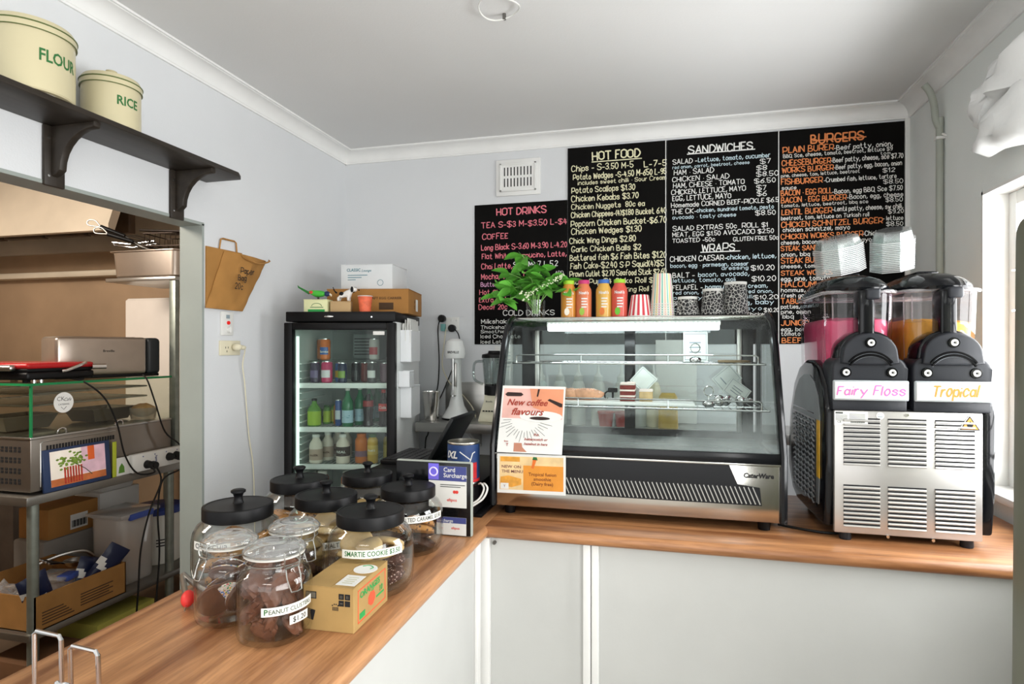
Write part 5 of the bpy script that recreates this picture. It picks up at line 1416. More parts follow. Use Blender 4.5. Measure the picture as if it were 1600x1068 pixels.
# the two tap heads
def head(x0, x1, word, ink, first):
    xm = (x0 + x1) / 2; hw = (x1 - x0) / 2
    # lower strip, shoulder block
    G().box(x0 + .002, x1 - .004, SF - .004, 2.10, 1.342, 1.375, .004).build('lower_strip', M_slblack, sl)
    out = [(x0, 1.36), (x1, 1.36), (x1, 1.465)]
    for k in range(6):
        a = R(15 * k); out.append((x1 - .035 + .035 * math.cos(a), 1.465 + .035 * math.sin(a)))
    out += [(x0 + .035 - .035 * math.sin(R(15 * k)), 1.465 + .035 * math.cos(R(15 * k))) for k in range(6)]
    G().prism(out, SF, 2.10, 'xz', .010, 4).build('shoulder', M_slblack, sl)
    o2 = [(xm - .078, 1.482)]
    for k in range(17):
        a = PI - PI * k / 16; o2.append((xm + .074 * math.cos(a), 1.510 + .062 * math.sin(a)))
    o2 += [(xm + .078, 1.482), (xm + .04, 1.477), (xm - .04, 1.477)]
    G().prism(o2, SF - .012, 2.09, 'xz', .006, 3).build('dome', M_slblack, sl)
    G().prism([(xm + (x - xm) * 1.09, 1.478 + (z - 1.478) * 1.09) for x, z in o2], 2.0, 2.085, 'xz', .008, 3).build('dome_rim', M_slgloss, sl)
    for x, z in ((xm, 1.543), (xm - .063, 1.455), (xm + .060, 1.455)):
        yy = SF - .0125 if z > 1.5 else SF - .0005
        k = G().cyl((x, yy + .004, z), (x, yy - .0035, z), .0165, .0145, 24).build('screw_well', M_slgloss, sl)
        G().lathe([(.0095, 0), (.0095, .003), (.006, .0036), (.006, .001), (0, .001)], M=Matrix.Translation((x, yy - .0035, z)) @ Matrix.Rotation(R(90), 4, 'X'), seg=20).build('screw', M_whiteplastic, k)
        G().cyl((x, yy - .004, z), (x, yy - .0052, z), .003, seg=10).build('screw_socket', M_ink, k)
    for dz in (0, -.009):
        G().tube([(xm + .058 * math.sin(a) * (1 + dz * 4), SF - .0128, 1.481 + dz + .034 * math.cos(a * 1.0) ** 1.5) for a in [R(-78 + 156 * k / 20) for k in range(21)]], .0036, 6).build('slot', mat('slot_black', '040405', .5, var=0, spec=.1), sl)
        G().tube([(xm + .058 * math.sin(a) * (1 + dz * 4), SF - .0135, 1.4775 + dz + .034 * math.cos(a * 1.0) ** 1.5) for a in [R(-74 + 148 * k / 20) for k in range(21)]], .0009, 5).build('slot_edge', mat('slot_edge_grey', '6f7378', .3, .3, var=0), sl)
    # label
    fr_ = G().box(x0 + .001, x1 - .001, SF - .014, SF - .004, 1.372, 1.432, .005, 3).build('label_holder', mat('clear_grey_plastic', 'aab0b2', .25, var=.03), sl)
    lb = G().box(x0 + .006, x1 - .006, SF - .0152, SF - .013, 1.377, 1.427, .0008, 1).build('label', M_paper, fr_)
    g = G(); put(g, hand(word, 4, .178 if first else .110, .026 if first else .031, .15), (x0 + .012 if first else x0 + .046, SF - .0158, 1.389), (1, 0, .0), (.18, 0, 1)); g.build('lettering', ink, fr_)
    # tap column up to the lid
    G().box(xm - .024, xm + .020, SF + .012, 2.06, 1.55, 1.70, .008, 3).build('tap_column', M_slgloss, sl)
    G().box(xm - .006, xm + .034, SF + .004, 2.05, 1.672, 1.705, .007, 3).build('latch', M_slblack, sl)
M_pinkink = mat('pink_marker', 'e36fb0', .6, var=0); M_orink = mat('orange_marker', 'e08a38', .6, var=0)
head(.489, .693, 'Fairy Floss', M_pinkink, True)
head(.704, .905, 'Tropical', M_orink, False)
# tanks, slush, lids
G_tank = glass('tank_plastic', 'f6f2f4', .03, gain=1.3)
def rounded(x0, x1, y0, y1, r, n=5):
    o = []
    for cx, cy, a0 in ((x1 - r, y1 - r, 0), (x0 + r, y1 - r, 90), (x0 + r, y0 + r, 180), (x1 - r, y0 + r, 270)):
        for k in range(n): a = R(a0 + 90 * k / (n - 1)); o.append((cx + r * math.cos(a), cy + r * math.sin(a)))
    return o
def tank(x0, x1, liquid, liqname, level):
    y0, y1 = 2.05, 2.46
    wall = G(); o = rounded(x0, x1, y0, y1, .05); n = len(o)
    vs = []; fs = []
    for z, k in ((1.36, .93), (1.55, .97), (1.70, 1.0)):
        cx, cy = (x0 + x1) / 2, (y0 + y1) / 2
        vs += [(cx + (x - cx) * k, cy + (y - cy) * k, z) for x, y in o]
    for l in range(2):
        for i in range(n): j = (i + 1) % n; fs.append((l * n + i, l * n + j, (l + 1) * n + j, (l + 1) * n + i))
    wall.add(vs, fs)
    tk = wall.build('tank', G_tank, sl, 60)
    g = G(); ro = [(x, y, 1.70) for x, y in rounded(x0 - .004, x1 + .004, y0 - .004, y1 + .004, .05)]
    g.tube(ro, .0055, 8, True)
    for xx in (x0 + .012, x0 + .035): g.tube([(xx + .004, y0 + .06, 1.44), (xx, y0 + .06, 1.69)], .0022, 6)
    g.build('tank_rim', glass('tank_rim_plastic', 'ece6ea', .1, gain=2.2, fog=.18), tk)
    bm = bmesh.new()
    lo = rounded(x0 + .008, x1 - .008, y0 + .012, y1 - .012, .045, 7); n = len(lo)
    cx, cy = (x0 + x1) / 2, (y0 + y1) / 2
    rings = []
    for z, k in ((1.362, .90), (1.50, .935), (level - .02, .965), (level, .94), (level + .006, .8), (level + .012, .5)):
        rings.append([bm.verts.new((cx + (x - cx) * k, cy + (y - cy) * k, z + (.010 * noise.noise(Vector((x * 30, y * 30, z * 9))) if z > level - .03 else 0))) for x, y in lo])
    for a, b in zip(rings, rings[1:]):
        for i in range(n): j = (i + 1) % n; bm.faces.new((a[i], a[j], b[j], b[i]))
    bm.faces.new(rings[-1])
    G().bm(bm).build(liqname, liquid, tk, 60)
    # auger cylinder
    G().cyl((cx, y0 + .03, 1.45), (cx, y1 - .05, 1.45), .06, seg=24).build('auger_cylinder', M_paper, tk)
    g = G()
    def se(a, e): return (abs(math.cos(a)) ** e * (1 if math.cos(a) > 0 else -1), abs(math.sin(a)) ** e * (1 if math.sin(a) > 0 else -1))
    prof = [(1.03, 1.703), (1.04, 1.712), (1.0, 1.722), (.86, 1.742), (.60, 1.758), (.3, 1.764), (0.0, 1.765)]
    seg = 40; vs = []; fs = []
    for k, z in prof:
        for i in range(seg):
            u, v = se(2 * PI * i / seg, .75)
            vs.append((cx + u * k * (x1 - x0) / 2 * 1.04, cy - .01 + v * k * (y1 - y0) / 2 * 1.04, z))
    for l in range(len(prof) - 1):
        for i in range(seg): j = (i + 1) % seg; fs.append((l * seg + i, l * seg + j, (l + 1) * seg + j, (l + 1) * seg + i))
    fs.append(list(range(seg))[::-1])
    g.add(vs, fs); g.box(cx - .03, cx + .03, y0 + .12, y0 + .26, 1.76, 1.771, .004)
    g.build('lid', M_slgloss, sl, 50)
tank(.488, .690, mat('pink_slush', 'e0567f', .35, var=.18, scale=14, bump=.4, bscale=60), 'pink_slush', 1.615)
tank(.712, .914, mat('amber_slush', 'dfa23c', .35, var=.18, scale=14, bump=.4, bscale=60), 'amber_slush', 1.605)
# stacks of clear lids on the tank lids
G_lid = glass('nested_takeaway_container', 'f6faf9', .06, gain=2.6, fog=.05)
def lid_proto():
    o8 = []
    for k in range(8):
        a = R(22.5 + 45 * k); o8.append((.066 * math.cos(a) * 1.15, .052 * math.sin(a) * 1.15))
    rings = [(1.0, 0.0), (1.0, .0025), (.93, .0025), (.82, .030), (.70, .034)]
    g = G(); vs = []; fs = []
    for k, z in rings: vs += [(x * k, y * k, z) for x, y in o8]
    for l in range(len(rings) - 1):
        for i in range(8): j = (i + 1) % 8; fs.append((l * 8 + i, l * 8 + j, (l + 1) * 8 + j, (l + 1) * 8 + i))
    fs.append([len(rings) * 8 - 8 + i for i in range(8)])
    g.add(vs, fs)
    g.m = [1 if i < 16 else 0 for i in range(len(g.f))]
    return g.build('takeaway_container', [G_lid, glass('clear_rim', 'f6faf9', .1, gain=3, fog=.32)], None, 20)
proto = lid_proto(); first = True
for (x, y, z, rx, ry, rz, n, lab, grp) in ((.555, 2.14, 1.772, R(12), R(-13), R(12), 15, 'clear plastic takeaway container in the stack above the pink tank', 'clear containers stacked above the pink tank'),
                                          (.722, 2.20, 1.787, R(14), R(-15), R(30), 17, 'clear plastic takeaway container in the taller stack above the amber tank', 'clear containers stacked above the amber tank')):
    E_ = Euler((rx, ry, rz)); up = E_.to_matrix() @ Vector((0, 0, 1))
    for k in range(n):
        o = proto if first else proto.copy()
        if not first: COL.objects.link(o)
        first = False
        o.location = Vector((x, y, z)) + up * (k * .0058); o.rotation_euler = E_
        props(o, lab, 'container', grp)
t = thing('plug_lead', 'black lead lying on the worktop between display case and slushie machine', 'lead', (.45, 2.05, ZT), world=True)
G().tube([(.36, 2.10, ZT + .005), (.43, 2.06, ZT + .005), (.50, 2.04, ZT + .005), (.56, 2.07, ZT + .005), (.60, 2.15, ZT + .005), (.62, 2.35, ZT + .005)], .0042, 8, sm=5).build('lead', M_cord, t)

# ================================================================== RIGHT-HAND FOREGROUND
M_olive = mat('olive_grey_panel', '6f7060', .4, .2, var=.06, stretch=(1, 1, .1))
t = thing('upright_cooler', 'tall olive-grey upright cooler with rounded corners cut by the right edge', 'cooler', (.89, 1.16, 0), world=True)
out = [(.93, .02), (1.427, .02), (1.402, 1.74)] + [(1.367 + .034 * math.cos(R(18 * k)), 1.748 + .034 * math.sin(R(18 * k))) for k in range(1, 6)] + [(.96, 1.782), (.93, 1.75)]
G().prism(out, .676, 1.10, 'yz', .006, 2).build('body', M_olive, t)
G().box(.695, 1.09, .915, .932, .10, 1.74, .01, 3).build('door', mat('cooler_door', '8b8c7c', .3, .3, var=.05), t)
for x in (.72, 1.06):
    for y in (.97, 1.36): G().cyl((x, y, 0), (x, y, .03), .018, seg=12).build('foot', M_black, t)
G().tube([(.715, .912, .9), (.715, .895, .92), (.715, .895, 1.28), (.715, .912, 1.30)], .008, 8).build('handle', M_chrome, t)
M_bagp = mat('white_plastic_film', 'f1f2f1', .35, var=.02, bump=.3, bscale=30)
t = thing('plastic_bag', 'crumpled white plastic bag hanging high on the right wall', 'plastic bag', (1.1, 2.2, 2.15), world=True)
def crumple(outline, x0, th, seed):
    bm = bmesh.new(); cy = sum(p[0] for p in outline) / len(outline); cz = sum(p[1] for p in outline) / len(outline)
    pts = smooth([Vector((0, y, z)) for y, z in outline], 4, True)
    n = len(pts); rows = []
    for side in (0, 1):
        for k in (1.0, .8, .55, .3) if side == 0 else (.8, .55, .3):
            row = []
            for p in pts:
                y = cy + (p.y - cy) * k; z = cz + (p.z - cz) * k
                d = th * math.sqrt(max(0, 1 - k * k)) * (1 + .6 * noise.noise(Vector((y * 13, z * 13, seed)))) + .012 * noise.noise(Vector((y * 40, z * 28, seed + 5))) * (k < 1)
                row.append(bm.verts.new((x0 - d if side == 0 else x0 + d * .3, y, z)))
            rows.append((side, row))
    A = [r for s, r in rows if s == 0]; B = [A[0]] + [r for s, r in rows if s == 1]
    for S, flip in ((A, 0), (B, 1)):
        for a, b in zip(S, S[1:]):
            for i in range(n):
                j = (i + 1) % n; f = (a[i], a[j], b[j], b[i]); bm.faces.new(f if not flip else f[::-1])
        bm.faces.new(S[-1] if not flip else S[-1][::-1])
    bmesh.ops.recalc_face_normals(bm, faces=list(bm.faces))
    return G().bm(bm)
crumple([(2.06, 2.49), (2.20, 2.475), (2.33, 2.44), (2.40, 2.37), (2.435, 2.31), (2.40, 2.262), (2.36, 2.25), (2.31, 2.30), (2.20, 2.33), (2.06, 2.32)], 1.075, .07, 1).build('upper_fold', M_bagp, t, 50)
crumple([(2.06, 2.34), (2.25, 2.31), (2.33, 2.25), (2.375, 2.20), (2.35, 2.168), (2.25, 2.165), (2.06, 2.15)], 1.06, .06, 3).build('lower_fold', M_bagp, t, 50)

# ================================================================== GLASS-DOOR FRIDGE
FA = R(12); FO = Vector((-1.66, 2.38, 0)); FM = Matrix.Translation(FO) @ Matrix.Rotation(FA, 4, 'Z')
def fw(x, y, z): return tuple(FM @ Vector((x, y, z)))
FW, FD, FH = .5, .56, 1.69
fr = thing('drinks_fridge', 'black and white glass-door drinks fridge in the back left corner', 'fridge', FO, FA)
M_frw = mat('fridge_white', 'e3e5e4', .4, var=.02); M_liner = mat('fridge_liner', 'cfd9d6', .45, var=.03)
G().box(0, .018, .03, FD, .05, FH - .045, .003).build('side_panel', M_frw, fr)
G().box(FW - .018, FW, .03, FD, .05, FH - .045, .003).build('side_panel', M_frw, fr)
G().box(.018, FW - .018, FD - .02, FD, .05, FH - .045).build('back_panel', mat('fridge_back_dimmed', '87918d', .45, var=.05), fr)  # darker than the liner: the dim interior is put into this colour
G().box(.018, .03, .045, FD - .02, .12, FH - .06).build('liner', M_liner, fr)
G().box(FW - .03, FW - .018, .045, FD - .02, .12, FH - .06).build('liner', M_liner, fr)
G().box(.018, FW - .018, .045, FD - .02, FH - .075, FH - .06).box(.018, FW - .018, .045, FD - .02, .10, .12).build('liner', M_liner, fr)
g = G()
for k in range(26): g.box(.03, .046, .07, .40, .60 + k * .034, .604 + k * .034)
g.build('shelf_runner', M_frw, fr)
hd = G().box(.002, FW + .002, -.004, FD, FH - .045, FH, .004).build('header', M_black, fr)
G().ball((.20, -.005, FH - .022), (.022, .002, .005), 2).build('header_badge', M_chrome, hd)
G().cyl((.395, -.006, FH - .024), (.395, -.002, FH - .024), .004, seg=10).build('header_lamp', M_chrome, hd)
G().box(.01, FW - .01, .02, FD, 0, .10, .004).build('plinth', M_black, fr)
# door
g = G()
z0, z1 = .11, FH - .05
g.box(-.003, .035, -.012, .03, z0, z1, .004).box(FW - .036, FW + .002, -.012, .03, z0, z1, .004).box(.035, FW - .036, -.012, .03, z1 - .032, z1, .004).box(.035, FW - .036, -.012, .03, z0, z0 + .05, .004)
dr = g.build('door', M_black, fr)
G().box(.033, FW - .034, .004, .009, z0 + .048, z1 - .03).build('door_glass', glass('fridge_glass', 'f0f6f3', .02, gain=.45), dr)
G().box(.40, .452, .0015, .004, z1 - .055, z1 - .038).build('sticker', M_paper, dr)
# evaporator box and lamp
g = G().box(.19, .33, .38, FD - .02, 1.47, 1.60, .01)
ev = g.build('evaporator', mat('evaporator_grey', '8a9290', .5, var=.06), fr)
g = G()
for k in range(6): g.box(.20, .32, .378, .381, 1.49 + k * .016, 1.496 + k * .016)
g.build('evaporator_slots', M_ink, ev)
G().box(.030, .040, .048, .062, .30, 1.58, .002).build('lamp_strip', mat('fridge_lamp', 'eafcf4', .4, var=0, emit=1.3), fr)
# shelves
def fshelf(z, front=True):
    g = G()
    for k in range(22): g.tube([(.036 + k * .0204, .075, z), (.036 + k * .0204, .42, z)], .0018, 5)
    g.tube([(.032, .42, z), (FW - .032, .42, z)], .003, 6).tube([(.032, .24, z - .003), (FW - .032, .24, z - .003)], .003, 6)
    s_ = g.build('wire_shelf', M_frw, fr)
    G().box(.034, FW - .034, .064, .074, z - .020, z + .004, .002).build('price_rail', M_frw, s_)
for z in (1.360, 1.157, .985, .80, .60, .40): fshelf(z)
G().box(.055, FW - .06, .14, .40, 1.462, 1.4665, .001).build('glass_shelf', glass('shelf_glass', 'e2efe9', .02, gain=1.2), fr)
# stock
def col(h, r=.25, **k): return mat('stock_' + h, h, r, var=.06, scale=20, **k)
def can(x, y, z, r, h, c, label, c2=None, txt=None):
    t = thing('drink_can', label, 'can', fw(x, y, z + .002), FA)
    G().lathe([(0, .001), (r * .78, 0), (r, .006), (r, h - .010), (r * .82, h - .001), (r * .80, h - .002), (0, h - .004)], seg=28).build('body', col(c, .25), t)
    G().lathe([(r * .86, h - .006), (r * .87, h), (r * .80, h), (r * .79, h - .003), (0, h - .003)], seg=28).build('rim', M_chrome, t)
    if c2:
        g = G(); band(g, r + .0006, R(-150), R(-40), h * .25, h * .6, seg=10); lb = g.build('label_band', col(c2), t)
        if txt:
            g = G(); wrap(g, ptext(txt, .2, .02), r + .001, R(-92), h * .34, h * .16, width=min(r * 2.0, .011 * len(txt))); g.build('lettering', M_paper, lb)
def bottle(x, y, z, r, h, c, label, cap, lab=None, txt=None, shape='water', labz=(.25, .6), m=None, txtm=None):
    t = thing('bottle', label, 'bottle', fw(x, y, z + .002), FA)
    P = {'water': [(0, .02), (.9, 0), (1, .03), (1, .55), (.92, .64), (.55, .76), (.36, .84), (.34, .95)],
         'milk': [(0, .01), (.9, 0), (1, .03), (1, .60), (.92, .70), (.62, .80), (.50, .86), (.48, .93)],
         'cola': [(0, .01), (.85, 0), (1, .04), (.88, .22), (.90, .34), (1, .52), (.96, .62), (.62, .76), (.38, .86), (.36, .94)],
         'juice': [(0, .01), (.92, 0), (1, .03), (1, .70), (.96, .80), (.70, .88), (.62, .92)]}[shape]
    G().lathe([(a * r, b * h) for a, b in P], seg=28).build('body', m or col(c, .15), t)
    a, b = P[-1]
    G().lathe([(a * r * 1.02, (b - .03) * h), (a * r * 1.18, (b - .03) * h), (a * r * 1.18, h - .001), (a * r * 1.05, h), (0, h)], seg=20).build('cap', cap, t)
    if lab:
        g = G(); band(g, r * 1.012, 0, 2 * PI, h * labz[0], h * labz[1], seg=28); lb = g.build('label_band', col(lab, .5), t)
        if txt:
            g = G(); wrap(g, ptext(txt, .1, .02), r * 1.03, R(-92), h * (labz[0] * .55 + labz[1] * .45) - .004, h * .11, width=r * 1.5); g.build('lettering', txtm or M_paper, lb)
W_ = M_paper; BK = M_black
can(.112, .20, 1.4665, .0245, .102, 'd8722e', 'orange soft drink can standing on top glass shelf of the fridge', '2f5fa8', 'fanta')
can(.075, .26, 1.4665, .0245, .102, 'b86a3a', 'copper coloured can behind the orange one on the top glass shelf')
can(.352, .20, 1.4665, .0245, .102, 'c9c4c0', 'silver and red can at right of the top glass shelf', 'b8343a')
can(.092, .12, 1.360, .023, .098, '3a2f46', 'dark purple can at left on the first wire shelf', '6a5a80')
can(.148, .12, 1.360, .026, .101, 'c23a66', 'crimson can with a pale lettered band on the first wire shelf', 'e7dfe6', 'KIRKS')
can(.192, .17, 1.360, .0215, .094, '3a6aa8', 'blue and yellow can next to the crimson can', 'd9b23a')
can(.222, .12, 1.360, .0215, .094, '1f2c4a', 'navy can with a yellow-green band on the first wire shelf', '7fa040')
can(.262, .20, 1.360, .022, .094, '1e2022', 'black can in the middle of the first wire shelf', '34383a')
can(.308, .20, 1.360, .0215, .094, '7a3a34', 'dull red can right of the middle on the first wire shelf')
can(.364, .12, 1.360, .0225, .098, '2a2c2c', 'black and white barcode can on the first wire shelf', 'dadada')
can(.415, .15, 1.360, .0225, .094, '6a4a5a', 'mauve can at the right end of the first wire shelf')
bottle(.088, .12, 1.157, .031, .128, '5c8a3a', 'squat green drink bottle with lime label at left of second shelf', BK, '9ab83a', None, 'water', (.05, .55))
bottle(.120, .20, 1.157, .019, .090, '4f7f38', 'small green bottle behind the squat one, nearer the left', mat('dark_green_cap', '2f5a2c', .4), 'a8c040', None, 'juice', (.1, .7))
bottle(.146, .23, 1.157, .019, .092, '5d8a3c', 'small green bottle with yellow label beside an amber one', mat('dark_green_cap', '2f5a2c'), 'c0b840', None, 'juice', (.1, .7))
bottle(.172, .20, 1.157, .019, .105, 'c07a2e', 'small amber bottle behind the slim blue can', BK, 'a8642a', None, 'juice', (.1, .6))
can(.200, .13, 1.157, .0155, .122, '2f4f8a', 'slim blue and silver can leaning beside green water bottles', 'c4ccd4')
M_grn = mat('green_bottle_glass', '1f6b45', .12, var=.05)
for i, (x, y, lab) in enumerate(((.250, .11, 'green mineral water bottle with pale label, front one of four'), (.288, .18, 'green mineral water bottle, second of four in the file'), (.313, .25, 'green mineral water bottle, third of four in the file'), (.335, .32, 'green mineral water bottle, hindmost of four in the file'))):
    bottle(x, y, 1.157, .0265, .182, '1f6b45', lab, W_, 'a9c6d6', 'S', 'water', (.10, .42), M_grn, mat('teal_print', '3a7a8a', .6, var=0))
bottle(.345, .12, 1.157, .0245, .150, '1e1412', 'dark cola bottle with red label and low black cap on second shelf', BK, '8a2a28', None, 'cola', (.62, .80))
bottle(.418, .12, 1.157, .024, .172, '1e1412', 'dark cola bottle with bright red label at right of second shelf', mat('red_cap', 'c8302c', .4), 'c8302c', 'Cola', 'cola', (.42, .62))
M_milk = mat('milk_bottle', 'ddd3c6', .3, var=.03)
for x, y, lab in ((.100, .11, 'white milk drink bottle with crest label at left of third shelf'), (.128, .19, 'white milk drink bottle behind the crest one, second in file'), (.150, .27, 'white milk drink bottle, hindmost in the left file')):
    bottle(x, y, .985, .031 if y < .15 else .028, .134, 'ddd3c6', lab, W_, 'b9a394', 'milk', 'milk', (.12, .50), M_milk, mat('brown_print', '5a3a2c', .6, var=0))
bottle(.196, .27, .985, .026, .132, 'cfc2b2', 'beige milk drink bottle behind the REAL one', W_, 'a89a88', None, 'milk', (.1, .5))
bottle(.228, .11, .985, .032, .136, 'ded2c2', 'round-shouldered milk bottle labelled REAL on third shelf', W_, '3a2c26', 'REAL', 'milk', (.26, .58), M_milk)
bottle(.310, .13, .985, .030, .136, 'c8702a', 'orange juice bottle with a small dark label on third shelf', mat('orange_cap', 'd0702a', .4), '7a5a6a', None, 'juice', (.22, .42))
bottle(.366, .12, .985, .025, .136, 'c6a03c', 'yellow juice bottle with white lettering on third shelf', mat('dark_green_cap', '2f5a2c'), 'd2b25a', "Noah's", 'juice', (.30, .62))
bottle(.432, .15, .985, .023, .136, '8a7a2e', 'olive yellow bottle at right of third shelf', BK, '9a8a3a', None, 'juice', (.2, .6))
for i, (x, c, lab) in enumerate(((.12, 'b8442e', 'red drink bottle on the lower fridge shelf at left'), (.24, 'c46a2e', 'orange drink bottle in the middle of the lower fridge shelf'), (.36, 'a83a2c', 'red drink bottle on the lower fridge shelf at right'))):
    bottle(x, .14, .80, .03, .14, c, lab, W_, 'd8c8a8', None, 'juice')
# holders on the right side of the fridge
M_acr = mat('white_acrylic', 'e6e8ea', .3, var=.02)
def holder(y0, y1, z0, z1, label, nap=False):
    t = thing('wall_pocket', label, 'dispenser', fw(FW, (y0 + y1) / 2, z0), FA)
    h = z1 - z0; w_ = (y1 - y0) / 2; d = .055
    G().box(.001, .004, -w_, w_, 0, h, .001).box(.001, d, -w_, -w_ + .003, 0, h).box(.001, d, w_ - .003, w_, 0, h).box(.001, d, -w_, w_, 0, .003).box(d - .003, d, -w_, w_, 0, h * .97).build('shell', M_acr, t)
    if nap:
        g = G(); rnd = random.Random(3)
        for k in range(9):
            x = .010 + k * .0045
            g.box(x, x + .0035, -w_ + .006, w_ - .006, .01, h + rnd.uniform(.02, .055), M=Matrix.Rotation(R(rnd.uniform(-5, 5)), 4, 'X'))
        g.build('napkins', M_paper, t)
holder(.10, .30, 1.46, 1.61, 'white pocket of paper napkins high on the fridge side', True)
holder(.10, .30, 1.20, 1.345, 'white pocket low on the fridge side')
holder(.06, .15, 1.345, 1.42, 'narrow white pocket between two others on the fridge side')
# things on top of the fridge
ZF = FH + .001
def fbox(name, label, x0, x1, y0, y1, z0, h, m, rz=0, cat='box'):
    t = thing(name, label, cat, fw((x0 + x1) / 2, (y0 + y1) / 2, z0), FA + R(rz))
    a, b = (x1 - x0) / 2, (y1 - y0) / 2
    G().box(-a, a, -b, b, 0, h - .003, .002).build('body', m, t)
    G().box(-a - .001, -.001, -b, b, h - .003, h).box(.001, a + .001, -b, b, h - .003, h).build('flaps', m, t)
    return t, a, b
t, a, b = fbox('egg_carton_box', 'wide brown cardboard carton on top of the fridge', .13, .525, .17, .50, ZF, .118, M_carton, 0)
g = G(); put(g, ptext('KRAFT EGG CARRIER', 0, .02), (.0, -b - .0008, .068), (1, 0, 0), (0, 0, 1), .016, width=.165)
g.box(.055, .125, -b - .0008, -b, .018, .052); g.build('print', mat('carton_print', '4a3420', .7, var=0), t)
g = G(); put(g, ptext('LA', 0, .02), (a + .0008, -.03, .06), (0, 1, 0), (0, 0, 1), .022); put(g, ptext('25', 0, .02), (a + .0008, -.03, .03), (0, 1, 0), (0, 0, 1), .022); g.build('side_print', mat('carton_print', '4a3420'), t)
G().box(a, a + .0008, .01, .06, .02, .08).build('side_label', M_paper, t)
t, a, b = fbox('white_carton', 'white cardboard carton stacked on the brown carton above the fridge', .195, .455, .20, .42, ZF + .118, .122, mat('white_card', 'dcdfe0', .75, var=.04), -6)
g = G(); put(g, ptext('CLASSIC', 0, .015), (-a + .03, -b - .0008, .088), (1, 0, .0), (0, 0, 1), .020, width=.07); put(g, ptext('Lounge', .4, .01), (-a + .105, -b - .0008, .086), (1, 0, .0), (0, 0, 1), .016, width=.05)
for k in range(3): g.box(-a + .035, -a + .135 - k * .03, -b - .0008, -b, .068 - k * .011, .071 - k * .011)
g.tube([(a - .06 + .014 * math.cos(q), -b - .0006, .032 + .014 * math.sin(q)) for q in [2 * PI * k / 18 for k in range(18)]], .001, 5, True)
g.build('teal_print', mat('teal_print', '3a7a8a'), t)
t, a, b = fbox('tea_box', 'small pale yellow tea box with green band on fridge top', .068, .178, .04, .11, ZF, .058, mat('pale_yellow_card', 'dfe0b0', .7, var=.05), 0)
G().box(-a + .02, a - .012, -b - .0008, -b, 0.001, .012).build('green_band', mat('bright_green_print', '2f9a4e'), t)
g = G().tube([(.018 * 1.3 * math.cos(q) + .005, -b - .0006, .026 + .014 * math.sin(q)) for q in [PI * k / 12 for k in range(13)]], .0012, 5); g.box(-.025, .036, -b - .001, -b, .020, .023); g.build('crest_print', M_green, t)
t, a, b = fbox('small_kraft_box', 'small plain kraft box beside the orange cup on fridge top', .183, .275, .05, .12, ZF, .050, mat('plain_kraft', 'b89a70', .8, var=.06), 10)
t = thing('orange_cup', 'orange paper cup with white rim on the fridge top', 'cup', fw(.343, .075, ZF))
G().lathe([(0, .002), (.024, .002), (.025, 0), (.033, .074), (.031, .074), (.0235, .006), (0, .006)], seg=32).build('wall', mat('orange_cup_print', 'e8704f', .55, var=.2, scale=40), t)
G().ring((0, 0, .074), .033, .002, 32, 6).build('rim', M_paper, t)
# parrot figurine
M_par = mat('parrot_green', '3fa83a', .45, var=.15, scale=40)
t = thing('parrot_figurine', 'green toy parrot with blue head on the yellow tea box', 'figurine', fw(.118, .075, ZF + .058), FA + R(180))
g = G()
bm = bmesh.new(); bmesh.ops.create_uvsphere(bm, u_segments=20, v_segments=14, radius=1.0)
for v in bm.verts:
    x, y, z = v.co
    # body drawn out into a tail at +x, head at -x
    yy = y * (.016 * (1 - .55 * max(0, x)) if x > 0 else .016); zz = z * (.017 * (1 - .6 * max(0, x)) if x > 0 else .016)
    v.co = Vector((x * .045, yy, .028 + zz + .010 * max(0, x) ** 1.5))
g.bm(bm); g.build('body', M_par, t)
g = G().ball((-.046, 0, .028), (.014, .012, .0125), 3); hd_ = g.build('head', mat('parrot_blue', '27335e', .45, var=.1), t)
G().tube([(-.058, 0, .027), (-.066, 0, .022), (-.066, 0, .016)], [.005, .004, .002], 8).build('beak', mat('parrot_beak', 'e0d6c0', .4), hd_)
for s_ in (-1, 1): G().ball((-.052, s_ * .0105, .032), .0025, 1).build('eye', M_ink, hd_)
G().prism([(.03, .034), (.085, .062), (.092, .068), (.088, .056), (.04, .026)], -.006, .006, 'xz', .002).build('tail', mat('parrot_tail', '2c7a34', .5, var=.2), t)
for s_ in (-1, 1):
    G().ball((.006, s_ * .0145, .030), (.036, .005, .012), 2, M=Matrix.Rotation(R(-10), 4, 'Y')).build('wing', mat('parrot_wing', '4cb840', .5, var=.2), t)
    G().ball((.022, s_ * .0175, .034), (.010, .003, .007), 2).build('red_patch', M_red, t)
    G().cyl((-.005, s_ * .007, 0), (-.005, s_ * .007, .016), .0025, seg=8).build('leg', mat('parrot_leg', '3a3028', .5), t)
G().box(-.03, .02, -.013, .013, 0, .003, .001).build('stand', M_black, t)
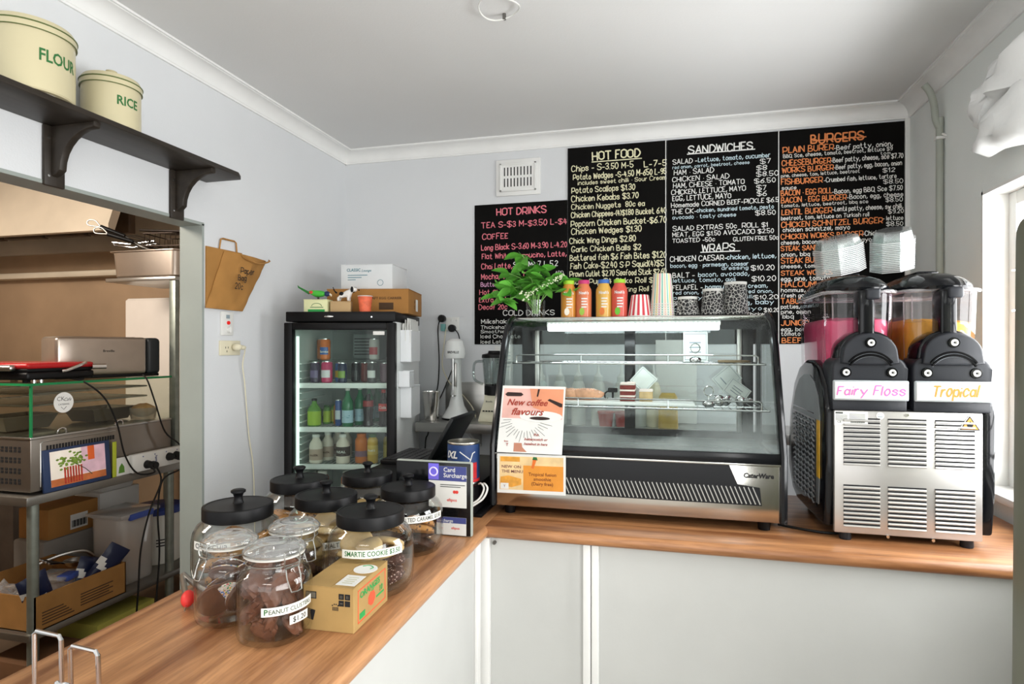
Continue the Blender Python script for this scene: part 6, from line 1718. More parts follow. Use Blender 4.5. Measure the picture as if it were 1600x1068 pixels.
# dog figurine
M_dogw = mat('dog_white', 'e6e2dc', .45, var=.03)
t = thing('dog_figurine', 'white toy dog with black ears standing on the small kraft box', 'figurine', fw(.245, .085, ZF + .050), FA + R(180))
g = G()
bm = bmesh.new()
me_ = bpy.data.meshes.new('dog_skeleton')
pts = [(.028, 0, .034), (.0, 0, .034), (-.022, 0, .038), (-.030, 0, .052), (-.042, 0, .060), (-.058, 0, .052),
       (.028, .009, .018), (.028, .010, .002), (.028, -.009, .018), (.028, -.010, .002), (-.018, .009, .018), (-.019, .010, .002), (-.018, -.009, .018), (-.019, -.010, .002)]
eds = [(0, 1), (1, 2), (2, 3), (3, 4), (4, 5), (0, 6), (6, 7), (0, 8), (8, 9), (2, 10), (10, 11), (2, 12), (12, 13)]
rad = [.014, .015, .014, .010, .015, .008] + [.007, .0055] * 4
me_.from_pydata(pts, eds, []); so = bpy.data.objects.new('dog_skeleton', me_); COL.objects.link(so)
sk = so.modifiers.new('s', 'SKIN'); sb = so.modifiers.new('u', 'SUBSURF'); sb.levels = 2
for v, r_ in zip(me_.skin_vertices[0].data, rad): v.radius = (r_, r_)
me_.skin_vertices[0].data[0].use_root = True
C.view_layer.update()
em = so.evaluated_get(C.evaluated_depsgraph_get()).to_mesh()
g.add([v.co.copy() for v in em.vertices], [list(p.vertices) for p in em.polygons])
bpy.data.objects.remove(so)
g.build('body', M_dogw, t, 80)
for s_ in (-1, 1): G().ball((-.037, s_ * .0135, .056), (.007, .004, .014), 2).build('ear', M_black, t)
G().ball((-.0655, 0, .054), .004, 2).build('nose', M_black, t)
for s_ in (-1, 1): G().ball((-.050, s_ * .009, .066), .002, 1).build('eye', M_black, t)
G().tube([(.038, 0, .040), (.050, 0, .052), (.056, 0, .068)], [.004, .003, .002], 8, sm=4).build('tail', M_black, t)
G().ball((.012, .0132, .036), (.011, .004, .010), 2).build('patch', M_black, t)

# ================================================================== STEEL SHELF ON THE BACK WALL
t = thing('steel_wall_shelf', 'stainless steel wall shelf with upstand carrying drink mixer and blender', 'shelf', (-.5, 3.05, 1.10), world=True)
G().box(-1.235, .60, 2.86, 3.188, 1.135, 1.145, .002).box(-1.235, .60, 2.858, 2.864, 1.098, 1.145, .002).build('shelf_top', M_steel, t)
G().box(-1.19, -.86, 3.178, 3.189, 1.145, 1.335, .002).build('splashback', M_steel, t)
for x in (-1.0, -.2, .4): G().prism([(2.87, 1.134), (3.188, 1.134), (3.188, .98)], x, x + .02, 'yz').build('bracket', M_steel, t)
ZB = 1.146
# drink mixer
t = thing('drink_mixer', 'white upright milkshake drink mixer on the steel shelf', 'drink mixer', (-1.079, 3.03, ZB))
M_mix = mat('mixer_white', 'dfe0de', .25, var=.02)
vs = []; fs = []; seg = 28; pr = [(.078, .078, 0), (.078, .078, .012), (.066, .060, .03), (.042, .042, .07), (.030, .034, .12), (.026, .030, .18), (.025, .03, .34)]
for i in range(seg):
    for rx, ry, z in pr: vs.append((rx * math.cos(2 * PI * i / seg), .02 + ry * math.sin(2 * PI * i / seg), z))
n = len(pr)
for i in range(seg):
    j = (i + 1) % seg
    for k in range(n - 1): fs.append((i * n + k, j * n + k, j * n + k + 1, i * n + k + 1))
fs.append([i * n for i in range(seg)][::-1]); fs.append([i * n + n - 1 for i in range(seg)])
G().add(vs, fs).build('stand', M_mix, t)
hd2 = G().lathe([(0, .325), (.052, .325), (.057, .345), (.056, .375), (.046, .415), (.028, .428), (0, .43)], (0, -.008, 0), 32).build('motor_head', M_mix, t)
g = G(); wrap(g, ptext('BREVILLE', 0, .02), .0585, R(-80), .352, .016, (0, -.008, 0), width=.062); g.build('lettering', M_ink, hd2)
G().box(-.012, .012, -.018, -.006, .17, .30, .003).build('channel', M_steel, t)
G().box(-.010, .010, -.022, -.012, .13, .175, .003).build('cup_rest', M_whiteplastic, t)
G().cyl((0, -.035, .13), (0, -.035, .33), .004, seg=8).cyl((0, -.035, .125), (0, -.035, .131), .016, seg=14).build('spindle', M_chrome, t)
G().lathe([(.079, 0), (.080, .004), (.079, .008)], (0, .02, 0), 28).build('base_rim', M_black, t)
t = thing('plug_lead', 'white lead looping from the power point down behind the drink mixer', 'lead', (-1.18, 3.15, 1.5), world=True)
G().tube([(-1.185, 3.172, 1.63), (-1.20, 3.172, 1.52), (-1.205, 3.17, 1.42), (-1.16, 3.165, 1.33), (-1.09, 3.165, 1.27), (-1.02, 3.14, 1.20), (-.98, 3.08, 1.152)], .0032, 6, sm=5).build('lead', M_ivory, t)
t = thing('steel_cup', 'tall stainless steel milkshake cup left of the drink mixer', 'cup', (-1.183, 2.95, ZB))
G().lathe([(0, .002), (.034, 0), (.036, .006), (.046, .150), (.048, .152), (.045, .152), (.034, .008), (0, .008)], seg=36).build('body', mat('polished_steel', 'd6d4d0', .22, 1.0, var=.04), t)
t = thing('blender', 'cream blender with clear jug on the steel shelf beside display case', 'blender', (-.86, 3.02, ZB))
G().lathe([(0, 0), (.092, 0), (.095, .006), (.088, .03), (.060, .11), (.058, .135), (0, .135)], seg=4, M=Matrix.Rotation(R(45), 4, 'Z')).build('base', mat('blender_cream', 'd9d3ba', .35, var=.03), t)
g = G()
for k in range(6): g.box(-.045 + k * .015, -.035 + k * .015, -.0625, -.058, .052, .058)
put(g, ptext('Breville', 0, .01), (-.03, -.053, .10), (1, 0, 0), (0, .3, 1), .012); g.build('buttons', M_black, t)
G().lathe([(0, .137), (.046, .137), (.050, .16), (.064, .33), (.062, .33), (.047, .165), (0, .145)], seg=28).build('jug', glass('blender_jug', 'dfe3e2', .04, gain=2.0), t)
G().lathe([(.048, .134), (.052, .137), (.052, .185), (.047, .19)], seg=28).build('collar', M_black, t)
G().lathe([(0, .365), (.03, .365), (.034, .352), (.064, .345), (.066, .328), (0, .328)], seg=28).build('lid', M_black, t)
G().tube([(-.058, -.02, .31), (-.098, -.03, .30), (-.10, -.03, .22), (-.055, -.02, .19)], .007, 8, sm=4).build('handle', glass('blender_jug', 'dfe3e2'), t)
t = thing('notice_paper', 'white printed notice taped on the wall above the blender', 'notice', (-.86, 3.19, 1.48), world=True)
G().box(-.905, -.80, 3.1875, 3.1892, 1.40, 1.535).build('sheet', M_paper, t)
g = G()
for k in range(5): g.box(-.895, -.815, 3.187, 3.1876, 1.42 + k * .02, 1.424 + k * .02)
g.build('small_print', mat('grey_print', '8c9aa0'), t)
# squeeze bottles on the shelf behind the display case
M_sq = mat('squeeze_plastic', 'd9dad6', .4, var=.03)
for i, (x, tint, lab) in enumerate(((-.602, 'cfd6d4', 'squeeze bottle with white nozzle, leftmost behind the case'), (-.505, 'd9dad6', 'slim squeeze bottle, second from left behind the case'), (-.412, 'd9dad6', 'squeeze bottle, third from left behind the case'), (-.314, 'd9dad6', 'squeeze bottle behind the case, just left of the red cake'), (-.200, 'd9dad6', 'squeeze bottle behind the case, right of price card'), (-.116, 'd9dad6', 'squeeze bottle behind the case, above the pale cake'), (-.048, 'e4dcc0', 'cream sauce squeeze bottle, rightmost behind the case'))):
    t = thing('squeeze_bottle', lab, 'bottle', (x, 2.98, ZB))
    G().lathe([(0, 0), (.034, 0), (.036, .006), (.036, .165), (.030, .20), (.020, .218), (0, .218)], seg=24).build('body', mat('squeeze_' + tint, tint, .4, var=.03), t)
    G().lathe([(.021, .214), (.022, .216), (.022, .238), (.014, .246), (.0075, .262), (.004, .318), (0, .319)], seg=20).build('nozzle', M_whiteplastic, t)
for x, c, lab in ((-.27, 'b4443a', 'red sauce tub on the steel shelf seen below cake shelf'), (-.19, 'a23a34', 'dark red sauce tub beside another on steel shelf')):
    t = thing('sauce_tub', lab, 'tub', (x, 2.91, ZB)); G().lathe([(0, 0), (.03, 0), (.038, .07), (.036, .07), (.029, .004), (0, .004)], seg=24).build('body', mat('tub_' + c, c, .4, var=.05), t)
    G().lathe([(.039, .066), (.041, .068), (.041, .076), (0, .078)], seg=24).build('lid', mat('tub_' + c, c), t)
t = thing('yellow_sachet', 'upright yellow mustard packet on the steel shelf', 'packet', (.02, 2.90, ZB)); G().prism([(-.045, 0), (.045, 0), (.042, .15), (.03, .17), (-.03, .17), (-.042, .15)], -.02, .02, 'xz', .012, 3).build('packet', mat('mustard_packet', 'd9b45a', .5, var=.12, scale=20), t)
t = thing('white_notice', 'white sheet standing on the steel shelf behind the case', 'notice', (.06, 3.14, ZB)); G().box(-.10, .10, -.003, .003, 0, .42, .001).build('sheet', M_paper, t)

# ================================================================== KITCHEN THROUGH THE OPENING
M_bsteel = mat('bench_steel', '8d8a84', .36, .9, var=.14, scale=4)
M_gsteel = mat('galvanised_leg', '8a9088', .4, .7, var=.15, scale=18)
M_warm = mat('warmer_steel', '8f8880', .32, .9, var=.12, scale=5)
t = thing('steel_bench', 'stainless steel kitchen bench with tube legs and lower shelf beyond opening', 'bench', (-2.85, 2.6, 0), world=True)
G().box(-3.25, -2.485, 1.86, 3.36, .885, .922, .004).build('bench_top', M_bsteel, t)
G().box(-3.23, -2.50, 1.88, 3.34, .325, .355, .004).build('lower_shelf', M_bsteel, t)
for x in (-2.525, -3.2):
    for y in (1.915, 2.62, 3.3): G().cyl((x, y, 0.02), (x, y, .886), .021, seg=16).cyl((x, y, 0), (x, y, .03), .026, seg=14).build('leg', M_gsteel, t)
ZN = .9225
# glass food warmer
t = thing('food_warmer', 'steel food warmer with glass display top and green glass edges on bench', 'food warmer', (-2.85, 2.4, ZN), world=True)
b_ = G().box(-3.2, -2.505, 1.89, 2.61, ZN + .012, 1.150, .003).build('base', M_warm, t)
G().box(-3.2, -2.50, 1.885, 2.61, 1.150, 1.160, .003).build('base_rim', M_steel, t)
g = G()
for j in range(4):
    for k in range(26):
        for h in (0, 1): g.box(-3.15 + k * .0232, -3.137 + k * .0232, 1.888, 1.891, .965 + j * .044 + h * .013, .975 + j * .044 + h * .013)
g.build('end_grille', M_ink, t)
g = G()
for k in range(24): g.box(-2.5055, -2.503, 1.955 + k * .0135, 1.963 + k * .0135, 1.098, 1.118)
g.build('side_grille', M_ink, t)
G().tube([(-2.5035, 1.93, .95), (-2.5035, 1.93, 1.13), (-2.5035, 1.94, 1.137), (-2.5035, 2.28, 1.137)], .0025, 6).build('panel_seam', M_steel, t)
M_wg = glass('warmer_glass', 'f1f4ee', .02, gain=1.0)
M_edge = mat('green_glass_edge', '1f7a48', .15, var=.1)
G().box(-2.512, -2.506, 1.896, 2.60, 1.160, 1.372).build('side_glass', M_wg, t)
G().box(-3.19, -2.512, 1.892, 1.898, 1.160, 1.372).build('end_glass', M_wg, t)
G().box(-3.2, -2.500, 1.885, 2.61, 1.372, 1.380).build('top_glass', M_wg, t)
G().box(-2.513, -2.505, 1.891, 1.899, 1.160, 1.372).build('glass_edge', M_edge, t)
G().box(-2.502, -2.4995, 1.885, 2.61, 1.371, 1.381).box(-3.2, -2.500, 1.8835, 1.886, 1.371, 1.381).build('top_edge', M_edge, t)
for x, y in ((-2.52, 1.915), (-2.52, 1.945)): G().cyl((x, y, 1.381), (x, y, 1.394), .008, seg=12).build('corner_clamp', M_chrome, t)
for y in (2.02, 2.30): G().tube([(-2.505, y - .02, 1.162), (-2.503, y - .017, 1.177), (-2.503, y, 1.184), (-2.503, y + .017, 1.177), (-2.505, y + .02, 1.162)], .004, 8, sm=3).build('latch', M_chrome, t)
g = G()
for z in (1.28, 1.33):
    g.tube([(-3.15, 1.95, z), (-2.60, 1.95, z), (-2.60, 2.55, z), (-3.15, 2.55, z)], .004, 6, True)
    for k in range(13): g.tube([(-3.15, 1.95 + k * .047, z), (-2.60, 1.95 + k * .047, z)], .002, 5)
g.build('inner_rack', M_steel, t)
stk = G().cyl((-2.5055, 2.03, 1.292), (-2.5045, 2.03, 1.292), .044, seg=36).build('round_sticker', M_paper, t)
g = G(); put(g, ptext('CK', 0, -.005), (-2.5042, 2.0, 1.300), (0, 1, 0), (0, 0, 1), .026); put(g, ptext('Cafe', .4, 0), (-2.5042, 2.032, 1.298), (0, 1, 0), (0, 0, 1), .020, width=.032); put(g, ptext('CATERING', 0, .005), (-2.5042, 2.006, 1.281), (0, 1, 0), (0, 0, 1), .010, width=.048)
g.tube([(-2.5044, 2.018, 1.274), (-2.5044, 2.03, 1.262), (-2.5044, 2.042, 1.274)], .0009, 5)
g.build('sticker_lettering', M_ink, stk)
for i, (x, y, z, l, lab) in enumerate(((-2.80, 2.05, 1.166, .30, 'wire basket with fries scoop inside the food warmer, nearer the corner'), (-2.75, 2.42, 1.166, .24, 'shallow steel tray inside the food warmer, farther from the corner'))):
    t = thing('warmer_tray', lab, 'tray', (x, y, z))
    G().lathe([(0, 0), (.10, 0), (.13, .06), (.138, .06), (.138, .063), (.127, .063), (.097, .004), (0, .004)], seg=4, M=Matrix.Rotation(R(45), 4, 'Z') @ Matrix.Scale(1.3, 4, (1, 1, 0))).build('tray', mat('tray_metal', '6f655b', .4, .7, var=.15), t)
t = thing('food_tub', 'clear tub of tan food at the far end of the warmer', 'tub', (-2.60, 2.53, 1.161)); G().lathe([(0, 0), (.055, 0), (.065, .06), (.063, .06), (.052, .004), (0, .004)], seg=24).build('tub', glass('tub_plastic', 'eee6dc', .1, gain=2, fog=.15), t); G().ball((0, 0, .045), (.056, .056, .035), 3, bump=.15, bs=4).build('food', mat('tan_food', 'b58a5c', .8, var=.2, scale=40), t)
# contact grill on top
ZW = 1.3815
t = thing('contact_grill', 'low red-lidded contact grill on the glass food warmer', 'grill', (-2.72, 2.03, ZW), R(3))
G().box(-.27, .19, -.15, .165, .012, .045, .01, 3).build('base', M_black, t)
G().box(-.27, .185, -.145, .16, .045, .060, .006).build('plate', M_black, t)
G().box(-.275, .190, -.150, .165, .058, .083, .012, 3).build('lid', mat('red_enamel', 'a81f22', .2, var=.06), t)
G().box(-.24, .14, -.18, -.15, .05, .075, .01, 3).build('grip', M_steel, t)
G().tube([(.195, .0, .045), (.205, .02, .050), (.205, .08, .070), (.200, .11, .080)], .0065, 8, sm=4).build('arm', M_chrome, t)
G().cyl((.19, .15, .06), (.215, .20, .06), .012, seg=12).build('hinge_cap', M_chrome, t)
for x in (-.22, .15):
    for y in (-.12, .13): G().cyl((x, y, 0), (x, y, .014), .014, seg=10).build('foot', M_black, t)
# toaster
t = thing('toaster', 'long-slot stainless steel toaster with black ends on the food warmer', 'toaster', (-2.70, 2.40, ZW), R(72))
G().box(-.24, .16, -.085, .085, .012, .198, .018, 4).build('body', mat('toaster_steel', 'b5a99e', .28, .9, var=.08), t)
G().box(.158, .225, -.09, .09, .010, .196, .020, 4).build('end_cap', mat('toaster_black', '23272a', .4, var=.05), t)
G().box(-.20, .13, -.022, -.008, .195, .1995).box(-.20, .13, .010, .024, .195, .1995).build('slot_pattern', M_ink, t)
g = G(); put(g, ptext('Breville', 0, .01), (-.045, -.0858, .125), (1, 0, 0), (0, 0, 1), .016, width=.05); g.build('lettering', M_ink, t)
G().box(-.24, .22, -.08, .08, 0, .014, .003).build('feet_base', M_black, t)
# tablet, ruler, power strip along the bench lip
t = thing('photo_tablet', 'blue-framed tablet showing flowers in a jar, propped on the bench edge', 'tablet', (-2.48, 2.09, ZN), world=True)
M = frame_mat((-2.489, 1.932, ZN), (0, 1, 0), (-.08, 0, 1))
G().box(0, .312, 0, .178, -.009, .004, .004, M=M).build('frame', mat('navy_plastic', '2c3c5e', .35, var=.06), t)
def sc(x0, x1, y0, y1, k, g=None): return (g or G()).box(x0, x1, y0, y1, .004 + k * .0004, .0045 + k * .0004, M=M)
scr = sc(.030, .285, .018, .166, 0).build('screen', mat('screen_pale', 'e6dccf', .3, var=.1, scale=14, emit=.25), t)
sc(.17, .285, .05, .166, 1).build('screen_pink', mat('screen_pink', 'd8b3c0', .3, var=.2, scale=18, emit=.2), scr)
sc(.030, .285, .018, .048, 1).build('screen_table', mat('screen_table', 'b9683c', .3, var=.3, scale=20, emit=.15), scr)
sc(.200, .232, .105, .166, 2).build('screen_orange', mat('screen_orange', 'd4602e', .3, var=.1, emit=.2), scr)
g = G()
for k in range(7): sc(.088 + k * .0125, .096 + k * .0125, .022, .092, 2, g)
g.build('screen_jar', mat('screen_jar', 'a8392a', .3, var=.4, scale=60, emit=.15), scr)
g = G(); rnd = random.Random(8)
for k in range(60):
    a, b = rnd.gauss(.125, .035), rnd.gauss(.112, .014)
    g.ball(tuple(M @ Vector((min(.22, max(.04, a)), min(.155, max(.085, b)), .0052))), (.0016, .008, .005), 1)
g.build('screen_leaves', mat('screen_leaves', '6f8a34', .4, var=.4, scale=60, emit=.1), scr)
g = G(); g.tube([M @ Vector(p) for p in ((.14, .10, .006), (.185, .07, .006), (.215, .04, .006))], .0016, 5); g.build('screen_stem', mat('screen_stem', '3c4a2e', .5), scr)
t = thing('yellow_ruler', 'yellow-green strip standing beside the blue-framed tablet', 'ruler', (-2.487, 2.26, ZN), world=True)
G().box(-2.492, -2.488, 2.252, 2.272, ZN, ZN + .165, .001).build('strip', mat('lime_plastic', 'b4be3a', .45, var=.06), t)
t = thing('seasoning_card', 'white card with green emblem between ruler and power strip', 'card', (-2.49, 2.31, ZN), world=True)
G().box(-2.494, -2.491, 2.275, 2.352, ZN, ZN + .085, .001).build('card', M_paper, t)
G().prism([(2.285, ZN + .012), (2.318, ZN + .012), (2.315, ZN + .04), (2.302, ZN + .058), (2.289, ZN + .04)], -2.491, -2.4902, 'yz').build('emblem', mat('leaf_green_print', '5c8a34', .6, var=.1), t)
t = thing('power_strip', 'white power strip standing on the bench edge with black plugs', 'power strip', (-2.48, 2.5, ZN), world=True)
G().box(-2.502, -2.470, 2.345, 2.70, ZN, ZN + .088, .006, 3).build('body', M_whiteplastic, t)
g = G()
for k in range(4): g.box(-2.470, -2.4685, 2.40 + k * .07, 2.405 + k * .07, ZN + .07, ZN + .075)
put(g, ptext('hpm', 0, .02), (-2.4685, 2.475, ZN + .065), (0, 0, -1), (0, 1, 0), .018)
g.build('switch_marks', mat('navy_print', '454c86'), t)
for i, (y, lab, pts) in enumerate(((2.425, 'black plug and lead from the contact grill to the power strip', [(-2.455, 2.425, ZN + .03), (-2.44, 2.44, ZN - .01), (-2.46, 2.36, ZN + .0), (-2.47, 2.30, 1.02), (-2.475, 2.26, 1.18), (-2.48, 2.20, 1.30), (-2.50, 2.12, 1.375), (-2.56, 2.1, 1.392)]),
                              (2.56, 'black plug and lead from the toaster to the power strip', [(-2.455, 2.56, ZN + .045), (-2.43, 2.62, ZN + .02), (-2.44, 2.60, ZN + .10), (-2.465, 2.53, 1.10), (-2.475, 2.48, 1.25), (-2.48, 2.44, 1.36), (-2.52, 2.45, 1.392)]),
                              (2.605, 'black plug at the strip end with lead hanging to the floor', [(-2.455, 2.605, ZN + .045), (-2.43, 2.60, ZN - .02), (-2.45, 2.50, .86), (-2.46, 2.48, .70), (-2.46, 2.49, .50), (-2.47, 2.48, .25), (-2.46, 2.46, .01)]),
                              (2.46, 'black plug low on the strip with slack lead looping below bench', [(-2.455, 2.46, ZN + .02), (-2.44, 2.48, .86), (-2.45, 2.42, .72), (-2.46, 2.38, .55), (-2.465, 2.37, .36), (-2.47, 2.36, .20)]))):
    t = thing('plug_lead', lab, 'lead', (-2.46, y, ZN + .04), world=True)
    zc = pts[0][2]
    G().cyl((-2.470, y, zc), (-2.448, y, zc), .021, .017, 16).build('plug', M_cord, t)
    G().tube(pts, .0042, 6, sm=6).build('lead', M_cord, t)
# shelf of pans beside the jamb
t = thing('pan_rack', 'steel rack shelf on a post beside the kitchen opening', 'rack', (-2.5, 2.6, ZN), world=True)
G().box(-2.945, -2.49, 2.62, 3.0, 1.883, 1.903, .003).build('shelf', M_steel, t)
for x, y in ((-2.532, 2.625), (-2.532, 2.93)): G().box(x, x + .04, y, y + .03, ZN, 1.883, .003).build('post', M_gsteel, t)
t = thing('gastronorm_pan', 'deep stainless steel pan on the kitchen rack shelf', 'pan', (-2.712, 2.80, 1.9035))
def panbox(w, d, h, tk=.004):
    g = G(); o1 = rounded(-w, w, -d, d, .04, 6); n = len(o1); vs = []; fs = []
    rings = [(.90, 0), (.96, .012), (1.0, h - .004), (1.07, h), (1.07, h + .004), (.975, h + .003), (.94, .016), (.88, .006)]
    for k, z in rings: vs += [(x * k, y * k, z) for x, y in o1]
    for l in range(len(rings) - 1):
        for i in range(n): j = (i + 1) % n; fs.append((l * n + i, l * n + j, (l + 1) * n + j, (l + 1) * n + i))
    fs.append(list(range(n))[::-1]); fs.append([(len(rings) - 1) * n + i for i in range(n)])
    return g.add(vs, fs)
panbox(.215, .165, .142).build('body', mat('pan_steel', 'b9aca0', .3, .95, var=.08), t)
for lab, p0, p1, seed in (('wire whisk with looped black handle, upper one in the pan', (-3.03, 2.60, 2.207), (-2.70, 2.74, 2.071), 1), ('wire whisk with looped black handle, lower one in the pan', (-2.95, 2.57, 2.155), (-2.66, 2.70, 2.06), 2)):
    t = thing('whisk', lab, 'whisk', p0, world=True)
    a = Vector(p0); b = Vector(p1); d = (b - a).normalized(); s_ = d.cross(Vector((0, 0, 1))).normalized(); u = s_.cross(d)
    G().tube([a + d * .06, a + d * .02 + u * .022, a - d * .01 + u * .008, a + d * .0 - u * .014, a + d * .06], .0035, 6, sm=4).build('hanging_loop', M_steeldark, t)
    G().cyl(a + d * .06, a + d * .19, .012, .010, 12).build('handle', M_black, t)
    g = G()
    for k in range(6):
        q = PI * k / 6; e = s_ * math.cos(q) + u * math.sin(q)
        g.tube([a + d * .19, a + d * .24 + e * .025, a + d * .31 + e * .03, a + d * .345, a + d * .31 - e * .03, a + d * .24 - e * .025, a + d * .19], .0013, 4, sm=4)
    g.build('wires', M_steeldark, t)
t = thing('fry_basket', 'dark wire fry basket resting on the steel pan', 'basket', (-2.61, 2.76, 2.045), R(8))
g = G()
for k in range(9): g.tube([(-.12 + k * .03, -.10, .03 + .0), (-.12 + k * .03, -.09, .10)], .0018, 5).tube([(-.12 + k * .03, .10, .03), (-.12 + k * .03, .09, .10)], .0018, 5)
for z, e in ((.03, .10), (.10, .09)): g.tube([(-.13, -e, z), (.13, -e, z), (.13, e, z), (-.13, e, z)], .003, 6, True)
for k in range(8): g.tube([(-.13, -.09 + k * .026, .03), (.13, -.09 + k * .026, .03)], .0014, 4)
g.build('wire_body', mat('dark_wire', '3a302a', .4, .8, var=.1), t)
G().tube([(-.12, 0, .06), (-.24, -.03, .035), (-.33, -.05, .045), (-.335, -.06, .06), (-.24, -.05, .05), (-.12, -.02, .07)], .004, 6).build('handle', M_chrome, t)
t = thing('oven_tray', 'dark flat oven tray tilted across the top of the fry basket', 'tray', (-2.60, 2.78, 2.158), R(6)); t.rotation_euler = (R(5), R(3), R(6))
G().box(-.16, .17, -.12, .12, 0, .012, .004).build('tray', mat('blackened_steel', '2e2722', .5, .6, var=.2), t)
# white cupboard fridge and range hood behind
t = thing('white_cabinet', 'plain white appliance cabinet standing on the bench behind toaster', 'cabinet', (-2.97, 3.15, ZN), world=True)
G().box(-3.22, -2.72, 3.01, 3.35, ZN, 1.83, .008).build('body', mat('warm_white_enamel', 'd6cdc4', .4, var=.03), t)
G().box(-3.215, -2.725, 2.996, 3.012, ZN + .02, 1.82, .006).build('door', mat('warm_white_enamel', 'd6cdc4'), t)
g = G()
for k in range(4): g.box(-2.80, -2.75, 2.992, 2.997, 1.50 + k * .014, 1.506 + k * .014)
g.build('vent_lines', M_ink, t)
t = thing('range_hood', 'large stainless steel range hood with dark filters on kitchen wall', 'range hood', (-4.0, 3.1, 2.15), world=True)
M_hood = mat('hood_steel', 'cfc3b0', .4, .35, var=.18, scale=1.8)
G().prism([(2.75, 2.20), (2.75, 2.235), (2.90, 2.69), (3.395, 2.69), (3.395, 2.20), (3.36, 2.20), (3.36, 2.62), (2.93, 2.62), (2.79, 2.20)], -4.85, -3.07, 'yz').build('canopy', M_hood, t)
for k in range(5): G().box(-4.80 + k * .34, -4.49 + k * .34, 3.0, 3.05, 2.20, 2.50, .004, M=Matrix.Translation((0, -.06, .02))).build('filter', mat('greasy_filter', '4a3c2e', .5, .5, var=.3, scale=10), t)
G().box(-4.85, -3.07, 3.30, 3.39, 2.02, 2.06, .004).build('gutter_rail', M_hood, t)
t = thing('cook_top', 'dark cooking bench under the range hood', 'cooker', (-4.2, 3.05, 0), world=True)
G().box(-4.85, -3.78, 2.75, 3.38, .05, .90, .006).build('body', mat('cooker_steel', '6b625a', .4, .8, var=.15), t)
G().box(-4.85, -3.78, 2.74, 3.38, .90, .93, .004).build('hotplate', mat('hotplate_black', '241f1c', .45, .4, var=.2), t)
# under the bench
ZL = .3555
t = thing('open_carton', 'open brown carton of packets on the bench lower shelf', 'box', (-2.72, 2.12, ZL), world=True)
x0, x1, y0, y1, h = -2.95, -2.502, 1.905, 2.335, .145
g = G().box(x1 - .005, x1, y0, y1, ZL, ZL + h).box(x0, x0 + .005, y0, y1, ZL, ZL + h).box(x0, x1, y0, y0 + .005, ZL, ZL + h).box(x0, x1, y1 - .005, y1, ZL, ZL + h).box(x0, x1, y0, y1, ZL, ZL + .004)
g.build('body', mat('old_carton', '9a6f3c', .85, var=.14, scale=9), t)
g = G()
for k in range(5): g.box(x1, x1 + .0008, y0 + .03, y0 + .17 - .012 * k, ZL + .02 + k * .012, ZL + .025 + k * .012).box(x1, x1 + .0008, y0 + .20, y0 + .36 - .02 * (k % 2), ZL + .03 + k * .012, ZL + .035 + k * .012)
g.build('side_print', mat('carton_print', '4a3420'), t)
M_clearbag = glass('clear_film', 'f2f0ee', .08, gain=3.5, fog=.12)
for i, (x, y, z, r_) in enumerate(((-2.78, 1.97, .455, (.09, .05, .075)), (-2.68, 2.03, .45, (.07, .06, .07)))):
    t = thing('clear_bag', ('crumpled clear plastic bag at the left end of the carton', 'crumpled clear plastic bag behind the navy packet')[i], 'plastic bag', (x, y, ZL + .006))
    G().ball((0, 0, r_[2]), r_, 3, bump=.45, bs=3.2, seed=i + 2).build('film', M_clearbag, t, 15)
M_navyp = mat('navy_packet', '1c2340', .3, var=.08)
def packet(p, rot, w, h, lab):
    t = thing('foil_packet', lab, 'packet', p); t.rotation_euler = rot
    g = G(); vs = []; fs = []; nx, ny = 8, 12
    for s_ in (1, -1):
        for j in range(ny + 1):
            for i in range(nx + 1):
                u, v = i / nx, j / ny
                vs.append(((u - .5) * w, s_ * (.020 * (math.sin(PI * u) * min(1, math.sin(PI * v) * 1.8)) ** .6 + .0005) + .004 * noise.noise(Vector((u * 6, v * 6, w * 50))), v * h))
    N = (nx + 1) * (ny + 1)
    for j in range(ny):
        for i in range(nx):
            k = j * (nx + 1) + i
            fs.append((k, k + nx + 1, k + nx + 2, k + 1)); fs.append((N + k, N + k + 1, N + k + nx + 2, N + k + nx + 1))
    loop = list(range(nx + 1)) + [j * (nx + 1) + nx for j in range(1, ny + 1)] + [ny * (nx + 1) + i for i in range(nx - 1, -1, -1)] + [j * (nx + 1) for j in range(ny - 1, 0, -1)]
    for k in range(len(loop)): fs.append((loop[k - 1], loop[k], loop[k] + N, loop[k - 1] + N))
    for f in fs:
        zc = sum(vs[i][2] for i in f) / len(f) / h; xc = sum(vs[i][0] for i in f) / len(f) / w
        g_mi = 1 if .30 < zc + xc * .5 < .48 else (2 if zc < .16 else 0)
        g.f.append(list(f)); g.m.append(g_mi)
    g.v = [tuple(v) for v in vs]
    g.build('foil', [M_navyp, M_paper, mat('red_foil', 'a83240', .35, var=.1)], t, 50)
packet((-2.56, 1.98, .42), (R(8), R(-18), R(75)), .11, .17, 'navy and white foil packet poking out at the left of the carton')
packet((-2.57, 2.20, .42), (R(6), R(38), R(70)), .10, .21, 'navy, white and red foil packet leaning up at the right of the carton')
packet((-2.60, 2.18, .40), (R(-4), R(22), R(80)), .10, .16, 'silvery white foil packet behind the leaning navy one')
t = thing('clear_container', 'clear plastic container with blue latch inside the open carton', 'container', (-2.66, 2.12, ZL + .006), R(15))
panbox(.07, .06, .13).build('body', glass('tub_plastic', 'eee6dc'), t)
G().box(-.075, .075, -.066, .066, .135, .146, .004).build('lid', glass('tub_plastic', 'eee6dc'), t)
G().box(.03, .082, -.04, .03, .125, .150, .004).build('latch', mat('blue_latch', '3c4f96', .4, var=.05), t)
g = G()
t = thing('ladle', 'steel ladle lying over the carton with its curved bowl showing', 'utensil', (-2.74, 2.25, ZL + .145), world=True)
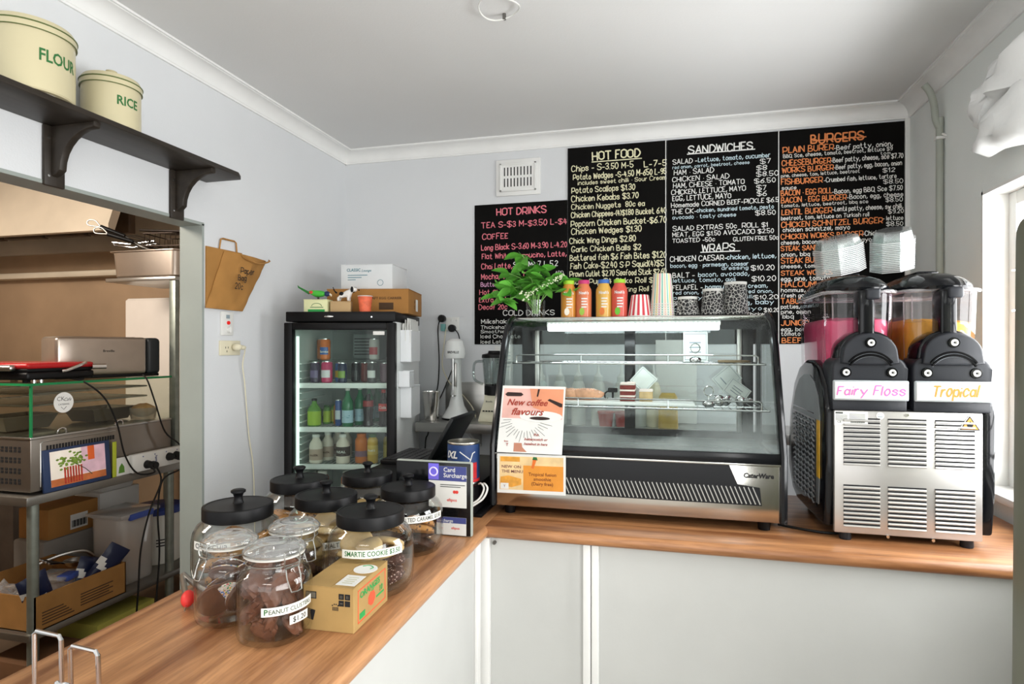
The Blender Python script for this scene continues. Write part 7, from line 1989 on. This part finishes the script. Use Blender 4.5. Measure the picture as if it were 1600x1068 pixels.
G().tube([(-2.80, 2.12, ZL + .17), (-2.74, 2.20, ZL + .20), (-2.70, 2.28, ZL + .20), (-2.69, 2.33, ZL + .16)], .008, 8, sm=4).build('handle', M_steel, t)
G().lathe([(0, .0), (.03, .006), (.045, .03), (.043, .03), (.028, .009), (0, .004)], (-2.70, 2.24, ZL + .14), 20).build('bowl', M_steel, t)
t = thing('tongs', 'bundle of steel tongs sticking out of the open carton', 'tongs', (-2.72, 2.12, ZL + .12), world=True)
for k in range(4): G().tube([(-2.73 + k * .008, 2.10 + k * .008, ZL + .215 - k * .008), (-2.71, 2.18, ZL + .175), (-2.70, 2.26 + k * .01, ZL + .145)], .005, 6).build('arm', M_chrome, t)
t = thing('grey_crate', 'grey plastic crate under the small barcoded carton', 'crate', (-3.05, 2.45, ZL)); G().box(-.10, .10, -.16, .16, 0, .215, .01).build('body', mat('grey_crate', '8f8a84', .6, var=.08), t)
t, a, b = (thing('barcoded_carton', 'small brown carton with white barcode label under the bench', 'box', (-3.05, 2.45, ZL + .216)), .095, .135)
G().box(-a, a, -b, b, 0, .15, .003).build('body', M_carton, t)
g = G().box(a, a + .0008, -.02, .075, .02, .095); lb = g.build('barcode_label', M_paper, t)
g = G()
for k in range(14): g.box(a + .0008, a + .0014, -.012 + k * .0058, -.0092 + k * .0058 + .0012 * (k % 3), .03, .065)
g.build('barcode', M_ink, lb)
t = thing('white_box', 'white box at the back under the bench behind the barcoded carton', 'box', (-3.13, 2.80, ZL)); G().box(-.09, .09, -.13, .13, 0, .36, .006).build('body', M_whiteplastic, t)
t = thing('dark_lidded_tub', 'white tub with dark printed lid on top of the white box', 'tub', (-3.12, 2.80, ZL + .361)); panbox(.085, .11, .08).build('body', M_whiteplastic, t); G().box(-.095, .095, -.12, .12, .084, .094, .004).build('lid', mat('dark_blue_lid', '23283a', .4, var=.3, scale=40), t)
t = thing('storage_bin', 'tall clear plastic storage bin with blue latch under the bench', 'container', (-2.66, 2.47, ZL)); panbox(.10, .105, .33).build('body', glass('bin_plastic', 'efe8e0', .08, gain=2.4, fog=.22), t)
G().box(-.112, .112, -.118, .118, .334, .352, .006).build('lid', glass('bin_plastic', 'efe8e0'), t); G().box(.10, .118, -.07, .07, .318, .348, .004).build('latch', mat('blue_latch', '3c4f96'), t)
G().ball((0, 0, .12), (.085, .09, .11), 3, bump=.2, bs=3).build('contents', mat('rolled_oats', 'c09a5c', .85, var=.25, scale=60), t)
t = thing('white_bucket', 'white plastic bucket with blue lid at the end of the bench shelf', 'bucket', (-2.72, 2.745, ZL)); G().lathe([(0, 0), (.108, 0), (.112, .004), (.124, .262), (.128, .264), (.128, .278), (.122, .28), (.12, .27), (.107, .006), (0, .006)], seg=40).build('body', mat('bucket_white', 'dcdcd4', .4, var=.03), t)
G().lathe([(.129, .268), (.133, .27), (.133, .292), (.126, .300), (.118, .296), (.11, .305), (0, .31)], seg=40).build('lid', mat('blue_lid', '2f3f7e', .4, var=.08), t)
g = G()
for k in range(3): band(g, .1195, R(-50), R(-25), .10 + k * .016, .106 + k * .016, seg=6)
g.build('print', M_ink, t)
t = thing('yellow_green_box', 'yellow-green product box on the floor under the bench', 'box', (-2.66, 2.38, 0.0)); G().box(-.12, .12, -.16, .16, 0, .24, .003).build('body', mat('yellow_green_card', 'b3ae52', .7, var=.1), t)
g = G().box(.12, .1208, -.09, -.06, .13, .17).box(.12, .1208, .02, .15, .12, .15); g.build('dark_marking', M_ink, t); G().ball((.1205, -.02, .15), (.001, .035, .016), 2).build('red_logo', M_red, t)
t = thing('brown_floor_box', 'brown box on the kitchen floor by the bench leg', 'box', (-2.62, 2.02, 0.0)); G().box(-.14, .10, -.12, .12, 0, .22, .004).build('body', mat('dark_carton', '6f4e34', .8, var=.12), t)
